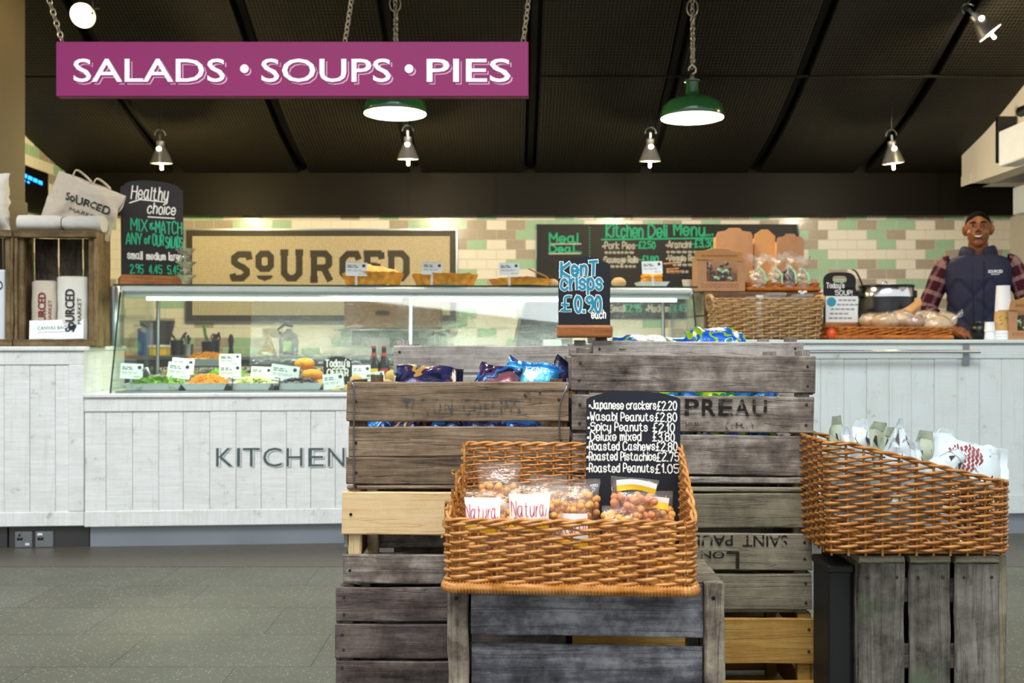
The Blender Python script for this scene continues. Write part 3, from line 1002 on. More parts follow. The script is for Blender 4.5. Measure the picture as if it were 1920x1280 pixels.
def spot(px, py, d, label, tilt=(0, 0), energy=9, col=(1.0, .74, .28)):
    p = P(px, py, d)
    rot = Euler((math.radians(tilt[0]), math.radians(tilt[1]), 0))
    t = thing('spotlight', label, 'spotlight', p, rot=rot, group='track spotlights under the vault')
    mb = MB(); mb.lathe([(.068, -.05), (.070, -.045), (.050, .008), (.032, .048), (.026, .056), (.026, .092), (.02, .096)], 28, cap=False)
    mb.lathe([(.067, -.049), (.048, .007), (.03, .043)], 28, cap=False); mb.build('shade', M['spot_shell'], t, smooth=40)
    mb = MB(); mb.ell((0, 0, -.012), (.034, .034, .03), 16, 10); mb.tube([(0, 0, -.03), (0, 0, -.085), (0, 0, -.09)], [.009, .009, .004], 10); mb.build('bulb', M['bulb'], t, smooth=180)
    q = rot.to_matrix().inverted() @ Vector((0, -1, .0))
    mb = MB(); mb.ell((q.x * .033, q.y * .033 - .004, .044), (.016, .010, .013), 14, 8); mb.build('vent_glow', M['bulb'], t, smooth=180)
    mb = MB(); mb.box(-.006, .006, -.008, .008, .1, .135); mb.tube([(.035 * math.cos(a), 0, .13 + .04 * math.sin(a)) for a in [PI * k / 8 for k in range(9)]], .004, 6)
    mb.build('bracket', M['brushed'], t, smooth=50)
    up = rot.to_matrix().inverted() @ Vector((.0, .0, prof_z(d) - p.z + .05 + math.sin(abs(math.radians(tilt[0]))) * .0))
    mb = MB(); a_ = Vector((0, 0, .16)); mb.tube([a_, a_ + (up - a_) * .2, up], .004, 6); mb.build('cable', M['black_plastic'], t, smooth=60)
    m = (rot.to_matrix() @ Vector((0, 0, -.112))) + p
    light('spot_bulb_light', 'POINT', m, energy, col, shadow_soft_size=.025)
    return t


spot(302, 292, 6.5, 'satin spotlight above the healthy choice chalkboard', (8, 0), 28, (1, .78, .34))
spot(765, 284, 6.5, 'satin spotlight just below the pendant behind the purple sign', (8, 0), 20, (1, .80, .42))
spot(1219, 288, 6.5, 'satin spotlight left below the fully visible green pendant', (8, 0), 11, (1, .82, .5))
spot(1674, 292, 6.5, 'satin spotlight hanging above the soup kettle end of the counter', (5, -6), 12, (1, .86, .62))
spot(160, 26, 5.5, 'round glaring spotlight above the left end of the purple sign', (-62, -10), 3)
spot(1846, 50, 5.6, 'tilted spotlight near the top right corner above the shopkeeper', (-8, -38), 14, (1, .8, .48))

# ================================================================ COUNTERS (local frame: x along the counter, y back, z up)
def zc(py, d): return CAMH - (py - 640) / F * d


def boards(t, u0, u1, width, y0, y1, z0, z1, mat, seed, first=None):
    rng = random.Random(seed); u = u0; k = 0
    while u < u1 - .01:
        w = min((first if (k == 0 and first) else width) * rng.uniform(.96, 1.04), u1 - u)
        if u1 - (u + w) < .03: w = u1 - u
        mb = MB(); dy = rng.uniform(-.0012, .0012)
        mb.box(u + .0008, u + w - .0008, y0 + dy, y1, z0, z1, .0018)
        mb.build('front_board', mat, t); u += w; k += 1


ORG = (0, CB, 0)
# left counter
uL, uR = U(-330), U(156.5)
t = thing('left_counter', 'taller whitewashed plank counter at the left carrying the box crates', 'counter', ORG, TH)
zT = .976
mb = MB(); mb.box(uL - .01, uR + .008, -.012, .64, zT - .022, zT, .004); mb.build('worktop', M['lime_x'], t)
zr = zc(684, 4.8); zb = zc(987, 4.8); zb2 = zc(960, 4.8); us = U(128)
mb = MB(); mb.box(uL, uR, 0, .022, zr, zT - .022, .003); mb.build('top_rail', M['lime_x'], t)
mb = MB(); mb.box(uL, uR, 0, .022, zb, zb2, .003); mb.build('bottom_rail', M['lime_x'], t)
mb = MB(); mb.box(us, uR, -.001, .022, zb2, zr, .003); mb.build('stile', M['lime_z'], t)
boards(t, uL, us, .118, .006, .022, zb2, zr, M['lime_z'], 3)
mb = MB(); mb.box(uR - .02, uR, .022, .63, zb, zT - .022, .002); mb.build('side_panel', M['lime_z'], t)
mb = MB(); mb.box(uL, uR - .02, .61, .63, zb, zT - .022); mb.build('back_panel', M['lime_z'], t)
mb = MB(); mb.box(uL, U(9) - .002, .03, .05, 0, zb); mb.box(U(12), U(163), .03, .05, 0, zb); mb.build('kickboard', M['kick_dark'], t)
for k, (a, b) in enumerate(((23, 56.5), (61.5, 96.5))):
    s = thing('power_socket', ['steel power socket nearer the frame edge on the left kickboard', 'steel power socket nearer the white counter corner on the left kickboard'][k], 'socket',
              Vector(ORG) + Matrix.Rotation(TH, 3, 'Z') @ Vector((U(a), .022, zc(1024.5, 4.85))), TH, group='power sockets on the kickboard')
    w = U(b) - U(a); hh = zc(993, 4.85) - zc(1024.5, 4.85)
    mb = MB(); mb.box(0, w, 0, .008, 0, hh, .004); mb.build('face_plate', M['brushed'], s)
    mb = MB(); mb.box(.3 * w - .012, .3 * w + .012, -.0008, 0, .50 * hh - .004, .5 * hh + .006)
    for dx, dz in ((.3, .66), (.2, .44), (.42, .44)):
        mb.box(dx * w - .004, dx * w + .004, -.0012, 0, dz * hh, dz * hh + .014)
    mb.build('pin_slot', M['black_plastic'], s)
    mb = MB(); mb.box((.62 if k == 0 else .15) * w, (.85 if k == 0 else .42) * w, -.003, 0, .15 * hh if k == 0 else .72 * hh, .28 * hh if k == 0 else .86 * hh, .001); mb.build('switch', M['white_plastic'], s)

# counter under the glass case
uL, uR = U(157.5), U(1318)
t = thing('case_counter', 'long low whitewashed plank counter lettered kitchen under the glass case', 'counter', ORG, TH)
zt = .746; z1 = zc(770, 4.88); zb = zc(984.5, 4.87); z0 = zc(955, 4.87)
mb = MB(); mb.box(uL, uR, -.012, .80, zt - .018, zt, .003); mb.build('ledge', M['lime_x'], t)
mb = MB(); mb.box(uL, uR, 0, .022, z1, zt - .018, .002); mb.build('top_rail', M['lime_x'], t)
mb = MB(); mb.box(uL, uR, 0, .022, zb, z0, .003); mb.build('bottom_rail', M['lime_x'], t)
boards(t, uL, uR, .1222, .006, .022, z0, z1, M['lime_z'], 5, first=.1)
mb = MB(); mb.box(uL, uR, .77, .79, zb, zt - .018); mb.build('back_panel', M['lime_z'], t)
mb = MB(); mb.box(U(165), uR, .03, .05, 0, zb); mb.build('kickboard', M['kick'], t)
word = 'KITCHEN'; pxs = [(405, 436), (444, 450), (455, 487), (493, 528), (537, 567), (578, 607), (615, 646)]
for nm, mat, dx, dz, bo, yy in (('letter_outline', 'kitchen_line', 2.6, -1.0, .012, -.0012), ('letter_shadow', 'lime_z', 1.4, -.5, .010, -.0018), ('lettering', 'kitchen_ink', 0, 0, -.004, -.0024)):
    mb = MB()
    for ch, (a, b) in zip(word, pxs):
        d = Dc((a + b) / 2)
        typeset(mb, ch, U(a + dx), zc(874.5, d) + dz * d / F, 37.5 * d / F, flat(yy + .004), fit=U(b) - U(a), bold=bo)
    mb.build(nm, M[mat], t, recalc=False)

# right counter
uL, uR = U(1319), U(2150)
t = thing('right_counter', 'pale blue washed plank counter with a steel rail in front of the shopkeeper', 'counter', ORG, TH)
zT = 1.009
mb = MB(); mb.box(uL, uR, -.014, .66, zT - .02, zT, .004); mb.build('worktop', M['lime_aqua_x'], t)
zr = zc(672, 5.15); zb = zc(963, 5.15); z0 = zc(928, 5.15)
mb = MB(); mb.box(uL, uR, 0, .022, zr, zT - .02, .002); mb.build('top_rail', M['lime_aqua_x'], t)
mb = MB(); mb.box(uL, uR, 0, .022, zb, z0, .002); mb.build('bottom_rail', M['lime_aqua_x'], t)
boards(t, uL, uR, .123, .005, .022, z0, zr, M['lime_aqua_z'], 8)
mb = MB(); mb.box(uL, uR, .63, .65, zb, zT - .02); mb.build('back_panel', M['lime_z'], t)
mb = MB(); mb.box(uL, uR, .03, .05, 0, zb); mb.build('kickboard', M['kick'], t)
mb = MB(); zz = zc(659, 5.15)
mb.tube([(U(1420), -.055, zz), (U(1827), -.055, zz)], .0095, 12); mb.build('hand_rail', M['chrome'], t, smooth=60)
for px in (1440, 1811):
    mb = MB(); mb.box(U(px) - .018, U(px) + .018, -.006, .0, zz - .07, zz + .038, .002); mb.box(U(px) - .008, U(px) + .008, -.06, -.004, zz - .008, zz + .008); mb.build('rail_bracket', M['brushed'], t)

# ================================================================ GLASS DISPLAY CASE
uL, uR = U(207, .02), U(1306, .1)
t = thing('display_case', 'long glass fronted salad display case with lit top edge', 'display case', ORG, TH)
zb, zt = .748, 1.272
um = U(770, .15)
for a, b in ((uL, um), (um, uR)):
    mb = MB(); mb.box(a + .004, b - .004, 0, .006, 0, 1)
    for v in mb.v:
        k = v.z; v.y += .02 + .16 * k; v.z = zb + (zt - .03 - zb) * k
    mb.build('front_pane', M['glass'], t)
for u in (uL, uR):
    mb = MB(); mb.M = Matrix.Rotation(PI / 2, 4, 'Z')
    mb.prism([(.02, zb), (.18, zt - .0), (.74, zt), (.74, zb)], -u - .003, -u + .003); mb.build('side_pane', M['glass'], t)
    mb = MB(); mb.tube([(u, .017, zb), (u, .178, zt)], .0042, 4); mb.build('pane_edge', M['glass_edge'], t)
mb = MB(); mb.box(uL - .02, uR + .012, .13, .82, zt + .006, zt + .014); mb.build('top_pane', M['glass'], t)
mb = MB(); mb.box(uL - .022, uR + .014, .1265, .1305, zt + .0055, zt + .0145); mb.build('top_pane_edge', M['glass_edge'], t)
mb = MB(); mb.box(uL, uR, .17, .235, zt - .022, zt + .004, .005); mb.box(uL + .01, uR - .01, .19, .25, zt - .047, zt - .024, .003); mb.build('top_profile', M['aluminium'], t)
mb = MB(); mb.box(uL, uR, .168, .172, zt - .026, zt - .022); mb.build('profile_line', M['brushed'], t)
for a, b in ((uL + .12, um - .05), (um + .05, uR - .08)):
    mb = MB(); mb.tube([(a, .205, zt - .055), (b, .205, zt - .055)], .0085, 10); mb.build('light_tube', M['tube'], t, smooth=60)
mb = MB(); mb.box(um - .008, um + .008, 0, .02, 0, 1)
for v in mb.v:
    k = v.z; v.y += .03 + .155 * k; v.z = zb + (zt - .03 - zb) * k
mb.build('post', M['aluminium'], t)
for u in (uL + .03, uR - .03, ):
    mb = MB(); mb.tube([(u, .72, zb), (u, .74, zt)], .010, 8); mb.build('rear_post', M['brushed'], t, smooth=60)
mb = MB(); mb.box(uL + .01, uR - .01, .06, .78, zb, zb + .008); mb.build('deck', M['brushed'], t)
for k, (a, b) in enumerate(((uL + .02, um + .35), (um - .1, uR - .02))):
    mb = MB()
    y0 = .76 + .012 * k
    if k == 0: a = U(470, .8)
    mb.grid(lambda i, j: (a + (b - a) * i, y0 + .068 * j + .004 * math.sin(i * 9 + k), .868 + .37 * j), 40, 6); mb.build('rear_door', M['glass_wavy'], t, smooth=90)
mb = MB(); mb.box(uL, uR, .80, 1.12, .826, .852, .003); mb.build('rear_worktop', M['granite'], t)
mb = MB(); mb.box(uL, uR, .83, 1.1, .0, .826); mb.build('rear_cabinet', M['brushed'], t)
for k in (0, 1):
    mb = MB(); u = (uL, uR)[k]; mb.tube([(u + (.012 if k == 0 else -.012), .166, zt - .018), (u + (.012 if k == 0 else -.012), .15, zt - .018)], .008, 10); mb.build('hinge_cap', M['chrome'], t, smooth=50)
CASE = t


def onc(px, off, z, rz=0.0):
    """world location of a point above pixel column px, off metres behind the counter front"""
    d = Dc(px, off); return ((px - 960) / F * d, d, z)


light('case_tube_light_a', 'AREA', onc(490, .24, 1.21), 4.5, (.93, 1.0, .86), (0, 0, TH), shape='RECTANGLE', size=1.25, size_y=.03)
light('case_tube_light_b', 'AREA', onc(1040, .24, 1.21), 4.5, (.93, 1.0, .86), (0, 0, TH), shape='RECTANGLE', size=1.25, size_y=.03)


# ---------------------------------------------------------------- price cards
def card(px0, px1, py0, py1, off, label, zrest=None, tilt=0.0, roll=0.0, seed=0, lean=.15, group='price cards in the display case', stick=True):
    d = Dc((px0 + px1) / 2, off); k = d / F
    w = (px1 - px0) * k; h = (py1 - py0) * k
    z = CAMH - (py1 - 640) * k
    t = thing('price_card', label, 'price card', ((px0 + px1) / 2 * k - 960 * k, d, z), group=group, rot=(-lean, roll, TH + tilt))
    mb = MB(); mb.box(-w / 2, w / 2, 0, .0012, 0, h); mb.build('card', M['card'], t)
    rng = random.Random(seed)
    mb = MB()
    def line(x, zz, ln, th):
        q = x
        while q < x + ln:
            b = rng.uniform(.012, .028) * w / .1
            mb.add([(q, -.0004, zz), (min(q + b, x + ln), -.0004, zz), (min(q + b, x + ln), -.0004, zz + th), (q, -.0004, zz + th)], [(0, 1, 2, 3)]); q += b + .006
    line(-w * .42, h * .72, w * .42, .0045); line(-w * .42, h * .60, w * .5, .0045)
    mb.build('heading_print', M['card_dark'], t, recalc=False)
    mb = MB()
    line(-w * .42, h * .42, w * .7, .0022); line(-w * .42, h * .34, w * .62, .0022); line(w * .1, h * .12, w * .3, .0035)
    mb.build('small_print', M['card_ink'], t, recalc=False)
    mb = MB(); rr = min(w, h) * .12
    mb.add([(w * .34 + rr * math.cos(2 * PI * i / 16), -.0004, h * .76 + rr * math.sin(2 * PI * i / 16)) for i in range(16)], [list(range(16))]); mb.build('roundel', M['card_dot'], t, recalc=False)
    if stick and zrest is not None and z - zrest > .004:
        mb = MB(); mb.box(-.006, .006, .0015, .0035, -(z - zrest), .02); mb.build('holder', M['clear'], t)
    return t


card(226, 266, 681, 710, .14, 'slanted price card at the far left end of the case', .758, .35, .06, 1)
card(313, 354, 679, 709, .22, 'price card in front of the brown grain salad', .77, .15, .12, 2)
card(321, 361, 671, 700, .30, 'price card tucked behind another over the grain salad', .77, .15, .1, 3)
card(411, 451, 683, 710, .2, 'lower of two price cards standing over the shredded lettuce', .77, .05, 0, 4)
card(411, 451, 663, 685, .24, 'upper of two price cards standing over the shredded lettuce', .77, .05, 0, 5)
card(470, 508, 687, 713, .24, 'price card left of the tilted one by the golden rolls', .77, .1, .06, 6)
card(505, 558, 684, 714, .18, 'wide tilted price card in front of the golden rolls', .77, -.05, .13, 7)
card(607, 646, 700, 729, .12, 'price card below the todays offer board', .758, .1, -.09, 8)
card(660, 694, 684, 712, .34, 'price card beside the beer bottles', .77, 0, 0, 9)
card(686, 722, 697, 716, .16, 'tilted price card in front of the beer bottles', .758, 0, -.13, 10)


# ---------------------------------------------------------------- salads
def heap(mb, cx, cy, rx, ry, z0, h, kind, n, seed):
    rng = random.Random(seed)
    mb.grid(lambda u, v: (cx + rx * .95 * (u * 2 - 1), cy + ry * .95 * (v * 2 - 1), z0 + h * .8 * max(0, (1 - abs(u * 2 - 1) ** 3)) * max(0, (1 - abs(v * 2 - 1) ** 3)) + rng.uniform(-.003, .003)), 14, 10)
    for i in range(n):
        a, b = rng.uniform(-1, 1), rng.uniform(-1, 1)
        zz = z0 + h * (1 - abs(a) ** 3) * (1 - abs(b) ** 3) * .85 + rng.uniform(0, .006)
        x, y = cx + a * rx * .95, cy + b * ry * .95
        rot = Euler((rng.uniform(-.7, .7), rng.uniform(-.7, .7), rng.uniform(0, 6.3))).to_matrix().to_4x4()
        old = mb.M; mb.M = old @ Matrix.Translation((x, y, zz)) @ rot
        if kind == 'shred': mb.box(-.016, .016, -.002, .002, -.002, .002)
        elif kind == 'leaf': mb.grid(lambda u, v: ((u - .5) * .045, (v - .5) * .03, .008 * math.sin(u * 5 + v * 4) + .004 * math.sin(v * 17)), 4, 3)
        elif kind == 'grain': mb.ell((0, 0, 0), (.005, .003, .003), 5, 3)
        elif kind == 'slice': mb.lathe([(.016, -.002), (.016, .002)], 9)
        elif kind == 'chunk': mb.ell((0, 0, 0), (.011, .008, .007), 6, 4)
        mb.M = old


def tray(px0, px1, off0, off1, z, label, fl, food, mat, kind, n, h, seed, lab2):
    d = Dc((px0 + px1) / 2, off0)
    w = (px1 - px0) * d / F; dp = off1 - off0
    loc = onc((px0 + px1) / 2, off0, z)
    t = thing('salad_tray', label, 'tray', loc, TH, group='white salad trays in the case')
    mb = MB(); hh = .034
    def ring(s, zz, rr=.02):
        return [(sx * (w / 2 + s), y, zz) for sx, y in ((-1, -s), (1, -s), (1, dp + s), (-1, dp + s))]
    rs = [ring(-.02, 0), ring(-.002, hh - .004), ring(.004, hh), ring(-.008, hh), ring(-.024, .006)]
    vs = sum(rs, []); fs = [(3, 2, 1, 0)]
    for k in range(4):
        for i in range(4): fs.append((k * 4 + i, k * 4 + (i + 1) % 4, k * 4 + 4 + (i + 1) % 4, k * 4 + 4 + i))
    fs.append((16, 17, 18, 19)); mb.add(vs, fs); mb.build('tray_body', M['porcelain'], t)
    mb = MB(); heap(mb, 0, 0, w / 2 - .018, dp / 2 - .016, 0, h, kind, n, seed)
    o = mb.build('salad_' + fl, M[mat], None, loc=Vector(loc) + Matrix.Rotation(TH, 3, 'Z') @ Vector((0, dp / 2, hh - .012)), rot=(0, 0, TH))
    tag(o, lab2, 'salad', kind='stuff')


tray(232, 338, .09, .30, .758, 'white salad tray of green leaves at the left end', 'leaves', 1, 'lettuce', 'leaf', 110, .035, 1, 'green salad leaves in the leftmost white tray')
tray(340, 424, .09, .30, .758, 'white salad tray of grated carrot', 'carrot', 1, 'carrot', 'shred', 420, .05, 2, 'bright orange grated carrot heaped in a white tray')
tray(427, 508, .09, .30, .758, 'white salad tray of sliced cucumber', 'cucumber', 1, 'slaw', 'slice', 120, .035, 3, 'sliced cucumber and pale slaw in a white tray')
tray(511, 604, .09, .24, .758, 'white salad tray of dark olives', 'olives', 1, 'beet', 'chunk', 120, .03, 4, 'dark olives in the tray below the golden rolls')
tray(284, 372, .34, .56, .79, 'raised back tray of brown grain salad', 'grains', 1, 'grain', 'grain', 500, .045, 5, 'brown grain salad in the raised back tray')
tray(375, 462, .34, .56, .79, 'raised back tray of shredded lettuce', 'lettuce', 1, 'lettuce', 'shred', 320, .045, 6, 'shredded pale lettuce in the raised back tray')
t = thing('salad_riser', 'steel step under the raised back salad trays', 'display riser', onc(380, .33, .756), TH)
mb = MB(); mb.box(-.27, .24, 0, .26, 0, .034, .003); mb.build('step', M['brushed'], t)
# serving tongs lying in the salad leaves
t = thing('salad_tongs', 'grey tongs standing in the green salad leaves', 'tongs', onc(272, .17, .785), TH)
mb = MB(); mb.tube([(-.04, 0, -.004), (-.022, 0, .05), (-.004, 0, .078), (.008, 0, .08), (.022, 0, .05), (.036, 0, -.004)], [.004, .005, .008, .008, .005, .004], 8); mb.build('arms', M['brushed'], t, smooth=60)
# golden crumbed rolls
rolls = [(543, 724, .17), (577, 724, .19), (604, 722, .2), (548, 716, .27), (586, 703, .25), (571, 682, .29)]
gl = ['golden crumbed roll at the front left of the pile', 'golden crumbed roll at the front middle of the pile', 'golden crumbed roll half hidden behind the todays offer card', 'golden crumbed roll behind the wide tilted price card', 'large golden crumbed roll in the middle layer of the pile', 'golden crumbed roll on top of the pile']
for i, (px, py, off) in enumerate(rolls):
    d = Dc(px, off); p = P(px, py, d)
    mb = MB(); rng = random.Random(i)
    mb.ell((0, 0, 0), (.052 if i not in (4,) else .058, .04, .031), 20, 12, fn=lambda q: 1 + .03 * noise.noise(q * 5 + Vector((i, 0, 0))))
    o = mb.build('crumbed_roll', M['arancini'], smooth=80, loc=p, rot=(0, 0, TH)); tag(o, gl[i], 'food', 'golden crumbed rolls in the case')
t = thing('roll_platter', 'white platter under the golden crumbed rolls', 'platter', onc(575, .26, .756), TH)
mb = MB(); mb.lathe([(.07, 0), (.115, .012), (.118, .016), (.075, .006)], 28, sy=.8); mb.build('dish', M['porcelain'], t, smooth=50)
for i, (px, py, off, r) in enumerate(((668, 713, .2, .034), (655, 731, .14, .036), (630, 735, .11, .026), (675, 735, .13, .03), (735, 705, .2, .036), (726, 722, .16, .036))):
    d = Dc(px, off)
    mb = MB(); mb.ell((0, 0, 0), (r, r, r * .88), 18, 10, fn=lambda q: 1 + .05 * noise.noise(q * 3 + Vector((i, 5, 0))))
    o = mb.build('floury_bun', M['bun'], smooth=80, loc=P(px, py, d))
    tag(o, ['round floury bun beside the todays offer price card', 'floury bun on the case deck beneath the upper round bun', 'small floury bun at the foot of the offer card', 'low floury bun behind the brown crate corner', 'round bun right of the beer bottles at the crate edge', 'round bun in front of the beer bottles at the crate edge'][i], 'food', 'floury buns in the case')
# small offer board
d = Dc(633, .28); k = d / F
t = thing('offer_sign', 'small arched chalkboard reading todays offer inside the case', 'chalkboard', onc(633, .28, .756), TH)
w = 53 * k; hb = CAMH - (706 - 640) * k - .756; ht = CAMH - (668 - 640) * k - .756
poly = [(-w / 2, 0), (w / 2, 0), (w / 2, ht * .80)] + [(w / 2 * math.cos(a), ht * .80 + ht * .2 * math.sin(a)) for a in [PI * i / 10 for i in range(1, 10)]] + [(-w / 2, ht * .80)]
mb = MB(); mb.prism(poly, 0, .008); mb.build('board', M['chalkboard'], t)
mb = MB(); write(mb, "Today's", -w * .42, ht - 19 * k, 13 * k, 2.4 * k, flat(-.001), fit=w * .84); write(mb, 'OFFER', -w * .36, ht - 36 * k, 12 * k, 2.4 * k, flat(-.001), fit=w * .72); mb.build('lettering', M['chalk'], t, recalc=False)
# beer bottles
for i, (px, off) in enumerate(((701, .40), (720, .42))):
    d = Dc(px, off); k = d / F
    t = thing('beer_bottle', ['dark bottle with yellow label left of its pair', 'dark bottle beside the yellow labelled one near the grey crate'][i], 'bottle', onc(px, off, .756), TH, group='dark bottles in the case')
    top = CAMH - (649 - 640) * k - .756
    mb = MB(); mb.lathe([(.030, 0), (.031, .006), (.031, top * .5), (.026, top * .62), (.013, top * .76), (.0115, top * .97), (.0, top * .97)], 20); mb.build('glass_body', M['bottle'], t, smooth=50)
    mb = MB(); mb.lathe([(.0135, top * .955), (.0135, top), (0, top)], 16); mb.build('cap', M['red_cap'], t, smooth=40)
    mb = MB(); mb.lathe([(.0145, top * .76), (.0128, top * .84)], 16, cap=False); mb.build('neck_band', M['red_cap'], t, smooth=40)
    mb = MB(); mb.grid(lambda u, v: (.0315 * math.sin((u - .5) * 1.6), -.0315 * math.cos((u - .5) * 1.6), top * (.12 + .34 * v)), 8, 2); mb.build('label', M['yellow'] if i == 0 else M['red_cap'], t, smooth=60)
# black clips on the tray rims
for px, lb in ((430, 'black clip on the rim by the sliced cucumber'), (518, 'black clip on the rim below the wide tilted card')):
    t = thing('tray_clip', lb, 'clip', onc(px, .075, .757), TH)
    mb = MB(); mb.box(-.014, .014, 0, .014, 0, .024, .003); mb.tube([(.012, .006, .02), (.016, .004, .06), (-.008, .004, .062)], .003, 5); mb.build('clip_body', M['black_plastic'], t)

# ---------------------------------------------------------------- things on the glass top
ZT = 1.287


def pie(px0, px1, off, label, h, kind, seed):
    d = Dc((px0 + px1) / 2, off); r = (px1 - px0) / 2 * d / F
    t = thing('pie', label, 'pie', onc((px0 + px1) / 2, off, ZT + .009), TH, group='pies on the glass top')
    rng = random.Random(seed)
    def wall(u, v):
        a = u * 2 * PI; fl = 1 + .018 * math.sin(a * 22) * v + .02 * noise.noise(Vector((math.cos(a) * 3, math.sin(a) * 3, seed)))
        return (r * (.86 + .14 * v) * fl * math.cos(a), r * (.86 + .14 * v) * fl * math.sin(a), h * v * (1 + .12 * noise.noise(Vector((math.cos(a) * 5, math.sin(a) * 5, seed + 3)))))
    mb = MB(); mb.grid(wall, 88, 5, close_u=True); mb.build('crust', M['crust'], t, smooth=60)
    mb = MB(); top = h * (.8 if kind == 'tart' else 1.0)
    bulge = {'tart': .0, 'dome': h * .9, 'flat': h * .5}[kind]
    mb.grid(lambda u, v: (r * .97 * v * math.cos(u * 2 * PI), r * .97 * v * math.sin(u * 2 * PI), top + bulge * (1 - v * v) * (.7 + .5 * noise.noise(Vector((v * 3 * math.cos(u * 6.28), v * 3 * math.sin(u * 6.28), seed)))) + .004 * noise.noise(Vector((v * 9 * math.cos(u * 6.28), v * 9 * math.sin(u * 6.28), seed)))), 48, 10, close_u=True)
    mb.build('filling', M['crust'] if kind == 'dome' else M['filling'], t, smooth=80)
    loc = onc((px0 + px1) / 2, off, ZT)
    p = thing('pie_plate', 'dark round plate under the ' + label, 'plate', loc, TH, group='dark plates under the pies')
    mb = MB(); mb.lathe([(r * .6, 0), (r * .8, .002), (r * .82, .008), (r * .62, .006)], 32); mb.build('dish', M['chrome'] if kind != 'flat' else M['black_plastic'], p, smooth=50)


pie(642, 756, .36, 'high crusted pie with a peaked golden top', .064, 'dome', 1)
pie(773, 896, .36, 'shallow tart with a golden crust right of the post', .058, 'tart', 2)
pie(917, 1037, .36, 'flat rustic galette with wooden server beside it', .034, 'flat', 3)
card(648, 688, 491, 517, .20, 'price card leaning on the peaked pie', ZT, .1, .02, 11, group='price cards on the glass top')
card(791, 829, 491, 515, .20, 'price card leaning on the shallow golden tart', ZT, .05, .05, 12, group='price cards on the glass top')
card(936, 974, 492, 516, .20, 'price card standing over the flat galette', ZT, 0, 0, 13, group='price cards on the glass top')
card(1204, 1243, 489, 513, .24, 'price card on the square dish of orange cake', ZT, 0, -.02, 14, group='price cards on the glass top')
mb = MB(); mb.tube([onc(991, .3, 1.385), onc(1025, .34, 1.345), onc(1032, .38, 1.31)], [.004, .005, .014], 8, flat=.5)
tag(mb.build('pie_server', M['orange_wood'], smooth=60), 'slim wooden server handle rising from the galette', 'server')
for i, (px, off, r) in enumerate(((1036, .34, .03), (1160, .34, .036))):
    mb = MB(); mb.ell((0, 0, r * .8), (r * 1.1, r, r * .8), 16, 10, fn=lambda q: 1 + .08 * noise.noise(q * 3))
    tag(mb.build('bread_roll', M['bread'], smooth=80, loc=onc(px, off, ZT)), ['small roll just left of the crisps price sign', 'small roll just right of the crisps price sign'][i], 'bread')
# orange cake on a square white dish
t = thing('cake_dish', 'square white dish with flared sides holding orange cake', 'dish', onc(1222, .4, ZT), TH)
d = Dc(1222, .4); k = d / F; a, b = 20 * k, 28 * k; hh = 12 * k
mb = MB(); mb.add([(-a, -a, 0), (a, -a, 0), (a, a, 0), (-a, a, 0), (-b, -b, hh), (b, -b, hh), (b, b, hh), (-b, b, hh), (-a * .9, -a * .9, .006), (a * .9, -a * .9, .006), (a * .9, a * .9, .006), (-a * .9, a * .9, .006)],
                  [(3, 2, 1, 0), (0, 1, 5, 4), (1, 2, 6, 5), (2, 3, 7, 6), (3, 0, 4, 7), (4, 5, 9, 8), (5, 6, 10, 9), (6, 7, 11, 10), (7, 4, 8, 11), (8, 9, 10, 11)]); mb.build('dish_body', M['porcelain'], t)
t = thing('orange_cake', 'block of orange glazed cake on the square white dish', 'cake', Vector(onc(1222, .4, ZT + .008)), TH)
mb = MB(); mb.box(-.052, .05, -.045, .045, 0, .05, .008); mb.build('sponge', M['crust'], t)
mb = MB(); mb.box(-.054, .052, -.047, .047, .05, .072, .01); mb.build('glaze', M['carrot'], t)
mb = MB()
for q in ((.03, .06, .075, .10), (.045, .075, .09, .07), (.05, .05, .11, .055)):
    mb.tube([(q[0], -.03, q[3]), (q[2] + .02, -.05, q[3] + .004)], .005, 6, flat=.4)
tag(mb.build('cinnamon_sticks', M['orange_wood'], loc=onc(1232, .36, ZT + .03)), 'bundle of pale sticks poking out beside the orange cake', 'sticks')
t = thing('paper_pot', 'small cream paper pot at the right end of the glass top', 'pot', onc(1289, .4, ZT), TH)
mb = MB(); mb.lathe([(.022, 0), (.03, .05), (.028, .05), (.021, .004)], 18); mb.build('pot_body', M['canvas'], t, smooth=50)

# stack of glass dishes
dd = Dc(348, .34); k = dd / F
for i in range(3):
    zz = ZT + i * 24.5 * k
    t = thing('glass_dish', ['bottom glass sundae dish of the stack by the chalkboard', 'middle glass sundae dish of the stack by the chalkboard', 'top glass sundae dish of the stack by the chalkboard'][i], 'glass dish', onc(348, .34, zz), group='stacked glass dishes')
    mb = MB(); mb.lathe([(.030, 0), (.034, .004), (.022, .016), (.026, .028), (.040, .044), (.058 - .003 * i, .056), (.059 - .003 * i, .059), (.040, .050), (.024, .034), (.0, .03)], 26); mb.build('bowl', M['clear'], t, smooth=50)

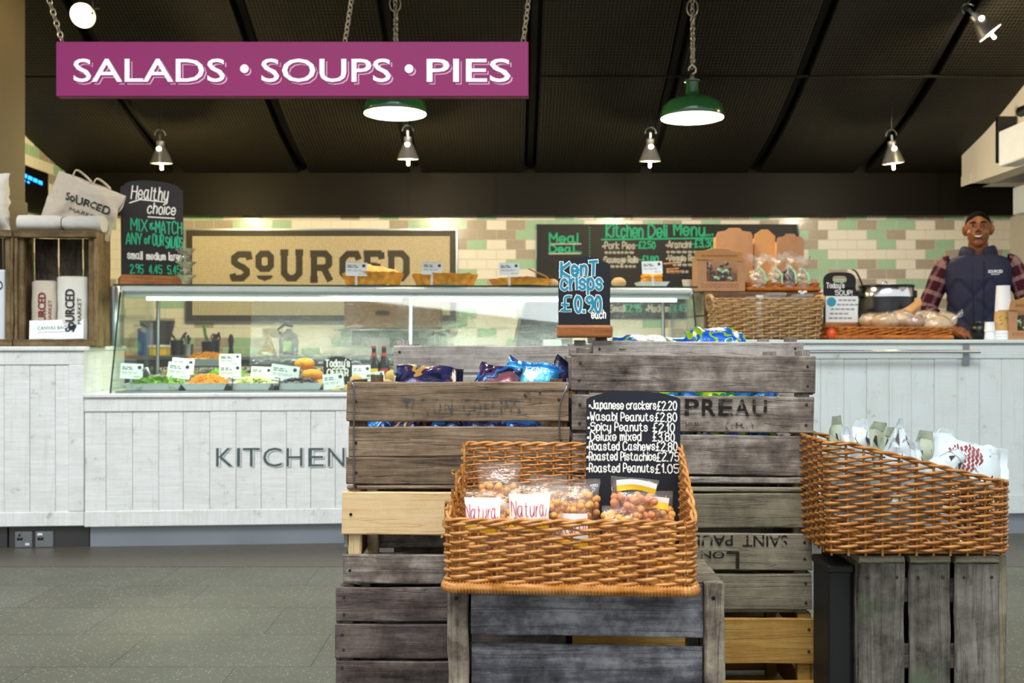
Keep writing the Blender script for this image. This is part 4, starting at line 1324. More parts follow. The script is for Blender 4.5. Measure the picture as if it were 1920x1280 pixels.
# healthy choice board
t = thing('healthy_choice_sign', 'tall arched chalkboard reading healthy choice on top of the case', 'chalkboard', onc(287, .36, ZT), 0, rot=(-.05, 0, .50))
dd = Dc(287, .36); k = dd / F; w = 98 * k / math.cos(.50); zt_ = 200 * k; z0_ = 8 * k
t.location.z = ZT + .002
def arch(w, z0, zs, zt, n=12):
    return [(-w / 2, z0), (w / 2, z0), (w / 2, zs), (w / 2 * .93, zs + (zt - zs) * .12)] + [(w / 2 * .88 * math.cos(a), zs + (zt - zs) * (.25 + .75 * math.sin(a))) for a in [PI * i / n for i in range(0, n + 1)]] + [(-w / 2 * .93, zs + (zt - zs) * .12), (-w / 2, zs)]
mb = MB(); mb.prism(arch(w, z0_, 184 * k, 199 * k), 0, .012); mb.build('board', M['chalkboard'], t)
mb = MB(); mb.prism([(-w * .53, 0), (w * .53, 0), (w * .53, 14 * k), (w * .50, 19 * k), (-w * .50, 19 * k), (-w * .53, 14 * k)], -.03, .06); mb.build('wooden_foot', M['orange_wood'], t)
fy = flat(-.001); a = -w / 2
for s_, fx0, fit, py, hh, sl, mt in (('Healthy', .16, .58, 163, 24, .12, 'chalk'), ('choice', .42, .44, 137, 20, .12, 'chalk'), ('small', .10, .23, 50, 14, 0, 'chalk'), ('medium', .40, .30, 50, 13, 0, 'chalk'), ('large', .76, .20, 50, 14, 0, 'chalk'),
                                  ('MIX', .16, .25, 103, 22, 0, 'chalk_green'), ('&', .46, .07, 107, 12, 0, 'chalk_green'), ('MATCH', .55, .42, 101, 22, 0, 'chalk_green'), ('ANY', .08, .24, 78, 20, 0, 'chalk_green'), ('of', .37, .09, 80, 14, 0, 'chalk_green'),
                                  ('OUR', .50, .17, 77, 20, 0, 'chalk_green'), ('SALADS', .71, .27, 74, 20, 0, 'chalk_green'), ('2.95', .14, .2, 24, 15, 0, 'chalk_green'), ('4.45', .44, .2, 24, 15, 0, 'chalk_green'), ('5.45', .74, .2, 24, 15, 0, 'chalk_green')):
    mb = MB(); write(mb, s_, a + fx0 * w, py * k, hh * k, 2.2 * k, fy, fit=fit * w, slant=sl)
    if s_ == 'Healthy': mb.ribbon([(a + .13 * w, 154 * k), (a + .3 * w, 162 * k), (a + .72 * w, 160 * k)], 2.2 * k, fy)
    if s_ == 'choice': mb.ribbon([(a + .42 * w, 130 * k), (a + .86 * w, 130 * k)], 2.2 * k, fy)
    mb.build('lettering', M[mt], t, recalc=False)

# ---------------------------------------------------------------- mosaic name panel and menu board on the back wall
D = 7.655; K = D / F
t = thing('mosaic_sign', 'cream mosaic wall panel with black border and name lettering', 'sign', P(602.5, 602, D))
X0 = (350 - 602.5) * K; X1 = (855 - 602.5) * K; H = 170 * K; b = .0152 * 3
mb = MB(); mb.box(X0 + b, X1 - b, -.012, 0, b, H - b); mb.build('tile_field', M['mosaic_cream'], t)
mb = MB(); mb.box(X0, X1, -.012, 0, 0, b); mb.box(X0, X1, -.012, 0, H - b, H); mb.box(X0, X0 + b, -.012, 0, b, H - b); mb.box(X1 - b, X1, -.012, 0, b, H - b); mb.build('border', M['mosaic_black'], t)
mb = MB(); e = 3.2 * K
mb.box(X0 - e, X1 + e, -.016, 0, -e, 0); mb.box(X0 - e, X1 + e, -.016, 0, H, H + e); mb.box(X0 - e, X0, -.016, 0, 0, H); mb.box(X1, X1 + e, -.016, 0, 0, H); mb.build('metal_trim', M['brushed'], t)
LT = {'S': (433, 470, 527, 470, [[(.97, .70), (.90, .88), (.42, .88), (.19, .76), (.19, .62), (.36, .53), (.66, .44), (.82, .34), (.82, .24), (.60, .10), (.16, .10), (.08, .24)]]),
      'o': (479, 515, 510, 470, [[(.34, .15), (.18, .30), (.18, .70), (.34, .85), (.66, .85), (.82, .70), (.82, .30), (.66, .15), (.34, .15)]]),
      'U': (526, 569, 527, 470, [[(.17, 1), (.17, .26), (.36, .10), (.64, .10), (.83, .26), (.83, 1)], [(0, .94), (.36, .94)], [(.66, .94), (1, .94)]]),
      'R': (582, 625, 527, 470, [[(.17, 0), (.17, 1)], [(.0, .9), (.66, .9), (.82, .77), (.82, .55), (.66, .44), (.2, .44)], [(.58, .44), (.88, 0)], [(0, .05), (.34, .05)]]),
      'C': (636.5, 675, 527, 470, [[(.96, .70), (.84, .89), (.42, .89), (.17, .72), (.17, .26), (.40, .10), (.9, .10)]]),
      'E': (682, 717, 527, 470, [[(.2, 0), (.2, 1)], [(.0, .9), (.98, .9), ], [(.2, .5), (.74, .5)], [(0, .09), (.98, .09)], [(.93, .94), (.97, .72)], [(.74, .58), (.74, .42)]]),
      'D': (727, 769, 527, 470, [[(.17, 0), (.17, 1)], [(0, .9), (.64, .9), (.84, .74), (.84, .27), (.64, .10), (0, .10)]])}
mb = MB(); lay = 0
for ch, (a0, a1, yb, yt, strokes) in LT.items():
    ox = (a0 - 602.5) * K; oz = (602 - yb) * K; ww = (a1 - a0) * K; hh = (yb - yt) * K
    for st in strokes:
        lay += 1
        yy = -.0126 - .00012 * (lay % 4)
        cl = st[0] == st[-1]
        mb.ribbon([(ox + p * ww, oz + q * hh) for p, q in (st[:-1] if cl else st)], 12.4 * K, flat(yy), closed=cl)
ox = (481 - 602.5) * K; oz = (602 - 527) * K
mb.add([(ox, -.013, oz + 11 * K), (ox + 32 * K, -.013, oz + 11 * K), (ox + 29 * K, -.013, oz + 5 * K), (ox + 16 * K, -.013, oz), (ox + 3 * K, -.013, oz + 5 * K)], [(0, 1, 2, 3, 4)])
mb.build('lettering', M['mosaic_black'], t, recalc=False)

D = 7.64; K = D / F
t = thing('menu_board', 'wide black kitchen deli menu chalkboard on the tiled wall', 'chalkboard', P(1010, 597, D))
mb = MB(); mb.box(0, 485 * K, 0, .018, 0, 177 * K, .002); mb.build('board', M['chalkboard'], t)
mb = MB(); mb.box(-4 * K, 0, -.004, .018, 0, 177 * K); mb.box(485 * K, 488 * K, -.004, .018, 0, 177 * K); mb.build('frame', M['glass_edge'], t)
fy = flat(-.0012)
def mw(mb, s_, px, py, hh, wd, fit, **kw): write(mb, s_, (px - 1010) * K, (597 - py) * K, hh * K, wd * K, fy, fit=fit * K, **kw)
for s_, px, py, hh, wd, ft, mt in (('Meal', 1031, 454, 16, 3.2, 52, 0), ('Deal...', 1031, 472.5, 13, 3.2, 58, 0), ('Kitchen', 1137, 444, 24, 3.4, 68, 0), ('Deli', 1216, 443, 22, 3.4, 34, 0), ('Menu...', 1264, 441, 22, 3.4, 72, 0),
                                   ('-£2.50', 1192, 465, 12, 2.4, 36, 0), ('-£1.80', 1198, 492, 12, 2.4, 36, 0), ('-£3.30', 1296, 463, 14, 2.6, 42, 0), ('£2.95', 1172, 584, 13, 2.4, 30, 0), ('£4.45', 1256, 584, 13, 2.4, 30, 0),
                                   ('*Pork Pies', 1130, 466, 12, 2.2, 60, 1), ('*Sausage Rolls', 1130, 492, 11, 2.2, 66, 1), ('*Arancini', 1249, 464, 12, 2.2, 46, 1), ('*Veggie Rolls', 1250, 489, 11, 2.2, 62, 1), ('Small', 1143, 584, 12, 2.3, 28, 1), ('*Medium', 1212, 584, 12, 2.3, 42, 1)):
    mb = MB(); mw(mb, s_, px, py, hh, wd, ft); mb.build('lettering', M['chalk_soft'] if mt else M['chalk_green'], t, recalc=False)
for a_, b_, wd, mt in (((1127, 449), (1345, 446), 3, 'chalk_green'), ((1030, 457.5), (1090, 457), 2.6, 'chalk_soft'), ((1029, 475.5), (1089, 475), 2.6, 'chalk_soft')):
    mb = MB(); mb.ribbon([((a_[0] - 1010) * K, (597 - a_[1]) * K), ((b_[0] - 1010) * K, (597 - b_[1]) * K)], wd * K, fy); mb.build('underline', M[mt], t, recalc=False)
mb = MB()
for i in range(11): mb.ribbon([((1105 - 1010) * K, (597 - 425 - i * 5.4) * K), ((1106 - 1010) * K, (597 - 428 - i * 5.4) * K)], 1.4 * K, fy)
mb.build('dotted_line', M['chalk_green'], t, recalc=False)
mb = MB()
rng = random.Random(4)
for px, py, ln in ((1134, 474, 56), (1134, 500, 54), (1250, 473, 56), (1262, 497, 40), (1250, 510, 40)):
    q = px
    while q < px + ln:
        s_ = rng.uniform(4, 9); mb.ribbon([((q + i * s_ / 5 - 1010) * K, (597 - py + (i % 2) * 3.4 - 1) * K) for i in range(6)], 1.7 * K, fy); q += s_ + 2.5
mb.build('small_handwriting', M['chalk_soft'], t, recalc=False)

# ---------------------------------------------------------------- kitchen run along the back wall
t = thing('back_counter', 'steel topped kitchen counter along the tiled back wall', 'counter', (0, 6.95, 0))
mb = MB(); mb.box(-3.38, 3.0, -.02, .69, .87, .9, .004); mb.build('worktop', M['brushed'], t)
mb = MB(); mb.box(-3.36, 2.98, 0, .68, .08, .87); mb.build('cabinet', M['kick_dark'], t)


def bk(px, z=.9, d=7.25): return ((px - 960) / F * d, d, z)


KB = 7.25 / F
t = thing('steel_hopper', 'dark steel tapered bucket on the back counter at left', 'bucket', bk(295))
mb = MB(); mb.lathe([(20 * KB, 0), (20 * KB, .04), (32 * KB, .25), (31 * KB, .25), (19 * KB, .045)], 28); mb.build('bucket_body', M['kick_dark'], t, smooth=50)
t = thing('blue_carton', 'small blue carton on the back counter behind the case end', 'carton', bk(272, d=7.1))
mb = MB(); mb.box(-10 * KB, 12 * KB, -.04, .06, 0, 50 * KB, .003); mb.build('carton_body', M['blue_box'], t)
t = thing('yellow_tub', 'yellow tub with white lid beside the blue carton', 'tub', bk(299, d=7.05))
mb = MB(); mb.box(-15 * KB, 15 * KB, -.05, .05, 0, .055, .006); mb.build('tub_body', M['yellow'], t)
mb = MB(); mb.box(-16 * KB, 16 * KB, -.055, .055, .055, .075, .004); mb.build('lid', M['white_plastic'], t)
for i, (px, w, nm) in enumerate(((332, 12, 'dark utensil pot left of the scissors pot'), (352, 11, 'small steel pot between two utensil pots'), (395, 17, 'black pot holding scissors and a green knife'), (433, 6, 'tall black pepper mill on the back counter'))):
    t = thing('utensil_pot' if i < 3 else 'pepper_mill', nm, 'pot' if i < 3 else 'pepper mill', bk(px))
    hh = (.11, .08, .10, .15)[i]
    mb = MB(); mb.lathe([(w * KB * .9, 0), (w * KB, hh), (w * KB * .9, hh), (w * KB * .8, .01)], 20) if i < 3 else mb.lathe([(w * KB, 0), (w * KB * .6, .05), (w * KB * .9, .11), (w * KB * .5, .15), (0, .155)], 16)
    mb.build('pot_body' if i < 3 else 'mill_body', M['black_plastic'] if i != 1 else M['brushed'], t, smooth=50)
    if i < 3:
        for j in range(4 + i):
            rg = random.Random(i * 9 + j); mb = MB(); a = rg.uniform(-.03, .03); e = rg.uniform(.10, .17)
            mb.tube([(a * .5, 0, .02), (a, .01, hh), (a * 2.2, .02, e)], [.003, .004, .009], 6); mb.build('utensil', M['black_plastic'] if j % 2 else M['kick_dark'], t, smooth=60)
t = thing('green_knife', 'green handled knife standing in the black utensil pot', 'knife', bk(386, .93))
mb = MB(); mb.tube([(0, 0, .08), (-.01, 0, .16), (-.02, 0, .19)], [.008, .012, .009], 8); mb.build('handle', M['lettuce_d'], t, smooth=60)
mb = MB(); mb.box(-.002, .002, -.012, .012, 0, .08); mb.build('blade', M['chrome'], t)
t = thing('scissors', 'black kitchen scissors standing in the utensil pot', 'scissors', bk(405, .95))
mb = MB()
for s_ in (-1, 1): mb.tube([(s_ * .016 + .016 * math.cos(a), -.01, .08 + .024 * math.sin(a)) for a in [2 * PI * i / 12 for i in range(12)]], .005, 6, closed=True)
mb.build('handle', M['black_plastic'], t, smooth=60)
mb = MB(); mb.box(-.006, .006, -.012, -.008, -.03, .06); mb.build('blade', M['chrome'], t)
t = thing('cleaning_cloth', 'crumpled yellow cleaning cloth on the back counter', 'cloth', bk(496, .9, 7.1))
mb = MB(); mb.grid(lambda u, v: ((u - .5) * .13 + .03 * v, .03 * math.sin(v * 5) + .02 * math.sin(u * 7), .12 * math.sin(u * PI) ** .7 * (.3 + v * .9) * (1 + .2 * math.sin(u * 9 + v * 3)) + .0), 18, 12); mb.build('cloth_fold', M['yellow'], t, smooth=80)
t = thing('cleaning_bottle', 'black handled bottle with green label by the yellow cloth', 'bottle', bk(541, .9, 7.1))
mb = MB(); mb.lathe([(.07, 0), (.072, .1), (.06, .15), (.02, .175), (.02, .19), (0, .19)], 20, sy=.7); mb.build('bottle_body', M['black_plastic'], t, smooth=50)
mb = MB(); mb.tube([(-.05, 0, .13), (-.07, 0, .19), (-.03, 0, .22), (.03, 0, .21)], .011, 8); mb.build('handle', M['black_plastic'], t, smooth=60)
mb = MB(); mb.box(-.03, .03, -.056, -.051, .03, .1, .002); mb.build('label', M['green_label'], t)
t = thing('wall_shelf', 'thin steel shelf on the tiled wall under the brown carton', 'shelf', (bk(735)[0], 7.3, zc(617, 7.3)))
mb = MB(); mb.box(-.40, .40, -.18, .355, -.012, 0, .002); mb.build('plank', M['brushed'], t)
for s_ in (-.3, .3):
    mb = MB(); mb.prism([(0, 0), (0, -.1), (.012, -.1), (.012, 0)], -.1, .355); o = mb.build('bracket', M['brushed'], t, loc=(s_, 0, -.012))
t = thing('brown_carton', 'brown cardboard carton with a hand slot on the wall shelf', 'box', (bk(710)[0], 7.14, zc(616, 7.3)))
mb = MB(); mb.box(-60 * KB, 60 * KB, 0, .3, 0, 56 * KB, .004); mb.build('carton_body', M['brown_box'], t)
mb = MB(); mb.box(-2 * KB, 24 * KB, -.001, .001, 24 * KB, 33 * KB, .0); mb.build('hand_slot', M['black_void'], t)
t = thing('open_carton', 'smaller brown carton right of the slotted one on the shelf', 'box', (bk(803)[0], 7.16, zc(616, 7.3)))
mb = MB(); mb.box(-27 * KB, 24 * KB, 0, .25, 0, 40 * KB, .004); mb.build('carton_body', M['brown_box'], t)
# rear worktop of the case
def rw(px, z=.853, off=.95): return onc(px, off, z)
KW = 5.9 / F
t = thing('carrot_tub', 'steel tub of grated carrot behind the case', 'tub', rw(392), TH)
mb = MB(); mb.box(-.13, .13, -.07, .07, 0, .05, .008); mb.build('tub_body', M['brushed'], t)
mb = MB(); heap(mb, 0, 0, .12, .06, .045, .035, 'shred', 200, 9); o = mb.build('grated_carrot', M['carrot'], None, loc=rw(392), rot=(0, 0, TH)); tag(o, 'grated carrot heaped in the steel tub behind the case', 'food', kind='stuff')
t = thing('black_dispenser', 'big black slant sided machine seen through the case glass', 'machine', rw(1010, .852, .98), TH)
mb = MB(); mb.prism([(-.135, 0), (.19, 0), (.19, .395), (-.07, .395), (-.11, .30), (-.15, .10)], -.1, .12); mb.build('housing', M['black_plastic'], t)
t = thing('white_box', 'small white box in front of the black slant sided machine', 'box', rw(1036, .852, .85), TH)
mb = MB(); mb.box(-.055, .05, -.02, .03, 0, .16, .003); mb.build('casing', M['white_plastic'], t)
# wall screen on the left
t = thing('wall_screen', 'dark wall screen with a glowing blue bar at the left', 'screen', (-3.385, 6.87, 1.90), 0)
mb = MB(); mb.box(-.012, .02, -.12, .36, 0, .32, .004); mb.build('casing', M['black_plastic'], t)
mb = MB()
for i in range(5): mb.box(.0205, .022, -.10 + i * .075, -.04 + i * .075, .235 - i * .004, .262 - i * .004)
for i in range(3): mb.box(.0205, .022, -.08 + i * .06, -.05 + i * .06, .2, .215)
mb.build('blue_bar', M['screen'], t)

# ================================================================ CRATES
def crate(label, x0, x1, y0, dep, z0, H, slats, mats, seed, post=.034, post_top=.0, rz=0.0, roll=0.0, ends=3, back=True, nails=2, cat='crate', thick=.012, rot=None, inset=.0, group=None, lid_strip=None, end_mat=None):
    rng = random.Random(seed)
    w = x1 - x0
    t = thing('wooden_crate', label, cat, ((x0 + x1) / 2, y0, z0), rot=rot or (0, roll, rz), group=group)
    sm, pm = mats[0], mats[1]
    em = end_mat or sm
    fr = []
    for i, sl in enumerate(slats):
        za, zb = sl[0] - z0, sl[1] - z0
        m = sl[2] if len(sl) > 2 else sm
        mb = MB(); dx0, dx1 = rng.uniform(-.004, .004), rng.uniform(-.004, .004)
        mb.plank('x', -w / 2 + dx0, w / 2 + dx1, 0, thick, za, zb, rng, .0012)
        o = mb.build('slat', m, t); fr.append(o)
        for sx in (-1, 1):
            for j in range(nails):
                mb = MB(); nx = sx * (w / 2 - .018 - rng.uniform(0, .006)); nz = za + (zb - za) * ((j + .5) / nails) + rng.uniform(-.006, .006)
                mb.lathe([(.0042, 0), (.0036, .0012), (0, .0016)], 8)
                mb.v = [Vector((nx + v.x, -.0005 - v.z, nz + v.y)) for v in mb.v]
                mb.build('nail', M['rust'] if len(sl) < 4 else M['screw'], o)
    if back:
        nb = 3
        for i in range(nb):
            mb = MB(); za = .012 + (H - .02) * i / nb; mb.plank('x', -w / 2, w / 2, dep - thick, dep, za + .008, za + (H - .02) / nb - .012, rng, .001); mb.build('back_slat', sm, t)
    for sx in (-1, 1):
        for i in range(ends):
            za = .012 + (H - .02) * i / ends
            xa = -w / 2 if sx < 0 else w / 2 - thick
            mb = MB(); mb.plank('y', thick + .001, dep - thick - .001, xa + .0015, xa + thick - .0015, za + .008, za + (H - .02) / ends - .010, rng, .001); mb.build('end_slat', em, t)
    for sx in (-1, 1):
        for yy in (thick, dep - thick - post * .8):
            xa = -w / 2 + thick if sx < 0 else w / 2 - thick - post
            mb = MB(); mb.plank('z', 0, H + (post_top if yy < dep / 2 else .0), xa, xa + post, yy + .0005, yy + post * .8, rng, .001, n=8); mb.build('corner_post', pm, t)
    for i in range(4):
        ya = thick + .002 + (dep - 2 * thick - .004) * i / 4
        mb = MB(); mb.plank('x', -w / 2 + .012, w / 2 - .012, ya + .004, ya + (dep - 2 * thick - .004) / 4 - .006, 0.0, .010, rng, .001); mb.build('base_board', sm, t)
    return t, fr


def zz(py, d=2.6): return CAMH - (py - 640) / F * d
def xx(px, d=2.6): return (px - 960) / F * d


# left stack
d = 2.6
A1, f = crate('dark bottom crate of the left stack standing on the floor', xx(628), xx(1062), d, .38, 0, zz(1098), [(.012, .078), (.084, .165), (zz(1235), zz(1170)), (zz(1165), zz(1101))], (M['dark_wood'], M['dark_wood_z']), 11, roll=0)
A2, f = crate('crate with a new pine top slat, second from the floor in the left stack', xx(643), xx(1062), d, .38, zz(1098) + .002, zz(917) - zz(1098) - .002, [(zz(1095), zz(1040), M['grey_wood'], 1), (zz(1003), zz(922), M['pine'], 1)], (M['grey_wood'], M['pine_z']), 12, nails=1)
A3, f3 = crate('brown wire handled crate with smudged stencil holding blue crisp packets', xx(652), xx(1065), d, .38, zz(917) + .001, zz(712) - zz(917), [(zz(917), zz(910)), (zz(908), zz(857)), (zz(856), zz(800)), (zz(790), zz(716))], (M['brown_wood'], M['brown_wood_z']), 13, nails=1)
mb = MB(); wd = xx(1065) - xx(652)
fl = lambda x, z: (x, -.0022, z)
zb = zz(716) - zz(917)
k = 2.6 / F
for ch, px in zip('TIRON', (755, 772, 790, 812, 834)): typeset(mb, ch, (px - 858.5) * k, (917 - 778) * k, 32 * k, fl, fit=15 * k if ch != 'I' else 5 * k, bold=.01)
mb.build('stencil_lettering', M['stencil_blue'], f3[3], recalc=False); mb = MB()
for ch, px in zip('COLLINS', (868, 888, 908, 922, 938, 946, 962)): typeset(mb, ch, (px - 858.5) * k, (917 - 778) * k, 32 * k, fl, fit=14 * k if ch != 'I' else 4 * k, bold=.01)
mb.build('stencil_lettering', M['stencil_blue'], f3[3], recalc=False)
mb = MB()
for ch, px in zip("S1", (982, 1010)):
    mb = MB(); typeset(mb, ch, (px - 858.5) * k, (917 - 756) * k, 22 * k, fl, fit=(14 if ch == 'S' else 5) * k)
    mb.build('stencil_lettering', M['stencil_soft'], f3[3], recalc=False)
for sx, a in ((-1, xx(664)), (1, xx(1057))):
    mb = MB(); x = a - (xx(652) + xx(1065)) / 2
    top = zz(716) - zz(917)
    if sx < 0: pts = [(x - .006, .03, top + .004), (x - .004, -.006, top - .002), (x + .002, -.009, top - .03), (x, -.006, top * .5), (x + .001, -.006, .012), (x + .001, .006, -.002 + .008)]
    else: pts = [(x + .012, .05, top + .006), (x + .008, -.006, top - .012), (x - .01, -.009, top - .062), (x - .011, -.006, top * .5), (x - .01, -.006, .012), (x - .01, .006, .008)]
    mb.tube(smooth_pts([Vector(p) for p in pts], 5), .0022, 8); mb.build('wire_handle', M['galv'], A3, smooth=60)
# right stack
B3, f = crate('amber pine bottom crate of the right stack', xx(1075), xx(1532), d, .38, 0, zz(1152), [(.008, zz(1277), M['amber_pine']), (zz(1245), zz(1160), M['amber_pine'])], (M['amber_pine'], M['amber_pine']), 21, nails=2)
B2, f2 = crate('olive grey crate with upside down stencil, second from the floor in the right stack', xx(1072), xx(1524), d, .38, zz(1152) + .001, zz(910) - zz(1152) - .002, [(zz(1143), zz(1076)), (zz(1069), zz(1000)), (zz(990), zz(925)), (zz(922), zz(913))], (M['olive_wood'], M['olive_wood_z']), 22)
mb = MB(); xc = (1072 + 1524) / 2
up = lambda x, z: (-x, -.0022, -z)
# the board was nailed on upside down
def upw(s_, px_right, py_top, hh, fit):
    mb = MB(); typeset(mb, s_, -(px_right - xc) * k, -(1152 - py_top) * k - 0 * k, hh * k, up, fit=fit * k, bold=.012); mb.build('stencil_lettering', M['stencil'], f2[1], recalc=False)
upw('SAINT', 1476, 1004, 22, 84); upw('PAUL', 1374, 1004, 20, 76); upw('L', 1386, 1034, 34, 24); upw('ON', 1358, 1034, 14, 44)
B1, f1 = crate('grey top crate of the right stack stencilled in front of green crisp packets', xx(1070), xx(1527), d, .38, zz(908), zz(660) - zz(908), [(zz(905), zz(893)), (zz(890), zz(815)), (zz(810), zz(742)), (zz(735), zz(665))], (M['grey_wood'], M['grey_wood_z']), 23, roll=.012, post_top=.006)
mb = MB(); xc = (1070 + 1527) / 2; fl2 = lambda x, z: (x, -.0022, z)
for ch, px in zip('PREAU', (1282, 1314, 1345, 1376, 1409)): typeset(mb, ch, (px - xc) * k, (908 - 778) * k, 32 * k, fl2, fit=27 * k, bold=.02)
mb.build('stencil_lettering', M['stencil'], f1[2], recalc=False); mb = MB()
for s_, px, w in (('LE', 1216, 54),): typeset(mb, s_, (px - xc) * k, (908 - 778) * k, 32 * k, fl2, fit=w * k, bold=.02)
mb.build('stencil_lettering', M['stencil'], f1[2], recalc=False)
mb = MB()
for s_, px, w in (('BUNG', 1284, 44), ('(IR.)', 1358, 54)):
    mb = MB(); typeset(mb, s_, (px - xc) * k, (908 - 802) * k, 13 * k, fl2, fit=w * k)
    mb.build('stencil_lettering', M['stencil_soft'], f1[2], recalc=False)
# back row of stacks: one crate visible on top of each
d2 = 3.02
hA = [0.0, .330, .660]
for i in range(2):
    crate(['plain grey crate on the floor behind the left stack', 'plain grey crate holding up the pale crate behind the left stack'][i], xx(742, d2), xx(1100, d2), d2, .38, hA[i], .328, [(hA[i] + .012, hA[i] + .1), (hA[i] + .115, hA[i] + .21), (hA[i] + .225, hA[i] + .32)], (M['grey_wood'], M['grey_wood_z']), 31 + i, nails=0, back=False)
    crate(['plain olive crate on the floor behind the right stack', 'plain olive crate holding up the pale crate behind the right stack'][i], xx(1112, d2), xx(1500, d2), d2, .38, hA[i], .328, [(hA[i] + .012, hA[i] + .1), (hA[i] + .115, hA[i] + .21), (hA[i] + .225, hA[i] + .32)], (M['olive_wood'], M['olive_wood_z']), 33 + i, nails=0, back=False)
A4, f = crate('bleached grey crate behind the blue crisp packets under the arched crisps price sign', xx(737, d2), xx(1106, d2), d2, .38, .660, zz(646, d2) - .660, [(.672, .76), (.775, zz(704, d2)), (zz(700, d2), zz(648, d2))], (M['pale_wood'], M['grey_wood_z']), 41, post_top=.012)
B4, f = crate('bleached crate with green crisp packets on top behind the right stack', xx(1110, d2), xx(1503, d2), d2, .38, .660, zz(634, d2) - .660, [(.672, .76), (.775, .90), (zz(690, d2), zz(640, d2))], (M['pale_wood'], M['grey_wood_z']), 42, roll=.006, post_top=.004)

# front crate lying on its side under the nut basket
d = 2.2
xa, xb = xx(840, d), xx(1357, d); zt = zz(1092, d); H = zt
t = thing('wooden_crate', 'front crate with upright posts carrying the basket of nut packets', 'crate', ((xa + xb) / 2, d, 0))
rng = random.Random(51); w = xb - xa
for nm, a, b in (('left', -w / 2, -w / 2 + .046), ('right', w / 2 - .044, w / 2)):
    mb = MB(); mb.plank('z', 0, H, a, b, -.016, .02, rng, .0015, n=16, ch=.004); o = mb.build('corner_post', M['slate_wood_z'], t)
    for z_ in (H - .03, H - .3):
        mb = MB(); mb.lathe([(.005, 0), (.004, .0015), (0, .002)], 10); mb.v = [Vector(((a + b) / 2 + v.x - .004, -.0165 - v.z, z_ + v.y)) for v in mb.v]; mb.build('nail', M['screw'], o)
for a, b, lean in ((.0, .11, 0), (.122, zz(1205, d), .0), (zz(1188, d), H - .004, 0)):
    mb = MB(); mb.plank('x', -w / 2 + .052, w / 2 - .046, 0, .012, a, b, rng, .001)
    for v in mb.v: v.z -= (v.x + w / 2) * .018 * (1 if a > .1 else .6) if b < H - .01 or abs(v.z - a) < .01 else 0
    mb.build('slat', M['slate_wood'], t)
for i in range(3):
    mb = MB(); a = .022 + i * .076; mb.plank('x', -w / 2, w / 2, a, a + .066, H - .012 + .000, H, rng, .001); mb.build('top_slat', M['olive_wood'], t)
for sx in (-1, 1):
    for i in range(3):
        mb = MB(); a = .022 + i * .076; x = -w / 2 if sx < 0 else w / 2 - .012; mb.plank('z', 0, H - .013, x, x + .012, a, a + .066, rng, .001); mb.build('end_slat', M['slate_wood_z'], t)
    mb = MB(); x = -w / 2 + .013 if sx < 0 else w / 2 - .043; mb.plank('z', 0, H - .014, x, x + .03, .215, .245, rng, .001); mb.build('corner_post', M['slate_wood_z'], t)

# right crate standing under the paper bag basket, boards upright
d = 2.42
xa, xb = xx(1612, d), xx(1890, d); H = zz(1043, d); w = xb - xa
t = thing('wooden_crate', 'crate with three wide upright boards under the basket of paper bags', 'crate', ((xa + xb) / 2, d, 0)); rng = random.Random(61)
for a, b in ((1612, 1697), (1706, 1783), (1792, 1875)):
    x0_, x1_ = xx(a, d) - (xa + xb) / 2, xx(b, d) - (xa + xb) / 2
    mb = MB(); mb.plank('z', 0, H - .018, x0_, x1_, 0, .014, rng, .0016, n=16, ch=.004); o = mb.build('slat', M['board_wood_z'], t)
    for nx in (x0_ + .02, x1_ - .02):
        mb = MB(); mb.lathe([(.004, 0), (.003, .0012), (0, .0016)], 8); mb.v = [Vector((nx + v.x, -.0006 - v.z, H - .05 + v.y)) for v in mb.v]; mb.build('nail', M['rust'], o)
    mb = MB(); mb.plank('x', x0_, x1_, .0, .3, H - .017, H, rng, .001, ch=.004); mb.build('top_slat', M['olive_wood'], t)
mb = MB(); mb.plank('z', 0, H, w / 2 - .02, w / 2, .004, .03, rng, .0015); mb.build('corner_post', M['olive_wood_z'], t)
for z_ in (.03, .2, .36):
    mb = MB(); mb.plank('x', -w / 2 + .004, w / 2 - .022, .016, .03, z_, z_ + .06, rng, .001); mb.build('cross_rail', M['dark_wood'], t)
for sx in (-1, 1):
    mb = MB(); x = -w / 2 + .002 if sx < 0 else w / 2 - .012; mb.plank('z', 0, H - .02, x, x + .01, .034, .29, rng, .001); mb.build('end_board', M['board_wood_z'], t)
mb = MB(); mb.plank('z', 0, H - .02, -w / 2, w / 2, .288, .3, rng, .001); mb.build('back_board', M['dark_wood_z'], t)
# black box added beside it to darken the gap next to the stack
t = thing('dark_gap_box', 'black box added to darken the gap between the right stack and upright board crate', 'filler box', (.810, 2.448, 0))
mb = MB(); mb.box(-.030, .028, 0, .135, 0, .44, .008); mb.build('gap_box_body', M['rubber'], t)
mb = MB(); mb.box(-.033, .031, -.003, .138, .43, .45, .004); mb.build('rim', M['rubber'], t)
t = thing('black_sack', 'black plastic sack glimpsed between the upright boards', 'sack', (xx(1703, 2.47), 2.46, 0))
mb = MB(); mb.grid(lambda u, v: (.035 * math.cos(u * 2 * PI) * (1 + .25 * noise.noise(Vector((u * 8, v * 6, 1)))), .10 + .06 * math.sin(u * 2 * PI), .40 * v + .004), 30, 30, close_u=True); mb.build('sack_body', M['black_plastic'], t, smooth=80)


# ================================================================ WICKER
def rrect(w, d, r, n=5):
    """rounded rectangle outline in plan, counted from the front left corner round by the right"""
    pts = []
    for cx, cy, a0 in ((w / 2 - r, r, -PI / 2), (w / 2 - r, d - r, 0), (-w / 2 + r, d - r, PI / 2), (-w / 2 + r, r, PI)):
        for i in range(n + 1):
            a = a0 + PI / 2 * i / n; pts.append((cx + r * math.cos(a), cy + r * math.sin(a)))
    return pts


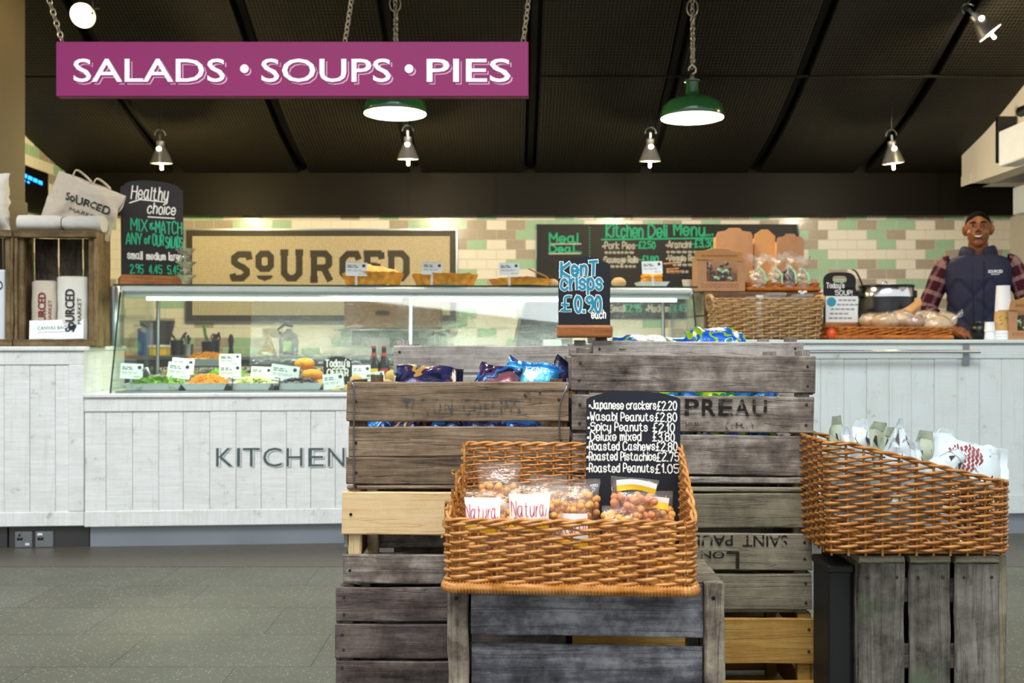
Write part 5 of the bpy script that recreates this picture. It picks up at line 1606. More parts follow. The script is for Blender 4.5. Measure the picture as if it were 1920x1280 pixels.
class Ring:
    def __init__(s, pts):
        s.p = [Vector(p) for p in pts]; s.p.append(s.p[0]); s.c = [0.0]
        for a, b in zip(s.p, s.p[1:]): s.c.append(s.c[-1] + (b - a).length)
        s.L = s.c[-1]

    def at(s, q):
        q %= s.L
        lo = 0
        for i in range(len(s.c) - 1):
            if s.c[i] <= q <= s.c[i + 1]: lo = i; break
        t = (q - s.c[lo]) / max(1e-9, s.c[lo + 1] - s.c[lo])
        p = s.p[lo].lerp(s.p[lo + 1], t); tg = (s.p[lo + 1] - s.p[lo]).normalized()
        return p, Vector((tg.y, -tg.x))


def basket(t, w, d, topfn, mat, nst=40, pitch=.0095, r=.0043, amp=.0052, flare=.06, rcorner=.02, seed=1, rim=2, base_coil=True, sr=.0032, tall=None, skip=None, stake_mat=None):
    rng = random.Random(seed)
    ring = Ring(rrect(w, d, rcorner))
    L = ring.L; sp = L / nst
    def pos(q, z, off=0.0):
        p, nrm = ring.at(q)
        k = 1 + flare * z
        c = Vector((0, d / 2)); e = (p - c) * k + c + nrm * off
        return Vector((e.x, e.y, z))
    top = lambda q: topfn(ring.at(q)[0].x / (w / 2), ring.at(q)[0].y / d)
    zmax = max(top(L * i / 60) for i in range(60)); rows = int(zmax / pitch)
    mb = MB(); nsub = 4; N = nst * nsub
    for k in range(rows):
        z = .012 + (k + .5) * pitch
        run = []; runs = []; rr = r * rng.uniform(.88, 1.1); ph = rng.uniform(-.2, .2)
        for i in range(N + 1):
            q = L * i / N
            ok = z < top(q) - .004 and not (skip and skip(ring.at(q)[0], z, rng))
            if ok:
                o = amp * math.cos(PI * (i / nsub + k)); zo = .0016 * math.sin(PI * (i / nsub + k)) + .0012 * math.sin(q * 9 + ph * 20)
                th = rr * (.80 + .28 * math.cos(PI * (i / nsub + k)))
                run.append((pos(q, z + zo, o), th))
            elif run: runs.append(run); run = []
        if run: runs.append(run)
        for rn in runs:
            if len(rn) > 2: mb.tube([p for p, _ in rn], [h for _, h in rn], 6, flat=1.0)
    if zmax > .07:
        mb.build('weave', mat, t, smooth=70); mb = MB()
    for j in range(nst):
        q = sp * j; h = top(q) + rng.uniform(-.002, .006)
        if skip and skip(ring.at(q)[0], .9, rng): h *= rng.uniform(.7, 1.05)
        mb.tube([pos(q, .004), pos(q, h * .5), pos(q, h)], sr, 6)
    mb.build('stake_weave' if zmax > .07 else 'weave', stake_mat or mat, t, smooth=70)
    mb = MB()
    for c in range(rim):
        pts = []; n2 = N * 2
        for i in range(n2):
            q = L * i / n2; a = 2 * PI * (q / .085) + c * 2 * PI / rim
            z = top(q) + .003 + .0032 * math.sin(a)
            if skip and skip(ring.at(q)[0], .9, rng):
                if len(pts) > 3: mb.tube(pts, .0039, 6)
                pts = []; continue
            pts.append(pos(q, z, .0045 * math.cos(a)))
        if len(pts) > 3: mb.tube(pts, .0039, 6)
    mb.build('rim_braid', mat, t, smooth=70)
    if base_coil:
        mb = MB(); n3 = int(L / .0068) * 4
        pts = [pos(L * i / n3, .012, .002) for i in range(n3)]
        mb.tube(pts, [.0122 + .0016 * math.cos(2 * PI * i / 4) for i in range(n3)], 8, closed=True); mb.build('base_coil', mat, t, smooth=70)
    mb = MB(); mb.box(-w / 2 + .006, w / 2 - .006, .006, d - .006, .008, .013)
    for i in range(int(w / .02)): mb.tube([(-w / 2 + .01 + i * .02, .01, .014), (-w / 2 + .01 + i * .02, d - .01, .014)], .004, 5)
    mb.build('base', mat, t, smooth=60)
    return ring, pos, top


# basket of nut packets on the front crate
NZ = zz(1092, 2.2) + .002
bw = xx(1296, 2.085) - xx(832, 2.085)
t = thing('wicker_basket', 'honey coloured wicker basket with low front holding nut packets', 'basket', (xx(1068, 2.085), 2.085, NZ), math.radians(-4))
def topA(x, y):
    f_ = min(1, max(0, (y - .04) / .9)); return .150 + .125 * (f_ ** .8)
def skipA(p, z, rng): return p.x < -bw / 2 + .004 and .05 < p.y < .33 and z > .12 + .10 * (p.y / .35) + rng.uniform(-.012, .012)
ring, pos, top = basket(t, bw, .36, topA, M['wicker'], nst=44, pitch=.0092, flare=.03, seed=3, skip=skipA)
mb = MB(); rng = random.Random(8)
for i in range(26):
    y = rng.uniform(.04, .32); z = .10 + .1 * y / .35 + rng.uniform(-.03, .05); p = Vector((-bw / 2 - .004, y, z))
    e = p + Vector((rng.uniform(-.02, .012), rng.uniform(-.06, .06), rng.uniform(-.02, .03)))
    mb.tube([p + Vector((0, rng.uniform(-.05, .05), rng.uniform(-.02, .0))), p.lerp(e, .5) + Vector((rng.uniform(-.008, .008), 0, .004)), e], [.0034, .0032, .0026], 5)
for y in (.03, .09, .14, .2, .26, .31): mb.tube([(-bw / 2 - .003, y, .1), (-bw / 2 - .006, y, .15 + .08 * y / .35 + rng.uniform(0, .02))], .0036, 6)
mb.build('broken_weave', M['wicker_brown'], t, smooth=70)

# basket of paper bags on the right crate, turned to face right
d = 2.40; PZ = zz(1043, 2.42) + .002
x0_, x1_ = xx(1556, d), xx(1893, d); pw = x1_ - x0_
t = thing('wicker_basket', 'brown wicker basket sloping down to the right full of paper bags', 'basket', ((x0_ + x1_) / 2, d, PZ))
def topB(x, y):
    f_ = (x + 1) / 2; return .272 - .098 * (max(0, f_ - .12) / .88) ** .95
basket(t, pw, .32, topB, M['wicker_brown'], nst=36, pitch=.0094, flare=.04, seed=5, base_coil=False)
for v in t.children:
    if v.type == 'MESH':
        for q in v.data.vertices:
            if q.co.x < 0: q.co.x -= .055 * (q.co.z) * (-q.co.x / (pw / 2)) / .272 * .12

# ================================================================ PACKETS
def pillow(mb, w, h, tk, seed, seal=.09, nu=20, nv=22, crumple=.3, soft=.8, top_pinch=0.0):
    def fn(u, v, lift=0.0):
        a = u * 2 * PI; c_, s_ = math.cos(a), math.sin(a)
        e = max(0, min(1, (v - seal) / .16)) * max(0, min(1, (1 - seal - v) / .16)); e = e ** .5 if e > 0 else 0
        wv = w / 2 * (1 - .10 * e) * (1 - top_pinch * max(0, v - .6) * 2)
        tv = tk / 2 * e + .0008
        x = wv * math.copysign(abs(c_) ** .75, c_); y = tv * math.copysign(abs(s_) ** 1.1, s_)
        q = Vector((x * 16 + seed * 7, v * h * 16, s_ * 1.2))
        n1 = noise.noise(q); n2 = noise.noise(q * 2.7)
        am = tk * crumple * (.35 + .65 * e)
        return Vector((x + n2 * am * .25, y + (n1 * .7 + n2 * .4) * am + (1 - e) * .012 * math.sin(x * 55 + seed) * (1 if v > .5 else .3) + math.copysign(lift, s_), v * h + n1 * am * .2))
    mb.grid(lambda u, v: fn(u, v), nu, nv, close_u=True)
    return fn


def packet(name, label, cat, loc, rot, w, h, tk, mat, seed, group=None, text=None, **kw):
    mb = MB(); fn = pillow(mb, w, h, tk, seed, **kw)
    if not text:
        o = mb.build(name, mat, smooth=70, loc=loc, rot=rot); return tag(o, label, cat, group)
    t = thing(name, label, cat, loc, rot=rot, group=group)
    mb.build('packet_body', mat, t, smooth=70)
    mb = MB()
    def f3(x, z):   # front face: u in (.5, 1)
        c_ = max(-1, min(1, x / (w / 2 * .9))); a = 2 * PI - math.acos(math.copysign(abs(c_) ** (1 / .75), c_))
        return fn(a / (2 * PI), z / h, .0012)
    write(mb, text, -w * .36, h * .66, h * .13, h * .022, f3, fit=w * .5, jit=0); mb.build('lettering', M['label_white'], t, recalc=False)
    return t


r_ = math.radians


def lay(rx, ry, rz=0.0):
    return tuple((Matrix.Rotation(r_(rz), 3, 'Z') @ Matrix.Rotation(r_(rx), 3, 'X') @ Matrix.Rotation(r_(ry), 3, 'Y')).to_euler())


g = 'blue crisp packets in the brown crate'
d = 2.72
packet('crisp_packet', 'navy crisp packet with gold side lying at the left of the brown crate', 'crisp packet', P(868, 714, d), lay(-68, -86, 6), .15, .185, .05, M['crisp_navy'], 1, g)
packet('crisp_packet', 'purple dark crisp packet lying right of the navy and gold one', 'crisp packet', P(985, 712, d), lay(-62, -80, -5), .12, .14, .045, M['crisp_purple'], 2, g)
packet('crisp_packet', 'small mid blue crisp packet tilted behind the bright blue one', 'crisp packet', P(955, 735, d + .06), lay(-24, 30, 0), .11, .10, .04, M['crisp_blue'], 3, g)
packet('crisp_packet', 'bright sky blue crisp packet standing tallest in the brown crate', 'crisp packet', P(1002, 752, d - .02), lay(-26, 14, 4), .115, .115, .045, M['crisp_sky'], 4, g, text='KENT')
packet('crisp_packet', 'blue grey crisp packet tucked at the right end of the brown crate', 'crisp packet', P(1030, 750, d + .08), (r_(-10), r_(35), 0), .11, .12, .04, M['crisp_navy'], 14, g)
for i, (px, m_) in enumerate(((715, 'crisp_blue'), (770, 'crisp_navy'), (845, 'crisp_purple'), (915, 'crisp_navy'), (985, 'crisp_purple'))):
    packet('crisp_packet', 'dark crisp packet glimpsed through the slat gap of the brown crate', 'crisp packet', P(px + 30, 796, 2.72), lay(-62 - 3 * i, -84, 4 * i - 8), .13, .11, .04, M[m_], 20 + i, 'packets behind the brown slat gap')
g = 'green crisp packets on the back crate'
packet('crisp_packet', 'flat blue and lime crisp packet at the left on the back crate', 'crisp packet', P(1268, 641, 3.10), lay(-80, -88, 4), .16, .19, .03, M['crisp_lime'], 5, g)
packet('crisp_packet', 'puffed blue and lime crisp packet at the right on the back crate', 'crisp packet', P(1398, 636, 3.12), lay(-72, -87, -3), .16, .185, .055, M['crisp_lime'], 9, g)
packet('crisp_packet', 'dark green crisp packet low between the two lime ones', 'crisp packet', P(1310, 643, 3.2), lay(-84, -85, 0), .13, .14, .03, M['crisp_green'], 7, g)
for i, (px, py) in enumerate(((1255, 744), (1300, 744), (1345, 745), (1390, 743), (1435, 743), (1280, 816), (1330, 817), (1380, 817), (1430, 818))):
    packet('crisp_packet', 'green crisp packet glimpsed through the slat gaps of the stencilled crate', 'crisp packet', P(px + 26, py - 2, 2.70), lay(-62, -84, 3 * i - 9), .12, .085, .04, M['crisp_green'], 40 + i, 'packets behind the stencilled slats')


def nut_bag(label, px0, px1, py0, d, zbot, seed, tk=.06, nmat='nut', nfill=.55, lab=None, rot=(0, 0, 0), band=None, nr=.0092, group='cellophane nut packets in the wicker basket'):
    w = (px1 - px0) / F * d; h = (CAMH - (py0 - 640) / F * d) - zbot
    t = thing('nut_packet', label, 'nut packet', ((px0 + px1) / 2 / F * d - 960 / F * d, d, zbot), rot=rot, group=group)
    mb = MB(); fn = pillow(mb, w, h, tk, seed, crumple=.16, seal=.06); mb.build('film', M['cello'], t, smooth=70)
    mb = MB(); rng = random.Random(seed); placed = []
    tries = 0
    while len(placed) < 110 and tries < 6000:
        tries += 1
        x = rng.uniform(-.43, .43) * w; z = rng.uniform(.07, nfill) * h; y = rng.uniform(-.42, .42) * tk * math.sin(PI * (x / w + .5)) ** .5
        q = Vector((x, y, z))
        if all((q - p).length > nr * 1.28 for p in placed): placed.append(q)
    for q in placed:
        mb.ell(q, (nr, nr * .9, nr * .95), 8, 6, rot=Euler((rng.uniform(0, 3), rng.uniform(0, 3), 0)).to_matrix())
    o = mb.build('nut_fill', M[nmat], t, smooth=180); o['kind'] = 'stuff'
    def f3(x, z):
        c_ = max(-1, min(1, x / (w / 2 * .95))); a = 2 * PI - math.acos(math.copysign(abs(c_) ** (1 / .75), c_))
        q = fn(a / (2 * PI), max(0, min(1, z / h)), 0); return Vector((q.x, min(q.y, -tk * .3) - .003, q.z))
    if lab:
        x0, x1, z0, z1 = lab
        mb = MB(); mb.grid(lambda u, v: f3((x0 + (x1 - x0) * u) * w, (z0 + (z1 - z0) * v) * h), 8, 4); mb.build('label', M['label_white'], t, smooth=80)
        mb = MB(); g3 = lambda x, z: f3(x, z) + Vector((0, -.0012, 0))
        write(mb, 'Natural', (x0 + .03) * w, (z0 + (z1 - z0) * .38) * h, (z1 - z0) * h * .40, .0016, g3, fit=(x1 - x0 - .08) * w, rise=.06); mb.build('lettering', M['label_red'], t, recalc=False)
        mb = MB(); mb.grid(lambda u, v: f3((x0 + (x1 - x0) * u) * w, (z0 + (z1 - z0) * (.02 + .22 * v)) * h) + Vector((0, -.0009, 0)), 8, 2); mb.build('label_band', M['label_yellow'], t, smooth=80)
    if band:
        z0, z1 = band
        mb = MB(); mb.grid(lambda u, v: f3((-.40 + .8 * u) * w, (z0 + (z1 - z0) * v + .03 * math.sin(u * PI)) * h) + Vector((0, -.002, 0)), 10, 2); mb.build('label_band', M['label_yellow'], t, smooth=80)
        mb = MB(); mb.grid(lambda u, v: f3((-.40 + .8 * u) * w, (z1 + .06 * v + .03 * math.sin(u * PI)) * h) + Vector((0, -.002, 0)), 10, 2); mb.build('label', M['label_white'], t, smooth=80)
    return t


zb = NZ + .016
nut_bag('upright nut packet with a large label standing tallest at the back left', 893, 978, 866, 2.27, zb, 1, lab=(-.47, .28, .36, .64), nfill=.78)
nut_bag('nut packet with a curved yellow edged label at the front left', 864, 962, 920, 2.15, zb, 2, lab=(-.5, .22, .52, .92), nfill=.8, rot=(-.1, .03, .04))
nut_bag('nut packet with a square label at the front middle', 944, 1062, 908, 2.14, zb, 3, lab=(-.46, .20, .52, .90), nfill=.82, rot=(-.08, .03, 0))
nut_bag('nut packet with its label mostly below the rim at the front right', 1028, 1118, 912, 2.16, zb, 4, lab=(-.48, .36, .36, .72), nfill=.82, rot=(-.06, -.02, -.03))
nut_bag('slumped nut packet with twisted end behind the front middle one', 984, 1055, 888, 2.28, zb, 5, nfill=.8, rot=(.05, .05, .1))
nut_bag('nut packet resting against the chalkboard left edge', 1044, 1132, 898, 2.29, zb, 6, nfill=.85, rot=(.05, -.04, -.1))
nut_bag('low nut packet lying along the rim under the pink peanuts', 1122, 1196, 950, 2.16, zb, 9, nfill=.9, rot=(0, .05, 0))
t = nut_bag('round bulging packet of pink coated peanuts before the chalkboard', 1130, 1222, 896, 2.17, zb + .028, 7, tk=.085, nmat='nut_pink', nfill=.80, rot=(-.08, .10, .05), band=(.84, .90), nr=.0095)
nut_bag('nut packet with a yellow band in the right corner of the basket', 1192, 1274, 922, 2.2, zb, 8, nfill=.76, rot=(-.05, -.08, -.2), band=(.78, .86))

# chalkboard in the nut basket
d = 2.385; k = d / F
t = thing('price_chalkboard', 'slate chalkboard price list of crackers and nuts in the wicker basket', 'chalkboard', (xx(1187, d), d, NZ + .016), rot=(-.03, .006, 0))
w = 177 * k; z0 = 0; zt = zz(733, d) - (NZ + .016); zs = zz(748, d) - (NZ + .016)
poly = [(-w / 2, 0), (w / 2, 0), (w / 2, zs), (w * .46, zs + .005), (w * .3, zt - .005), (w * .1, zt), (-w * .1, zt), (-w * .3, zt - .004), (-w * .46, zs + .004), (-w / 2, zs - .002)]
mb = MB(); mb.prism(poly, 0, .006); mb.build('board', M['slateboard'], t)
fy = flat(-.001)
lines = [('*Japanese crackers', '£2.20', 767), ('*Wasabi Peanuts', '£2.80', 789), ('*Spicy Peanuts', '£2.10', 808), ('*Deluxe mixed', '£3.80', 826), ('*Roasted Cashews', '£2.80', 844), ('*Roasted Pistachios', '£2.75', 863), ('*Roasted Peanuts', '£1.05', 885)]
wid = [(1104, 1229, 1232, 1268), (1101, 1224, 1228, 1268), (1102, 1213, 1224, 1264), (1101, 1201, 1224, 1264), (1100, 1227, 1230, 1269), (1100, 1229, 1231, 1272), (1100, 1225, 1229, 1272)]
for (a, b, py), (a0, a1, b0, b1) in zip(lines, wid):
    zz_ = zz(py, d) - (NZ + .016)
    mb = MB(); write(mb, a, (a0 - 1187) * k, zz_, 15 * k, 2.5 * k, fy, fit=(a1 - a0) * k)
    write(mb, b, (b0 - 1187) * k, zz_ - 1 * k, 15.5 * k, 2.5 * k, fy, fit=(b1 - b0) * k)
    mb.build('lettering', M['chalk'], t, recalc=False)

# kent crisps sign standing on the back crate
d = 3.0; k = d / F
t = thing('crisps_sign', 'arched chalkboard pricing crisps at ninety pence on a wooden block', 'chalkboard', (xx(1097, d), d + .035, zz(633, d)), rot=(0, 0, 0))
w = 98 * k; base = 24 * k
poly = [(-w / 2, base * .6), (w / 2, base * .6), (w / 2, 137 * k), (w * .45, 142 * k)] + [(w * .38 * math.cos(a), 144 * k + 9 * k * math.sin(a)) for a in [PI * i / 10 for i in range(0, 11)]] + [(-w * .45, 142 * k), (-w / 2, 137 * k)]
mb = MB(); mb.prism(poly, -.006, .004); mb.build('board', M['navyboard'], t)
mb = MB(); mb.box(-52 * k, 52 * k, -.035, .035, 0, base, .007); mb.build('wooden_foot', M['orange_wood'], t)
for nm, mat, wd, yy in (('white_outline', 'chalk', 8.4, -.0068), ('teal_lettering', 'chalk_teal', 5.0, -.0078)):
    mb = MB(); fy = flat(yy)
    write(mb, 'KenT', -44 * k, 117 * k, 25 * k, wd * k, fy, fit=68 * k, jit=.25, rise=.02)
    write(mb, 'crisps', -43 * k, 92 * k, 28 * k, wd * .9 * k, fy, fit=76 * k, jit=.2)
    write(mb, '£', -42 * k, 52 * k, 26 * k, wd * .8 * k, fy, fit=16 * k)
    write(mb, '0.90', -17 * k, 50 * k, 28 * k, wd * .95 * k, fy, fit=48 * k, jit=.2)
    mb.build(nm, M[mat], t, recalc=False)
mb = MB(); write(mb, 'each', 14 * k, 37 * k, 15 * k, 2.4 * k, flat(-.007), fit=26 * k); mb.build('white_lettering', M['chalk'], t, recalc=False)


# paper bags in the right basket
def paper(label, px, py, d, w, h, tk, rot, mat, seed, circle=False, tri=True):
    pinch = 0.12 if circle else random.Random(seed * 3).uniform(.6, 1.1)
    p = P(px, py, d)
    e = Euler(rot).to_matrix()
    t = thing('paper_bag', label, 'paper bag', p - e @ Vector((0, 0, h)), rot=rot, group='printed paper bags in the brown basket')
    mb = MB(); fn = pillow(mb, w, h, tk, seed, crumple=.5, seal=.10, top_pinch=pinch); mb.build('bag_body', mat, t, smooth=35)
    def f3(x, z):
        c_ = max(-1, min(1, x / (w / 2 * .92))); a = 2 * PI - math.acos(math.copysign(abs(c_) ** (1 / .75), c_))
        q = fn(a / (2 * PI), max(0, min(1, z / h)), 0); return Vector((q.x, q.y - .0022, q.z))
    if tri:
        mb = MB()
        for s_ in (-.30, .22):
            a, b, c_ = (s_ * w, .80 * h), ((s_ + .16) * w, .90 * h), ((s_ + .2) * w, .74 * h)
            mb.add([f3(*a), f3(*b), f3(*c_)], [(0, 1, 2)])
        mb.build('dark_print', M['bag_dark'], t, recalc=False)
    if circle:
        mb = MB(); cx, cz, rr = .02 * w, .46 * h, .29 * w
        for i in range(9):
            z = cz + rr * (i - 4) / 4.6; hw = math.sqrt(max(0, rr * rr - (z - cz) ** 2))
            pts = [(cx - hw + 2 * hw * j / 24, z + .0022 * math.sin((cx - hw + 2 * hw * j / 24) * 420)) for j in range(25)]
            mb.ribbon(pts, .0042, f3)
        mb.build('wave_print', M['bag_red'], t, recalc=False)
    return t


W_, G_ = M['paper_bag'], M['paper_bag_g']
paper('green grey paper bag with dark curled tip at the far left of the basket', 1572, 781, 2.50, .07, .25, .045, (.1, -.05, .3), G_, 1)
paper('narrow white paper bag second from the left of the basket', 1590, 800, 2.47, .06, .23, .045, (-.05, .0, .2), W_, 2)
paper('pale blue white paper bag with dark corner left of centre', 1614, 784, 2.46, .075, .25, .05, (-.08, .10, -.1), W_, 3)
paper('green grey paper bag behind with folded top', 1648, 790, 2.60, .09, .25, .05, (.1, .12, .2), G_, 4)
paper('green grey paper bag with curled tip behind the tall white one', 1668, 800, 2.56, .07, .24, .05, (0, .1, 0), G_, 12)
paper('tall pointed white paper bag at the middle of the basket', 1684, 784, 2.46, .085, .27, .055, (-.1, .10, .1), W_, 5)
paper('white paper bag leaning right of the tall pointed one', 1704, 826, 2.44, .08, .21, .045, (-.12, .22, 0), W_, 6)
paper('green grey paper bag standing behind the leaning white ones', 1738, 808, 2.56, .08, .23, .05, (.05, .15, -.1), G_, 7)
paper('white paper bag with dark tip before the green grey one', 1722, 828, 2.45, .07, .2, .045, (-.1, .25, .1), W_, 8)
paper('white paper bag with its torn corner pointing right at the back', 1778, 804, 2.60, .10, .22, .04, (.05, .3, 0), W_, 9)
paper('white paper bag lying on the right rim with a round red wave print', 1890, 886, 2.50, .15, .20, .06, lay(-38, 104, -8), W_, 10, circle=True)
paper('blue white paper bag under the red wave printed one', 1800, 850, 2.46, .09, .17, .05, lay(-20, 48, 0), W_, 11)

# ================================================================ LEFT COUNTER TOP: box crates and canvas bags
ZL = .977
d = Dc(105, .07); k = d / F


def shelf_crate(label, px0, px1, pyt, dep=.22, seed=1):
    rng = random.Random(seed)
    d = Dc((px0 + px1) / 2, .07); k = d / F; w = (px1 - px0) * k; H = CAMH - (pyt - 640) * k - ZL
    t = thing('box_crate', label, 'crate', ((px0 + px1) / 2 * k - 960 * k, d, ZL), TH, group='box crates on the left counter')
    for sx in (-1, 1):
        a = -w / 2 if sx < 0 else w / 2 - .014
        for i in range(2):
            y = .004 + i * (dep - .006) / 2
            mb = MB(); mb.plank('z', 0, H, a, a + .014, y, y + (dep - .006) / 2 - .004, rng, .001); mb.build('side_board', M['shelf_crate'], t)
        p = -w / 2 + .0145 if sx < 0 else w / 2 - .0425
        mb = MB(); mb.plank('z', .03, H - .03, p, p + .028, .016, .04, rng, .001); mb.build('corner_post', M['shelf_crate'], t)
    for z in (.0, H - .034):
        mb = MB(); mb.plank('x', -w / 2 + .002, w / 2 - .002, -.006, .015, z, z + .034, rng, .0015); mb.build('front_rail', M['shelf_crate_x'], t)
    for z in (.006, H - .018):
        mb = MB(); mb.plank('x', -w / 2 + .015, w / 2 - .015, .016, dep - .014, z, z + .012, rng, .001); mb.build('top_board' if z > .1 else 'base_board', M['shelf_crate_x'], t)
    n = 3; bw_ = (w - .03) / n
    for i in range(n):
        a = -w / 2 + .015 + i * bw_
        mb = MB(); mb.plank('z', .02, H - .02, a + .004, a + bw_ - .004, dep - .013, dep - .002, rng, .001); mb.build('back_board', M['dark_wood_z'], t)
    return t, w, H, d


bc, bw2, bH, bd = shelf_crate('box crate on end holding rolled canvas bags on the left counter', 28, 178, 432, seed=2)
bc2, _, _, _ = shelf_crate('box crate at the left frame edge with only its right post showing', -130, 21, 430, seed=4)
loc0 = Vector(bc.location); RM = Matrix.Rotation(TH, 3, 'Z')


def roll(label, px, py0, py1, wpx, off, text, ink, seed, name='canvas_bag'):
    """canvas bag folded and rolled, standing on end"""
    d = Dc(px, off); k = d / F; h = (py1 - py0) * k; w = wpx * k; z = ZL + .019
    t = thing(name, label, 'bag', ((px - 960) * k, d, z), TH, group='rolled canvas bags')
    rx, ry = w / 2, w * .26
    mb = MB()
    def fn(u, v):
        a = u * 2 * PI; f = 1 + .05 * noise.noise(Vector((math.cos(a) * 2, math.sin(a) * 2 + seed, v * 4)))
        return Vector((rx * f * math.copysign(abs(math.cos(a)) ** .7, math.cos(a)), ry * f * math.copysign(abs(math.sin(a)) ** .8, math.sin(a)), h * v + .004 * math.sin(a * 3 + seed) * (v > .9)))
    mb.grid(fn, 32, 12, close_u=True)
    n = len(mb.v); mb.f.append([n - 32 + i for i in range(32)]); mb.m.append(0)
    mb.build('canvas_roll', M['canvas'] if ink != 'ink' else M['white_cloth'], t, smooth=50)
    mb = MB()
    for s_ in (.8, .55): mb.tube([(rx * s_ * math.cos(a), ry * s_ * math.sin(a), h + .002) for a in [2 * PI * i / 20 for i in range(20)]], .004, 5, closed=True)
    mb.build('rolled_edge', M['canvas'], t, smooth=60)
    mb = MB()
    def up(x, z):   # lettering that runs up the roll
        xx_ = -z; q = max(-.95, min(.95, xx_ / rx)); return Vector((xx_, -ry * 1.06 * (1 - abs(q) ** 2.9) ** .4 - .003, x))
    typeset(mb, text[0], h * text[2], -rx * .28, rx * .62, up, fit=h * text[3], bold=.02); typeset(mb, text[1], h * (text[2] + .12), -rx * .72, rx * .26, up, fit=h * text[3] * .62)
    mb.build('lettering', M[ink], t, recalc=False)
    return t


roll('canvas bag roll with dark red lettering at the back of the box crate', 84, 525, 638, 46, .17, ('SoURCED', 'MARKET', .2, .62), 'ink_red', 1)
roll('canvas bag roll with black lettering standing on the right in the box crate', 137, 516, 637, 55, .13, ('SoURCED', 'MARKET', .16, .66), 'ink', 2)
t = thing('canvas_bag_card', 'white card reading canvas bags leaning in the box crate', 'price card', Pc(105, 636, .085), rot=(-.12, -.03, TH)); k = Dc(105, .085) / F
mb = MB(); mb.box(-49 * k, 50 * k, 0, .002, 0, 37 * k); mb.build('card', M['card'], t)
mb = MB(); typeset(mb, 'CANVAS BAGS', -34 * k, 19 * k, 6.5 * k, flat(-.0006), fit=56 * k); mb.build('lettering', M['card_dark'], t, recalc=False)
mb = MB(); mb.add([(29 * k + 8 * k * math.cos(2 * PI * i / 16), -.0006, 24 * k + 8 * k * math.sin(2 * PI * i / 16)) for i in range(16)], [list(range(16))]); mb.build('roundel', M['card_dot'], t, recalc=False)
mb = MB(); mb.ribbon([(-34 * k, 14 * k), (20 * k, 14 * k)], .8 * k, flat(-.0006)); mb.build('small_print', M['card_ink'], t, recalc=False)

# bag roll lying on the crate
k = bd / F
t = thing('canvas_bag', 'white canvas bag rolled and lying across the top of the box crate', 'bag', loc0 + RM @ Vector((4 * k, .07, bH)), TH, group='rolled canvas bags')
mb = MB(); L = 154 * k
def lying(u, v):
    a = u * 2 * PI; f = 1 - .22 * math.exp(-((v - .52) / .05) ** 2) + .05 * noise.noise(Vector((math.cos(a), math.sin(a), v * 6)))
    return Vector((-L / 2 + L * v, .055 * f * math.cos(a), 16 * k + 15.5 * k * f * math.copysign(abs(math.sin(a)) ** .8, math.sin(a))))
mb.grid(lying, 24, 40, close_u=True); n = len(mb.v); mb.f += [[i for i in range(24)], [n - 24 + i for i in range(24)]]; mb.m += [0, 0]
mb.build('canvas_roll', M['white_cloth'], t, smooth=60)
mb = MB(); mb.tube([lying(i / 16, .52) + Vector((0, 0, 0)) for i in range(16)], .003, 5, closed=True); mb.build('string_tie', M['plaster'], t, smooth=60)
mb = MB()
def lf(x, z): q = lying(.5 + .25 * 1 + z, (x + L / 2) / L); return Vector((q.x, q.y - .002, q.z + .001))
typeset(mb, 'SOURCED', -L * .25, .62 - .75 - .02, .07, lambda x, z: lf(x, -z - .10 + 0.0) if False else (lambda q: Vector((q.x, q.y * 1.04, q.z + .001)))(lying(.75 - z - .16 - .0, (x + L / 2) / L)), fit=L * .62, bold=.02)
mb.build('lettering', M['ink_orange'], t, recalc=False)

# big crumpled tote bag behind the roll
t = thing('tote_bag', 'crumpled canvas tote bag with black lettering slumped on the box crate', 'bag', Pc(150, 432, .2), 0)
o0 = Vector(t.location)
C4 = [(74, 412), (203, 452), (237, 366), (112, 320)]


def tote(u, v, side, lift=0.0):
    e = 16 * u * (1 - u) * v * (1 - v)
    px = (C4[0][0] * (1 - u) + C4[1][0] * u) * (1 - v) + (C4[3][0] * (1 - u) + C4[2][0] * u) * v
    py = (C4[0][1] * (1 - u) + C4[1][1] * u) * (1 - v) + (C4[3][1] * (1 - u) + C4[2][1] * u) * v
    q = Vector((u * 3, v * 3, side * 2.0))
    cr = .030 * noise.noise(q) + .012 * noise.noise(q * 2.7) + .02 * math.sin(u * 5 + v * 3) * v * u
    fold = .05 * max(0, u - .72) * math.sin(v * 6)
    off = .20 + side * (-.035 * e ** .5 - .001) + cr * (.3 + .7 * e ** .3) + fold - lift + .05 * v
    px += 5 * noise.noise(q * 1.7 + Vector((9, 0, 0))); py += 4 * noise.noise(q * 1.6 + Vector((0, 9, 0))) - 14 * (1 - v) * u * (1 - u)
    return Pc(px, py, off) - o0


mb = MB()
mb.grid(lambda u, v: tote(u, v, 1), 30, 22); mb.grid(lambda u, v: tote(u, v, -1), 30, 22)
mb.build('bag_body', M['canvas'], t, smooth=70)
mb = MB(); tl = lambda x, z: tote(x, z, 1, .006)
typeset(mb, 'SoURCED', .20, .50, .17, tl, fit=.66, bold=.02); typeset(mb, 'MARKET', .32, .33, .07, tl, fit=.44); mb.build('lettering', M['ink'], t, recalc=False)
for sd in (.3, .6):
    mb = MB(); a = tote(sd - .1, .98, 1); b = tote(sd + .14, .98, 1)
    mb.tube(smooth_pts([a, a + Vector((.01, .02, .035)), (a + b) / 2 + Vector((0, .05, .03)), b + Vector((0, .03, .01)), b], 4), .006, 6, flat=.4); mb.build('bag_handle', M['canvas'], t, smooth=70)
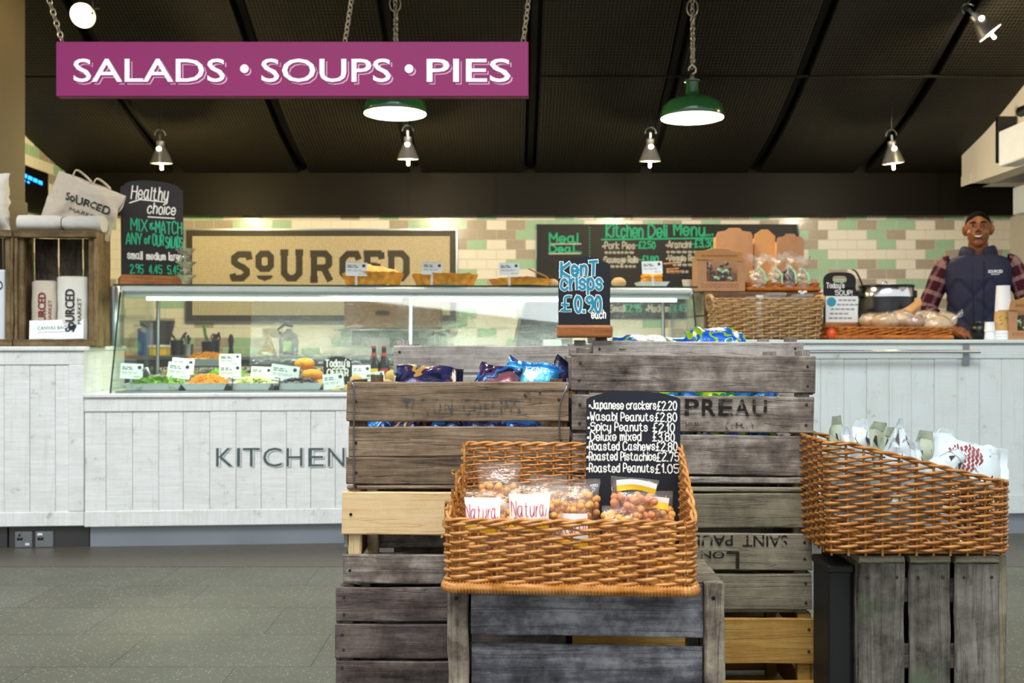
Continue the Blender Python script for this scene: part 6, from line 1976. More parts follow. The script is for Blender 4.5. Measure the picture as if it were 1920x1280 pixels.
# bag at the very edge
t = thing('white_bag', 'pale paper carrier bag at the left frame edge on the second crate', 'bag', Pc(-40, 430, .12), TH); k = bd / F
mb = MB(); pillow(mb, 118 * k, 106 * k, .16, 3, seal=.04, crumple=.22); mb.build('bag_body', M['white_cloth'], t, smooth=50)
t = thing('white_carton', 'white carton inside the crate at the left frame edge', 'carton', loc0 + RM @ Vector((-158 * k, .05, .018)), TH)
mb = MB(); mb.box(-.14, .155, 0, .1, 0, .36, .01); mb.build('carton_body', M['white_plastic'], t)
mb = MB(); typeset(mb, 'SOURCED', -.04, .26, .045, flat(-.001), fit=.185, bold=.02); mb.build('lettering', M['ink'], t, recalc=False)
# steel urn behind the crate
t = thing('steel_urn', 'plain brushed steel cylinder between the box crate and the case', 'urn', onc(212, .52, ZL), TH)
mb = MB(); mb.lathe([(.055, 0), (.055, .30), (.05, .315), (0, .318)], 28); mb.build('urn_body', M['brushed'], t, smooth=40)

# ================================================================ RIGHT COUNTER TOP
ZR = 1.010
d = Dc(1430, .24); k = d / F
t = thing('wooden_box', 'dark stained wooden box carrying the kraft boxes and the tray', 'box', onc(1432, .24, ZR), TH)
bt = 1 + (640 - 546) * k - ZR; w = (1546 - 1320) * k; rng = random.Random(4)
for i in range(2):
    mb = MB(); mb.plank('x', -w / 2, w / 2, 0, .014, bt * i / 2 + .002, bt * (i + 1) / 2 - .003, rng, .0012); mb.build('front_board', M['box_wood'], t)
    for sx in (-1, 1):
        a = -w / 2 if sx < 0 else w / 2 - .014
        mb = MB(); mb.plank('y', .015, .36, a, a + .014, bt * i / 2 + .002, bt * (i + 1) / 2 - .003, rng, .001); mb.build('end_board', M['olive_wood'], t)
mb = MB(); mb.plank('x', -w / 2 + .015, w / 2 - .015, .015, .36, bt - .016, bt - .003, rng, .001); mb.build('top_board', M['box_wood'], t)
mb = MB(); mb.plank('x', -w / 2, w / 2, .361, .373, .002, bt - .003, rng, .001); mb.build('back_board', M['box_wood'], t)
ZB = ZR + bt + .001


def window_box(label, loc, w, h, dep, lid_h, lid_w, seed, rz=TH):
    rng = random.Random(seed)
    t = thing('kraft_gift_box', label, 'gift box', loc, rz, group='kraft window boxes')
    a, b, c_ = .20, .16, .30       # frame margins: left, right, bottom
    mb = MB(); th = .0025
    mb.box(-w / 2, -w / 2 + a * w, 0, th, 0, h); mb.box(w / 2 - b * w, w / 2, 0, th, 0, h); mb.box(-w / 2 + a * w, w / 2 - b * w, 0, th, 0, c_ * h)
    mb.box(-w / 2, -w / 2 + th, th, dep, 0, h); mb.box(w / 2 - th, w / 2, th, dep, 0, h); mb.box(-w / 2, w / 2, dep - th, dep, 0, h); mb.box(-w / 2 + th, w / 2 - th, th, dep - th, 0, th)
    mb.build('box_body', M['kraft'], t)
    mb = MB(); lw = lid_w / 2
    mb.prism([(-lw, .01), (lw, .0), (lw * .97, lid_h * .72), (lw * .55, lid_h * .78), (lw * .3, lid_h), (-lw * .3, lid_h), (-lw * .6, lid_h * .8), (-lw, lid_h * .76)], 0, .003)
    o = mb.build('lid_flap', M['kraft_lit'], t, loc=(-w * .06, -.004, h - .012), rot=(.35, 0, 0))
    mb = MB(); rg = random.Random(seed)
    for q in range(12): x = -lw * .72 + q * lw * .125; mb.ribbon([(x, lid_h * .34), (x + lw * .03, lid_h * .5), (x + lw * .06, lid_h * .36), (x + lw * .09, lid_h * .5)], .0022, flat(-.0008))
    mb.build('printed_line', M['kraft_print'], o, recalc=False)
    mb = MB()
    for q in range(9):
        x = -w * .38 + q * w * .088; pts = [(x + w * .03 * math.cos(i * .7), h * .17 + w * .036 * math.sin(i * .7)) for i in range(9)]; mb.ribbon(pts, .0026, flat(-.0008))
    mb.build('printed_band', M['kraft_print'], t, recalc=False)
    mb = MB(); mb.box(-w / 2 + a * w, w / 2 - b * w, .004, .005, c_ * h, h * .96); mb.build('window_film', M['glass'], t)
    mb = MB()
    for i in range(26): mb.ell((rng.uniform(-.28, .32) * w, .025 + rng.uniform(0, .03), h * rng.uniform(.34, .9)), (.013, .011, .011), 8, 6)
    o = mb.build('chocolates', M['truffle'], t, smooth=180); o['kind'] = 'stuff'
    mb = MB()
    for i in range(9):
        x, z = rng.uniform(-.24, .26) * w, h * rng.uniform(.36, .62); an = rng.uniform(.3, 2.6); l = .022
        mb.tube([(x, .010, z), (x + l * math.cos(an), .009, z + l * math.sin(an) * .6), (x + 2 * l * math.cos(an), .011, z + l * .4)], .006, 4, flat=.25)
    mb.build('ribbon_ends', M['ribbon'], t)
    return t


kb = Dc(1350, .24) / F
window_box('kraft window box with raised orange lid flap at the right end of the case', onc(1352, .245, ZB), 92 * kb, 60 * kb, .10, 25 * kb, 92 * kb, 1)
# opened boxes standing behind
for i, (px, w_, py, off, m_, lb) in enumerate(((1377, 70, 427, .47, 'kraft', 'wide kraft carton with arched top behind the window box'), (1434, 40, 430, .50, 'kraft_lit', 'narrow kraft carton coloured as lit orange in the middle behind'), (1482, 52, 438, .47, 'kraft', 'kraft carton with notched arched top behind the cellophane bags'))):
    k = Dc(px, off) / F; h = 1 + (640 - py) * k - ZB; w2 = w_ * k / 2
    t = thing('kraft_carton', lb, 'carton', onc(px, off, ZB), TH, group='empty kraft cartons')
    poly = [(-w2, 0), (w2, 0), (w2, h * .88), (w2 * .9, h * .94), (w2 * .45, h * .955), (w2 * .3, h), (-w2 * .3, h), (-w2 * .5, h * .955), (-w2 * .9, h * .94), (-w2, h * .88)] if i != 1 else [(-w2, 0), (w2, 0), (w2, h * .9), (w2 * .3, h), (-w2 * .3, h), (-w2, h * .92)]
    mb = MB(); mb.prism(poly, 0, .004); mb.build('front_panel', M[m_], t)
    mb = MB(); mb.box(w2 - .003, w2, .004, .05, 0, h * .86); mb.build('side_flap', M['kraft_lit'], t)
    mb = MB(); mb.box(-w2, -w2 + .003, .004, .05, 0, h * .86); mb.build('side_flap', M['kraft_lit'], t)
    mb = MB(); mb.box(-w2, w2, .05, .053, 0, h * .8); mb.build('back_panel', M['kraft'], t)
# shallow wicker tray with cellophane bags
k = Dc(1470, .25) / F; tw = (1538 - 1404) * k
t = thing('wicker_tray', 'shallow wicker tray holding ribboned cellophane bags on the dark box', 'tray', onc(1471, .25, ZB), TH)
basket(t, tw, .16, lambda x, y: .040, M['wicker_tray'], nst=34, pitch=.008, r=.0036, amp=.003, flare=.4, seed=11, base_coil=True, sr=.0022)
for i, (px, py, w_, off) in enumerate(((1420, 478, 34, .28), (1451, 480, 30, .29), (1477, 474, 28, .28), (1501, 482, 30, .28))):
    k = Dc(px, off) / F; z0 = ZB + .014; h = 1 + (640 - py) * k - z0; rng = random.Random(i + 70)
    t = thing('sweet_bag', ['cellophane bag with white and green ribbon nearest the window box', 'cellophane bag with twisted ribbon second from the window box', 'cellophane bag of dark sweets second from the tray right end', 'cellophane bag of biscuits with trailing blue ribbon at the tray right end'][i], 'sweet bag', onc(px, off, z0), TH, group='ribboned cellophane bags on the tray')
    mb = MB()
    def bagf(u, v):
        a = u * 2 * PI; neck = 1 - .78 * math.exp(-((v - .64) / .13) ** 2) + (.35 * (v - .64) if v > .64 else 0)
        f = neck * (1 + .16 * noise.noise(Vector((math.cos(a) * 3, math.sin(a) * 3 + i, v * 5))))
        return Vector((w_ * k * .55 * f * math.cos(a), .042 * f * math.sin(a), h * v + (.012 * math.sin(a * 4 + i) if v > .95 else 0)))
    mb.grid(bagf, 22, 18, close_u=True); mb.build('film', M['cello_thin'], t, smooth=50)
    mb = MB()
    for j in range(44): mb.ell((rng.uniform(-.42, .42) * w_ * k, rng.uniform(-.032, .026), h * rng.uniform(.05, .48)), (.014, .011, .009), 8, 5, rot=Euler((rng.uniform(0, 3), rng.uniform(0, 3), 0)).to_matrix())
    o = mb.build('sweet_fill', M['biscuit'] if i != 2 else M['truffle'], t, smooth=180); o['kind'] = 'stuff'
    for s_ in (-1, 1):
        mb = MB(); mb.tube(smooth_pts([Vector(q) for q in ((0, -.014, h * .63), (s_ * .012, -.03, h * .56), (s_ * .020 + .006, -.046, h * .40), (s_ * .012 + .016, -.048, h * (.14 if s_ > 0 else .30)))], 4), .0065, 4, flat=.22); mb.build('ribbon', M['ribbon'] if s_ > 0 else M['ribbon_w'], t)
# tan basket before the dark box
k = Dc(1445, .03) / F; w = (1540 - 1348) * k; HB = 1 + (640 - 562) * k - ZR
t = thing('wicker_basket', 'tan unvarnished basket with knob handles before the dark box', 'basket', onc(1445, .015, ZR), TH)
basket(t, w, .19, lambda x, y: HB, M['wicker_tan'], nst=30, pitch=.0135, r=.0058, amp=.006, flare=.35, seed=13, rcorner=.03, sr=.0042, base_coil=False)
for s_ in (-1, 1):
    mb = MB(); X = s_ * (w / 2 + .018)
    mb.tube(smooth_pts([Vector(q) for q in ((X, .03, HB - .04), (X + s_ * .012, .04, HB + .012), (X + s_ * .014, .095, HB + .022), (X + s_ * .012, .15, HB + .012), (X, .16, HB - .04))], 4), .0105, 8); mb.build('handle', M['wicker_tan'], t, smooth=60)
for i, (px, w_, h_) in enumerate(((1408, 24, 19), (1425, 14, 22), (1452, 42, 26), (1480, 20, 19), (1504, 38, 24))):
    k2 = Dc(px, .1) / F
    t = thing('clear_tub', ['small clear tub at the left in the tan basket', 'white capped pot in the tan basket', 'large clear lidded tub in the middle of the tan basket', 'low clear tub right of the large one in the tan basket', 'clear tub with white bow at the right in the tan basket'][i], 'tub', onc(px, .11, ZR + .016), TH, group='clear tubs in the tan basket')
    hh = HB - .016 + (h_ - 12) * k2
    mb = MB(); mb.lathe([(w_ * k2 * .42, 0), (w_ * k2 * .5, hh - .012), (w_ * k2 * .53, hh - .012), (w_ * k2 * .53, hh), (0, hh)], 20, sy=min(1, .06 / (w_ * k2 * .5))); mb.build('tub_body', M['clear'] if i != 1 else M['white_plastic'], t, smooth=40)
    if i in (0, 2, 3, 4):
        mb = MB(); rng = random.Random(i)
        for j in range(18): mb.ell((rng.uniform(-.34, .34) * w_ * k2, rng.uniform(-.02, .02), hh * rng.uniform(.3, .82)), (.011, .01, .008), 7, 5)
        o = mb.build('tub_fill', M['biscuit'], t, smooth=180); o['kind'] = 'stuff'
    if i == 4:
        mb = MB()
        for a in (.5, 1.6, 2.6, 3.9): mb.tube([(0, 0, hh), (.014 * math.cos(a), -.004, hh + .014), (.026 * math.cos(a), -.006, hh + .012 * abs(math.sin(a)) + .006)], .005, 4, flat=.3)
        mb.build('bow', M['ribbon_w'], t)
# soup sign
k = Dc(1575, .36) / F; zs = 1 + (640 - 604) * k
t = thing('soup_sign', 'black handled board reading todays soup with a white menu sheet', 'chalkboard', onc(1575, .36, ZR), TH); b0 = zs - ZR
hh = (604 - 510) * k; w2 = 31 * k
mb = MB()
# board with a hand slot: ring of quads round the slot, then the lower part
def outl(a):
    c_, s_ = math.cos(a), math.sin(a); return (w2 * .99 * math.copysign(abs(c_) ** .5, c_), b0 + hh * .80 + hh * .20 * (math.copysign(abs(s_) ** .8, s_)) if s_ > 0 else b0 + hh * .80 + hh * .2 * s_)
n = 32
for y, fl_ in ((0, 1), (.010, -1)):
    pass
ov = []; iv = []
for i in range(n):
    a = 2 * PI * i / n; c_, s_ = math.cos(a), math.sin(a)
    ov.append((w2 * math.copysign(abs(c_) ** .55, c_), b0 + hh * .82 + hh * .18 * math.copysign(abs(s_) ** (.9 if s_ > 0 else .5), s_)))
    iv.append((14 * k * math.copysign(abs(c_) ** .6, c_), b0 + hh * .86 + 6.5 * k * math.copysign(abs(s_) ** .6, s_)))
vs = [(x, 0, z) for x, z in ov] + [(x, 0, z) for x, z in iv] + [(x, .01, z) for x, z in ov] + [(x, .01, z) for x, z in iv]
fs = []
for i in range(n):
    j = (i + 1) % n; fs += [(i, j, n + j, n + i), (2 * n + i, 3 * n + i, 3 * n + j, 2 * n + j), (i, 2 * n + i, 2 * n + j, j), (n + i, n + j, 3 * n + j, 3 * n + i)]
mb.add(vs, fs); mb.box(-w2, w2, 0, .01, b0 - .01, b0 + hh * .70); mb.build('board', M['chalkboard'], t)
mb = MB(); mb.box(-w2 + 3 * k, w2 + 3 * k, -.004, -.002, b0, b0 + 49 * k); mb.build('menu_sheet', M['card'], t)
mb = MB(); mb.add([(-17 * k + 9 * k * math.cos(2 * PI * i / 18), -.0046, b0 + 38 * k + 9 * k * math.sin(2 * PI * i / 18)) for i in range(18)], [list(range(18))]); mb.build('roundel', M['teal'], t, recalc=False)
mb = MB(); fy = flat(-.0012); write(mb, "Today's", -26 * k, b0 + 64.5 * k, 9.5 * k, 1.7 * k, fy, fit=34 * k); write(mb, 'SOUP!', -9 * k, b0 + 51.5 * k, 8 * k, 1.6 * k, fy, fit=32 * k); mb.build('lettering', M['chalk'], t, recalc=False)
mb = MB(); fy = flat(-.0046); rng = random.Random(3)
for q, (x, l) in enumerate(((-3, 26), (-6, 36), (-18, 46), (-20, 30), (-22, 42))):
    p = x
    while p < x + l:
        s_ = rng.uniform(5, 9); mb.ribbon([((p + i * s_ / 6) * k, b0 + (40 - q * 8.4 + (i % 2) * 2.6) * k) for i in range(7)], .9 * k, fy); p += s_ + 2
mb.build('handwriting', M['card_dark'], t, recalc=False)
mb = MB(); mb.box(-w2, w2, -.02, .05, 0, b0 - .002, .004); mb.build('wooden_foot', M['orange_wood'], t)
# soup kettle
k = Dc(1662, .45) / F
t = thing('soup_kettle', 'big black soup kettle with a polished steel collar and lid', 'kettle', onc(1662, .47, ZR), TH); r = 51 * k
zt = 1 + (640 - 557) * k - ZR
mb = MB(); mb.lathe([(r * .8, 0), (r * 1.0, .01), (r * 1.07, zt * .45), (r * .98, zt * .8), (r * .95, zt)], 44); mb.build('kettle_body', M['black_plastic'], t, smooth=50)
mb = MB(); mb.lathe([(r * .97, zt), (r * .95, zt + 17 * k), (r * .90, zt + 19 * k)], 44, cap=False); mb.build('steel_collar', M['chrome'], t, smooth=50)
mb = MB(); mb.tube([(r * .93 * math.cos(2 * PI * i / 40), r * .93 * math.sin(2 * PI * i / 40), zt + 20 * k) for i in range(40)], .008, 8, closed=True)
mb.lathe([(r * .92, zt + 20 * k), (r * .6, zt + 24 * k), (0, zt + 26 * k)], 40); mb.build('lid', M['black_plastic'], t, smooth=50)
mb = MB(); mb.tube([(-r * .15, 0, zt + 25 * k), (-r * .12, 0, zt + 30 * k), (r * .02, 0, zt + 30 * k), (r * .05, 0, zt + 25 * k)], .006, 8); mb.build('lid_handle', M['chrome'], t, smooth=60)
for s_ in (-1, 1):
    mb = MB(); mb.box(s_ * r * 1.0 - .016, s_ * r * 1.0 + .016, -.03, .03, zt - .004, zt + .04, .008); mb.build('side_lug', M['black_plastic'], t)
mb = MB(); mb.add([(r * .62, -r * .84, zt * .72), (r * .72, -r * .77, zt * .66), (r * .70, -r * .80, zt * .80)], [(0, 1, 2)]); mb.build('sticker', M['label_white'], t, recalc=False)
t = thing('soup_ladle', 'black ladle handle rising from the left of the kettle lid', 'ladle', onc(1612, .44, ZR + zt), TH)
mb = MB(); mb.tube(smooth_pts([Vector(q) for q in ((8 * k, 0, 8 * k), (4 * k, 0, 25 * k), (-6 * k, 0, 46 * k), (-14 * k, 0, 51 * k))], 5), .007, 8, flat=.6); mb.build('handle', M['black_plastic'], t, smooth=60)
# bread tray
k = Dc(1680, .10) / F
t = thing('wicker_tray', 'long amber wicker tray of wrapped bread rolls on the counter edge', 'tray', onc(1682, .06, ZR), .15)
basket(t, 222 * k, .26, lambda x, y: .058, M['wicker_tray'], nst=46, pitch=.0085, r=.0038, amp=.003, flare=.6, seed=17, sr=.0024)
BR = [(1634, 602, .25, .05, 'bread', 'wrapped roll at the left end of the bread tray'), (1660, 604, .18, .058, 'bread', 'big wrapped roll left of the tray middle'), (1690, 600, .2, .06, 'bread', 'big wrapped roll at the tray middle with twisted wrapper end'), (1716, 606, .16, .05, 'bread_dark', 'dark crusted wrapped roll right of the tray middle'), (1755, 610, .14, .062, 'bread', 'cut pale loaf end at the right front of the tray'), (1738, 598, .28, .05, 'bread', 'wrapped roll behind the cut pale loaf'), (1772, 600, .26, .05, 'bread', 'wrapped roll at the back right of the tray')]
for i, (px, py, off, r, m_, lb) in enumerate(BR):
    p = Pc(px, py, off); p.z = max(p.z, ZR + .02 + r * .7)
    t = thing('bread_roll', lb, 'bread', p, group='wrapped rolls in the bread tray')
    mb = MB(); mb.ell((0, 0, 0), (r * 1.25, r * .95, r * .80), 18, 12, fn=lambda q: 1 + .10 * noise.noise(q * 2 + Vector((i, 0, 0)))); mb.build('crumb', M[m_], t, smooth=80)
    mb = MB(); mb.ell((0, 0, .003), (r * 1.34, r * 1.03, r * .9), 22, 14, fn=lambda q: 1 + .13 * noise.noise(q * 3.4 + Vector((i * 3, 0, 0)))); 
    mb.grid(lambda u, v: (r * 1.1 + .035 * v + 0, .014 * math.cos(u * 6.28) * (.5 + v), r * .35 + .02 * v + .014 * math.sin(u * 6.28) * (.5 + v)), 10, 4, close_u=True)
    mb.build('wrapper', M['cello_thin'], t, smooth=50)
t = thing('twisted_wrapper', 'brown paper twist sticking up from the wrapped rolls', 'wrapper', Pc(1692, 590, .24))
mb = MB(); mb.grid(lambda u, v: ((-.03 + .12 * v), (.02 + .014 * v) * math.cos(u * 6.28), .06 * v * v + (.02 + .012 * v) * math.sin(u * 6.28) * (1 + .2 * math.sin(u * 40))), 24, 8, close_u=True); mb.build('paper_twist', M['kraft_lit'], t, smooth=50)
# small things by the tray
mb = MB(); mb.ell((0, 0, .030), (.030, .028, .030), 18, 12); tag(mb.build('orange_pot', M['orange'], smooth=80, loc=onc(1560, .09, ZR)), 'orange round pot between the tan basket and bread tray', 'pot')
t = thing('black_jar', 'round black shiny jar before the shopkeeper', 'jar', onc(1837, .38, ZR))
mb = MB(); mb.lathe([(.035, 0), (.05, .02), (.056, .055), (.042, .085), (.03, .095), (.03, .105), (0, .108)], 24); mb.build('jar_body', M['black_plastic'], t, smooth=60)


def cup(label, px, off, z, r0, r1, h, mat, inverted=True, group=None, rims=0):
    t = thing('paper_cup', label, 'cup', onc(px, off, z), group=group)
    mb = MB()
    if inverted: mb.lathe([(r1, 0), (r1 * 1.04, .004), (r1, .008), (r0, h), (r0 * .9, h), (0, h - .004)], 26)
    else: mb.lathe([(r0, 0), (r1, h), (r1 * 1.04, h), (r1 * .94, h - .004), (0, h * .5)], 26)
    mb.build('cup_body', mat, t, smooth=50)
    return t


k = Dc(1880, .1) / F
g = 'upturned paper cups'
for i in range(3): cup('white cup rim peeking from under the leaf printed kraft cup', 1877, .10, ZR + i * 5.5 * k, 13.2 * k, 14 * k, 6.5 * k, M['paper_cup'], group='white cup rims below the kraft cup')
t = cup('leaf printed kraft cup upturned on white cup rims', 1877, .10, ZR + 17 * k, 10.5 * k, 13.4 * k, 36 * k, M['kraft_cup'], group=g)
mb = MB()
for i in range(9):
    rg = random.Random(i); a = -PI / 2 + rg.uniform(-.9, .9); z = rg.uniform(.2, .8) * 28 * k + 4 * k; r = (13.4 - 2.9 * z / (36 * k)) * k + .0012
    mb.add([(r * math.cos(a + q[0]), r * math.sin(a + q[0]), z + q[1] * k) for q in ((-.16, -1), (0, 1.6), (.2, 2.2), (.05, -.6))], [(0, 1, 2, 3)])
mb.build('leaf_pattern', M['leaf_print'], t, recalc=False)
cup('tall white cup upturned, lower of the pair behind the kraft cup', 1881, .24, ZR, 13.5 * k, 17 * k, 68 * k, M['paper_cup'], group=g)
cup('tall white cup upturned on top of the pair behind the kraft cup', 1881, .24, ZR + 44 * k, 12 * k, 15.2 * k, 60 * k, M['paper_cup'], group=g)
for i in range(2): cup(['small white cup at the bottom of the short stack', 'small white cup on top of the short stack'][i], 1856, .10, ZR + i * 15 * k, 8.2 * k, 9.4 * k, 18 * k, M['paper_cup'], group='short stack of small cups')
kb = Dc(1925, .06) / F
window_box('kraft window box at the right frame edge beside the cups', onc(1932, .06, ZR), 84 * kb, 56 * kb, .10, 30 * kb, 76 * kb, 5)

# ================================================================ THE SHOPKEEPER
PX, PY = (1834 - 960) / F * 6.02, 6.02
person = thing('person', 'smiling person in navy quilted gilet and burgundy plaid shirt behind counter', 'person', (PX, PY, 0), math.radians(-24))


def body_mesh():
    mb = MB()
    # legs and feet
    for s_ in (-1, 1):
        mb.tube([(s_ * .09, 0, .95), (s_ * .10, -.005, .72), (s_ * .10, 0, .50), (s_ * .10, .012, .30), (s_ * .10, .015, .10), (s_ * .10, .01, .05)], [.095, .085, .06, .058, .042, .045], 14)
        mb.ell((s_ * .105, -.05, .04), (.046, .125, .038), 14, 8)
    # trunk
    mb.ell((0, 0, .98), (.155, .105, .13), 20, 12); mb.ell((0, 0, 1.12), (.145, .10, .16), 20, 12); mb.ell((0, .0, 1.30), (.17, .11, .19), 22, 14)
    mb.tube([(-.175, 0, 1.435), (-.09, 0, 1.462), (0, .005, 1.475), (.09, 0, 1.462), (.175, 0, 1.435)], [.05, .05, .055, .05, .05], 14)
    # neck
    mb.tube([(0, .012, 1.44), (0, .008, 1.52), (0, .004, 1.60)], [.066, .056, .056], 16)
    # head: skull, jaw, chin, cheeks, nose, brow, ears
    mb.ell((0, .012, 1.690), (.073, .092, .094), 26, 18); mb.ell((0, -.018, 1.645), (.062, .066, .076), 22, 14); mb.ell((0, -.052, 1.592), (.030, .030, .026), 14, 10)
    mb.ell((0, -.02, 1.605), (.050, .052, .036), 18, 10)
    for s_ in (-1, 1):
        mb.ell((s_ * .040, -.052, 1.650), (.022, .022, .020), 12, 8); mb.ell((s_ * .030, -.071, 1.712), (.024, .012, .009), 12, 8)
        mb.ell((s_ * .077, .012, 1.672), (.010, .020, .033), 12, 10, rot=Euler((.1, s_ * .15, s_ * .5)).to_matrix())
        mb.ell((s_ * .013, -.094, 1.660), (.009, .010, .008), 10, 6)
    mb.tube([(0, -.074, 1.706), (0, -.088, 1.684), (0, -.102, 1.664)], [.009, .010, .012], 10)
    mb.ell((0, -.075, 1.628), (.032, .014, .020), 14, 8)
    # arms
    L = [(-.185, .0, 1.445), (-.235, -.005, 1.33), (-.282, -.015, 1.20), (-.215, -.10, 1.12), (-.125, -.185, 1.062)]
    Rr = [(.185, .0, 1.445), (.235, -.005, 1.33), (.275, -.01, 1.19), (.285, -.11, 1.12), (.275, -.20, 1.066)]
    rad = [.058, .050, .043, .036, .027]
    for A, sx in ((L, 1), (Rr, -1)):
        mb.tube(A, rad, 14)
        w = Vector(A[-1]); dr = Vector((.62 if sx > 0 else -.25, -.75, -.20)).normalized(); side = Vector((0, 0, 1)).cross(dr).normalized()
        mb.tube([w - dr * .01, w + dr * .03, w + dr * .075], [.026, .034, .032], 12, flat=.62)
        for q, (o, ln) in enumerate(((-.029, .066), (-.010, .078), (.010, .074), (.028, .058))):
            b = w + dr * .074 + side * o; e = b + dr * ln * .5 + side * o * .2 + Vector((0, 0, -.003)); f = b + dr * ln * .95 + side * o * .3 + Vector((0, 0, -.018))
            mb.tube([b - dr * .012, b.lerp(e, .5), e, e.lerp(f, .6) + Vector((0, 0, .002)), f], [.0095, .009, .0088, .008, .0065], 8)
        b = w + dr * .02 + side * (.030 if sx > 0 else -.030)
        sd = side * (1 if sx > 0 else -1)
        mb.tube([b, b + sd * .022 + dr * .022, b + sd * .03 + dr * .055 + Vector((0, 0, -.012))], [.012, .0105, .008], 8)
    o = mb.build('body_rough', M['skin'])
    md = o.modifiers.new('r', 'REMESH'); md.mode = 'VOXEL'; md.voxel_size = .0048; md.use_smooth_shade = True
    sm = o.modifiers.new('s', 'SMOOTH'); sm.factor = .5; sm.iterations = 4
    dg = bpy.context.evaluated_depsgraph_get(); dg.update()
    me = bpy.data.meshes.new_from_object(o.evaluated_get(dg))
    bpy.data.objects.remove(o)
    me.name = 'body'; b = bpy.data.objects.new('body', me); COL.objects.link(b); b.parent = person
    me.polygons.foreach_set('use_smooth', [True] * len(me.polygons))
    return L, Rr


armL, armR = body_mesh()

# hair: close cropped cap
mb = MB()
def cap(u, v):
    a = u * 2 * PI; front = max(0, -math.sin(a))
    pmax = 1.22 + .40 * (math.sin(a) * .5 + .5) - .36 * front ** 3
    p = v * pmax
    wob = 1 + .012 * noise.noise(Vector((math.cos(a) * 6, math.sin(a) * 6, v * 6)))
    return ((.0752 * wob) * math.sin(p) * math.cos(a), .012 + .0938 * wob * math.sin(p) * math.sin(a), 1.690 + .0968 * wob * math.cos(p))
mb.grid(cap, 48, 18, close_u=True); mb.build('hair', M['hair'], person, smooth=80)
for s_ in (-1, 1):
    mb = MB(); mb.ell((s_ * .030, -.0745, 1.692), (.0125, .007, .0052), 14, 8); o = mb.build('eye', M['eye_white'], person, smooth=180)
    mb = MB(); mb.ell((s_ * .030, -.0805, 1.692), (.0058, .0026, .0052), 12, 8); mb.build('iris', M['eye_dark'], o, smooth=180)
    mb = MB(); mb.tube([(s_ * .030 - .015, -.079, 1.6985), (s_ * .030, -.0825, 1.701), (s_ * .030 + .015, -.077, 1.6985)], [.002, .0034, .002], 6); mb.build('eyelid', M['skin'], person, smooth=80)
    mb = MB(); mb.tube([(s_ * .014, -.087, 1.7105), (s_ * .030, -.086, 1.7165), (s_ * .048, -.075, 1.711)], [.0036, .0042, .0024], 6, flat=.7); mb.build('eyebrow', M['hair'], person, smooth=80)
# smile
def mouth(x, z): return (x, -.0935 + 14 * x * x, 1.6275 + z + 9.0 * x * x)
mb = MB(); mb.grid(lambda u, v: mouth((u - .5) * .046, (v - .5) * .0135 * math.sin(max(.04, min(.96, u)) * PI) ** .5), 14, 3)
mb.build('teeth', M['teeth'], person, smooth=80)
for up, nm in ((1, 'upper_lip'), (-1, 'lower_lip')):
    mb = MB(); pts = []
    for i in range(13):
        u = i / 12; x = (u - .5) * .054; q = mouth(x, up * .0088 * math.sin(max(.02, min(.98, u)) * PI) ** .6); pts.append((q[0], q[1] - .001, q[2]))
    mb.tube(pts, [.0018 + (.0026 if up > 0 else .0036) * math.sin(PI * i / 12) for i in range(13)], 8); mb.build(nm, M['lips'], person, smooth=80)

# gilet
GR = [(.93, .168, .128), (1.00, .172, .132), (1.12, .170, .130), (1.25, .178, .134), (1.36, .190, .134), (1.43, .200, .122), (1.475, .192, .106), (1.502, .160, .094), (1.52, .105, .088)]


def gil(a, z, lift=0.0):
    for (z0, w0, d0), (z1, w1, d1) in zip(GR, GR[1:]):
        if z0 <= z <= z1:
            t = (z - z0) / (z1 - z0); t = t * t * (3 - 2 * t) if z < 1.4 else t; w = w0 + (w1 - w0) * t; d = d0 + (d1 - d0) * t; break
    else:
        z_, w, d = GR[-1]
    c_, s_ = math.cos(a), math.sin(a)
    x = w * math.copysign(abs(c_) ** .78, c_); y = d * math.copysign(abs(s_) ** .85, s_)
    qa = x / .088 + z / .105; qb = x / .088 - z / .105
    if z < 1.37:
        r = min(abs(math.sin(qa * PI * .5 + .4)), abs(math.sin(qb * PI * .5 + .4))); y_l = .008 * (min(1, r / .55) ** .7 - 1)
    else: y_l = 0
    n = Vector((c_, s_, 0)); e = lift + y_l
    return Vector((x, y, z)) + n * e


mb = MB(); nz = 90
mb.grid(lambda u, v: gil(u * 2 * PI, .93 + .59 * v, .0), 130, nz, close_u=True); mb.build('gilet', M['navy'], person, smooth=80)
mb = MB(); mb.grid(lambda u, v: gil(-PI / 2 + (u - .5) * .20, .935 + .545 * v, .012 if .1 < u < .9 else .002), 8, 60); o = mb.build('zip_placket', M['navy'], person, smooth=60)
for z in (1.0, 1.12, 1.25, 1.36):
    p = gil(-PI / 2, z, .0135); mb = MB(); mb.ell(p, (.006, .003, .006), 10, 6); mb.build('snap_button', M['black_plastic'], o, smooth=180)
for s_ in (-1, 1):
    mb = MB(); a0 = -PI / 2 + s_ * .62
    mb.grid(lambda u, v: gil(a0 + (u - .5) * .55, 1.075 + .05 * v + .02 * u * s_, .006 + .008 * (1 - v)), 10, 3); mb.build('pocket_flap', M['navy'], person, smooth=80)
mb = MB()
def collar(u, v):
    a = -PI / 2 + .30 + u * (2 * PI - .60); r = .082 + .010 * math.sin(v * PI) + .006 * v; fr = max(0, -math.sin(a))
    return ((r + .012 * (1 - v)) * math.cos(a) * 1.08, .004 + (r + .012 * (1 - v)) * math.sin(a), 1.485 + (.088 - .022 * fr ** 4) * v)
mb.grid(collar, 44, 8); mb.build('collar', M['navy'], person, smooth=80)
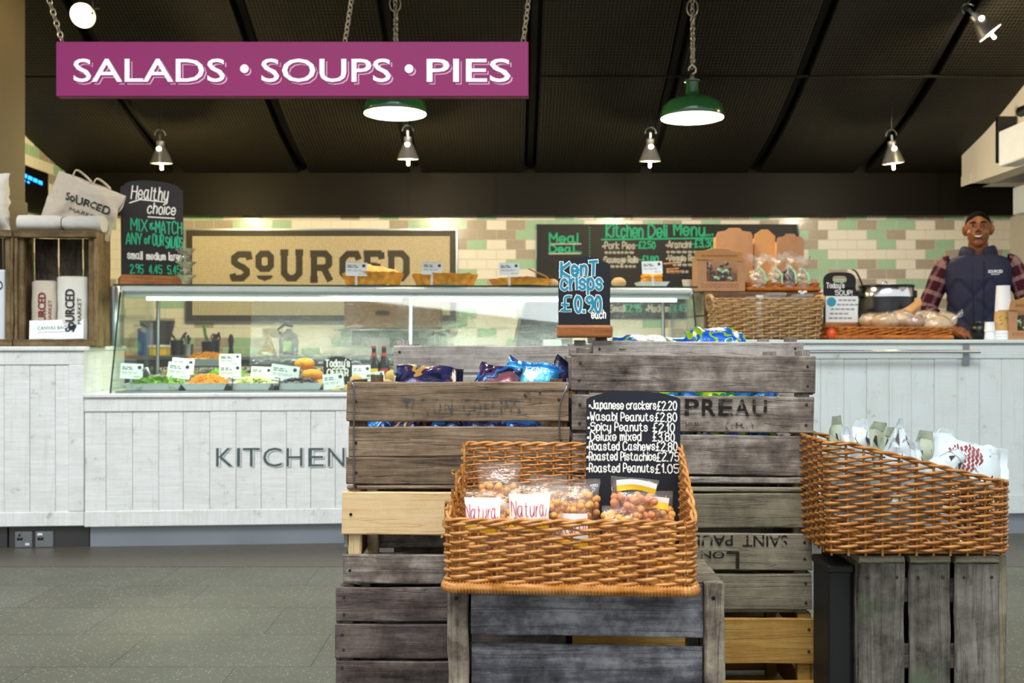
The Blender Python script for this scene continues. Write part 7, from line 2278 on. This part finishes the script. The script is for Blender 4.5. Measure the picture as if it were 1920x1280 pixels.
mb = MB(); mb.grid(lambda u, v: tuple(c_ * (.93 if i < 2 else 1) + (.004 if i == 2 else 0) for i, c_ in enumerate(collar(u, v))), 44, 8); mb.build('collar_lining', M['fleece'], person, smooth=80)
mb = MB()
def chest(x, z):
    a = -math.acos(max(-1, min(1, math.copysign(abs(x / .186) ** (1 / .78), x)))); q = gil(a, 1.405 + z, .004); return Vector((x, q.y - .003, 1.405 + z))
typeset(mb, 'SOURCED', .052, .0, .018, chest, fit=.078, bold=.03); typeset(mb, 'MARKET', .068, -.012, .007, chest, fit=.046, bold=.02); mb.build('lettering', M['sign_white'], person, recalc=False)


# plaid sleeves with their own weave coordinates
def sleeve(A, upto, rad, seed):
    pts = smooth_pts([Vector(p) for p in A[:upto]], 8); vs = []; fs = []; uv = []; n = 22; L = 0
    for i, p in enumerate(pts):
        t = (pts[min(i + 1, len(pts) - 1)] - pts[max(i - 1, 0)]).normalized()
        if i: L += (p - pts[i - 1]).length
        u_ = Vector((0, 1, 0)); u_ = (u_ - t * u_.dot(t)).normalized(); w_ = t.cross(u_); f = i / (len(pts) - 1)
        r = rad[0] + (rad[1] - rad[0]) * f
        for k_ in range(n + 1):
            a = 2 * PI * k_ / n; rr = r * (1 + .10 * noise.noise(Vector((math.cos(a) * 2, math.sin(a) * 2, L * 14 + seed))))
            vs.append(p + (u_ * math.cos(a) + w_ * math.sin(a)) * rr); uv.append((a * r, L))
    m_ = len(pts)
    for i in range(m_ - 1):
        for k_ in range(n): b = i * (n + 1) + k_; fs.append((b, b + 1, b + n + 2, b + n + 1))
    me = bpy.data.meshes.new('sleeve'); me.from_pydata(vs, [], fs); ul = me.uv_layers.new(name='UVMap')
    for lp in me.loops: ul.data[lp.index].uv = uv[lp.vertex_index]
    me.polygons.foreach_set('use_smooth', [True] * len(me.polygons)); me.materials.append(M['plaid'])
    o = bpy.data.objects.new('sleeve', me); COL.objects.link(o); o.parent = person
    return o


aL = [(-.165, .0, 1.460)] + armL[:3] + [(-.250, -.055, 1.155)]; aR = [(.165, .0, 1.460)] + armR[:3] + [(.283, -.06, 1.15)]
sleeve(aL, 5, (.066, .053), 1); sleeve(aR, 5, (.066, .053), 5)
# trousers and shoes, hidden behind the counter
mb = MB()
for s_ in (-1, 1): mb.tube([(s_ * .085, 0, .97), (s_ * .10, -.005, .72), (s_ * .10, 0, .50), (s_ * .10, .012, .30), (s_ * .10, .015, .06)], [.115, .10, .078, .074, .066], 18)
mb.build('trousers', M['fleece'], person, smooth=60)
for s_ in (-1, 1):
    mb = MB(); mb.ell((s_ * .105, -.05, .045), (.054, .14, .045), 18, 10); mb.build('shoe', M['black_plastic'], person, smooth=80)
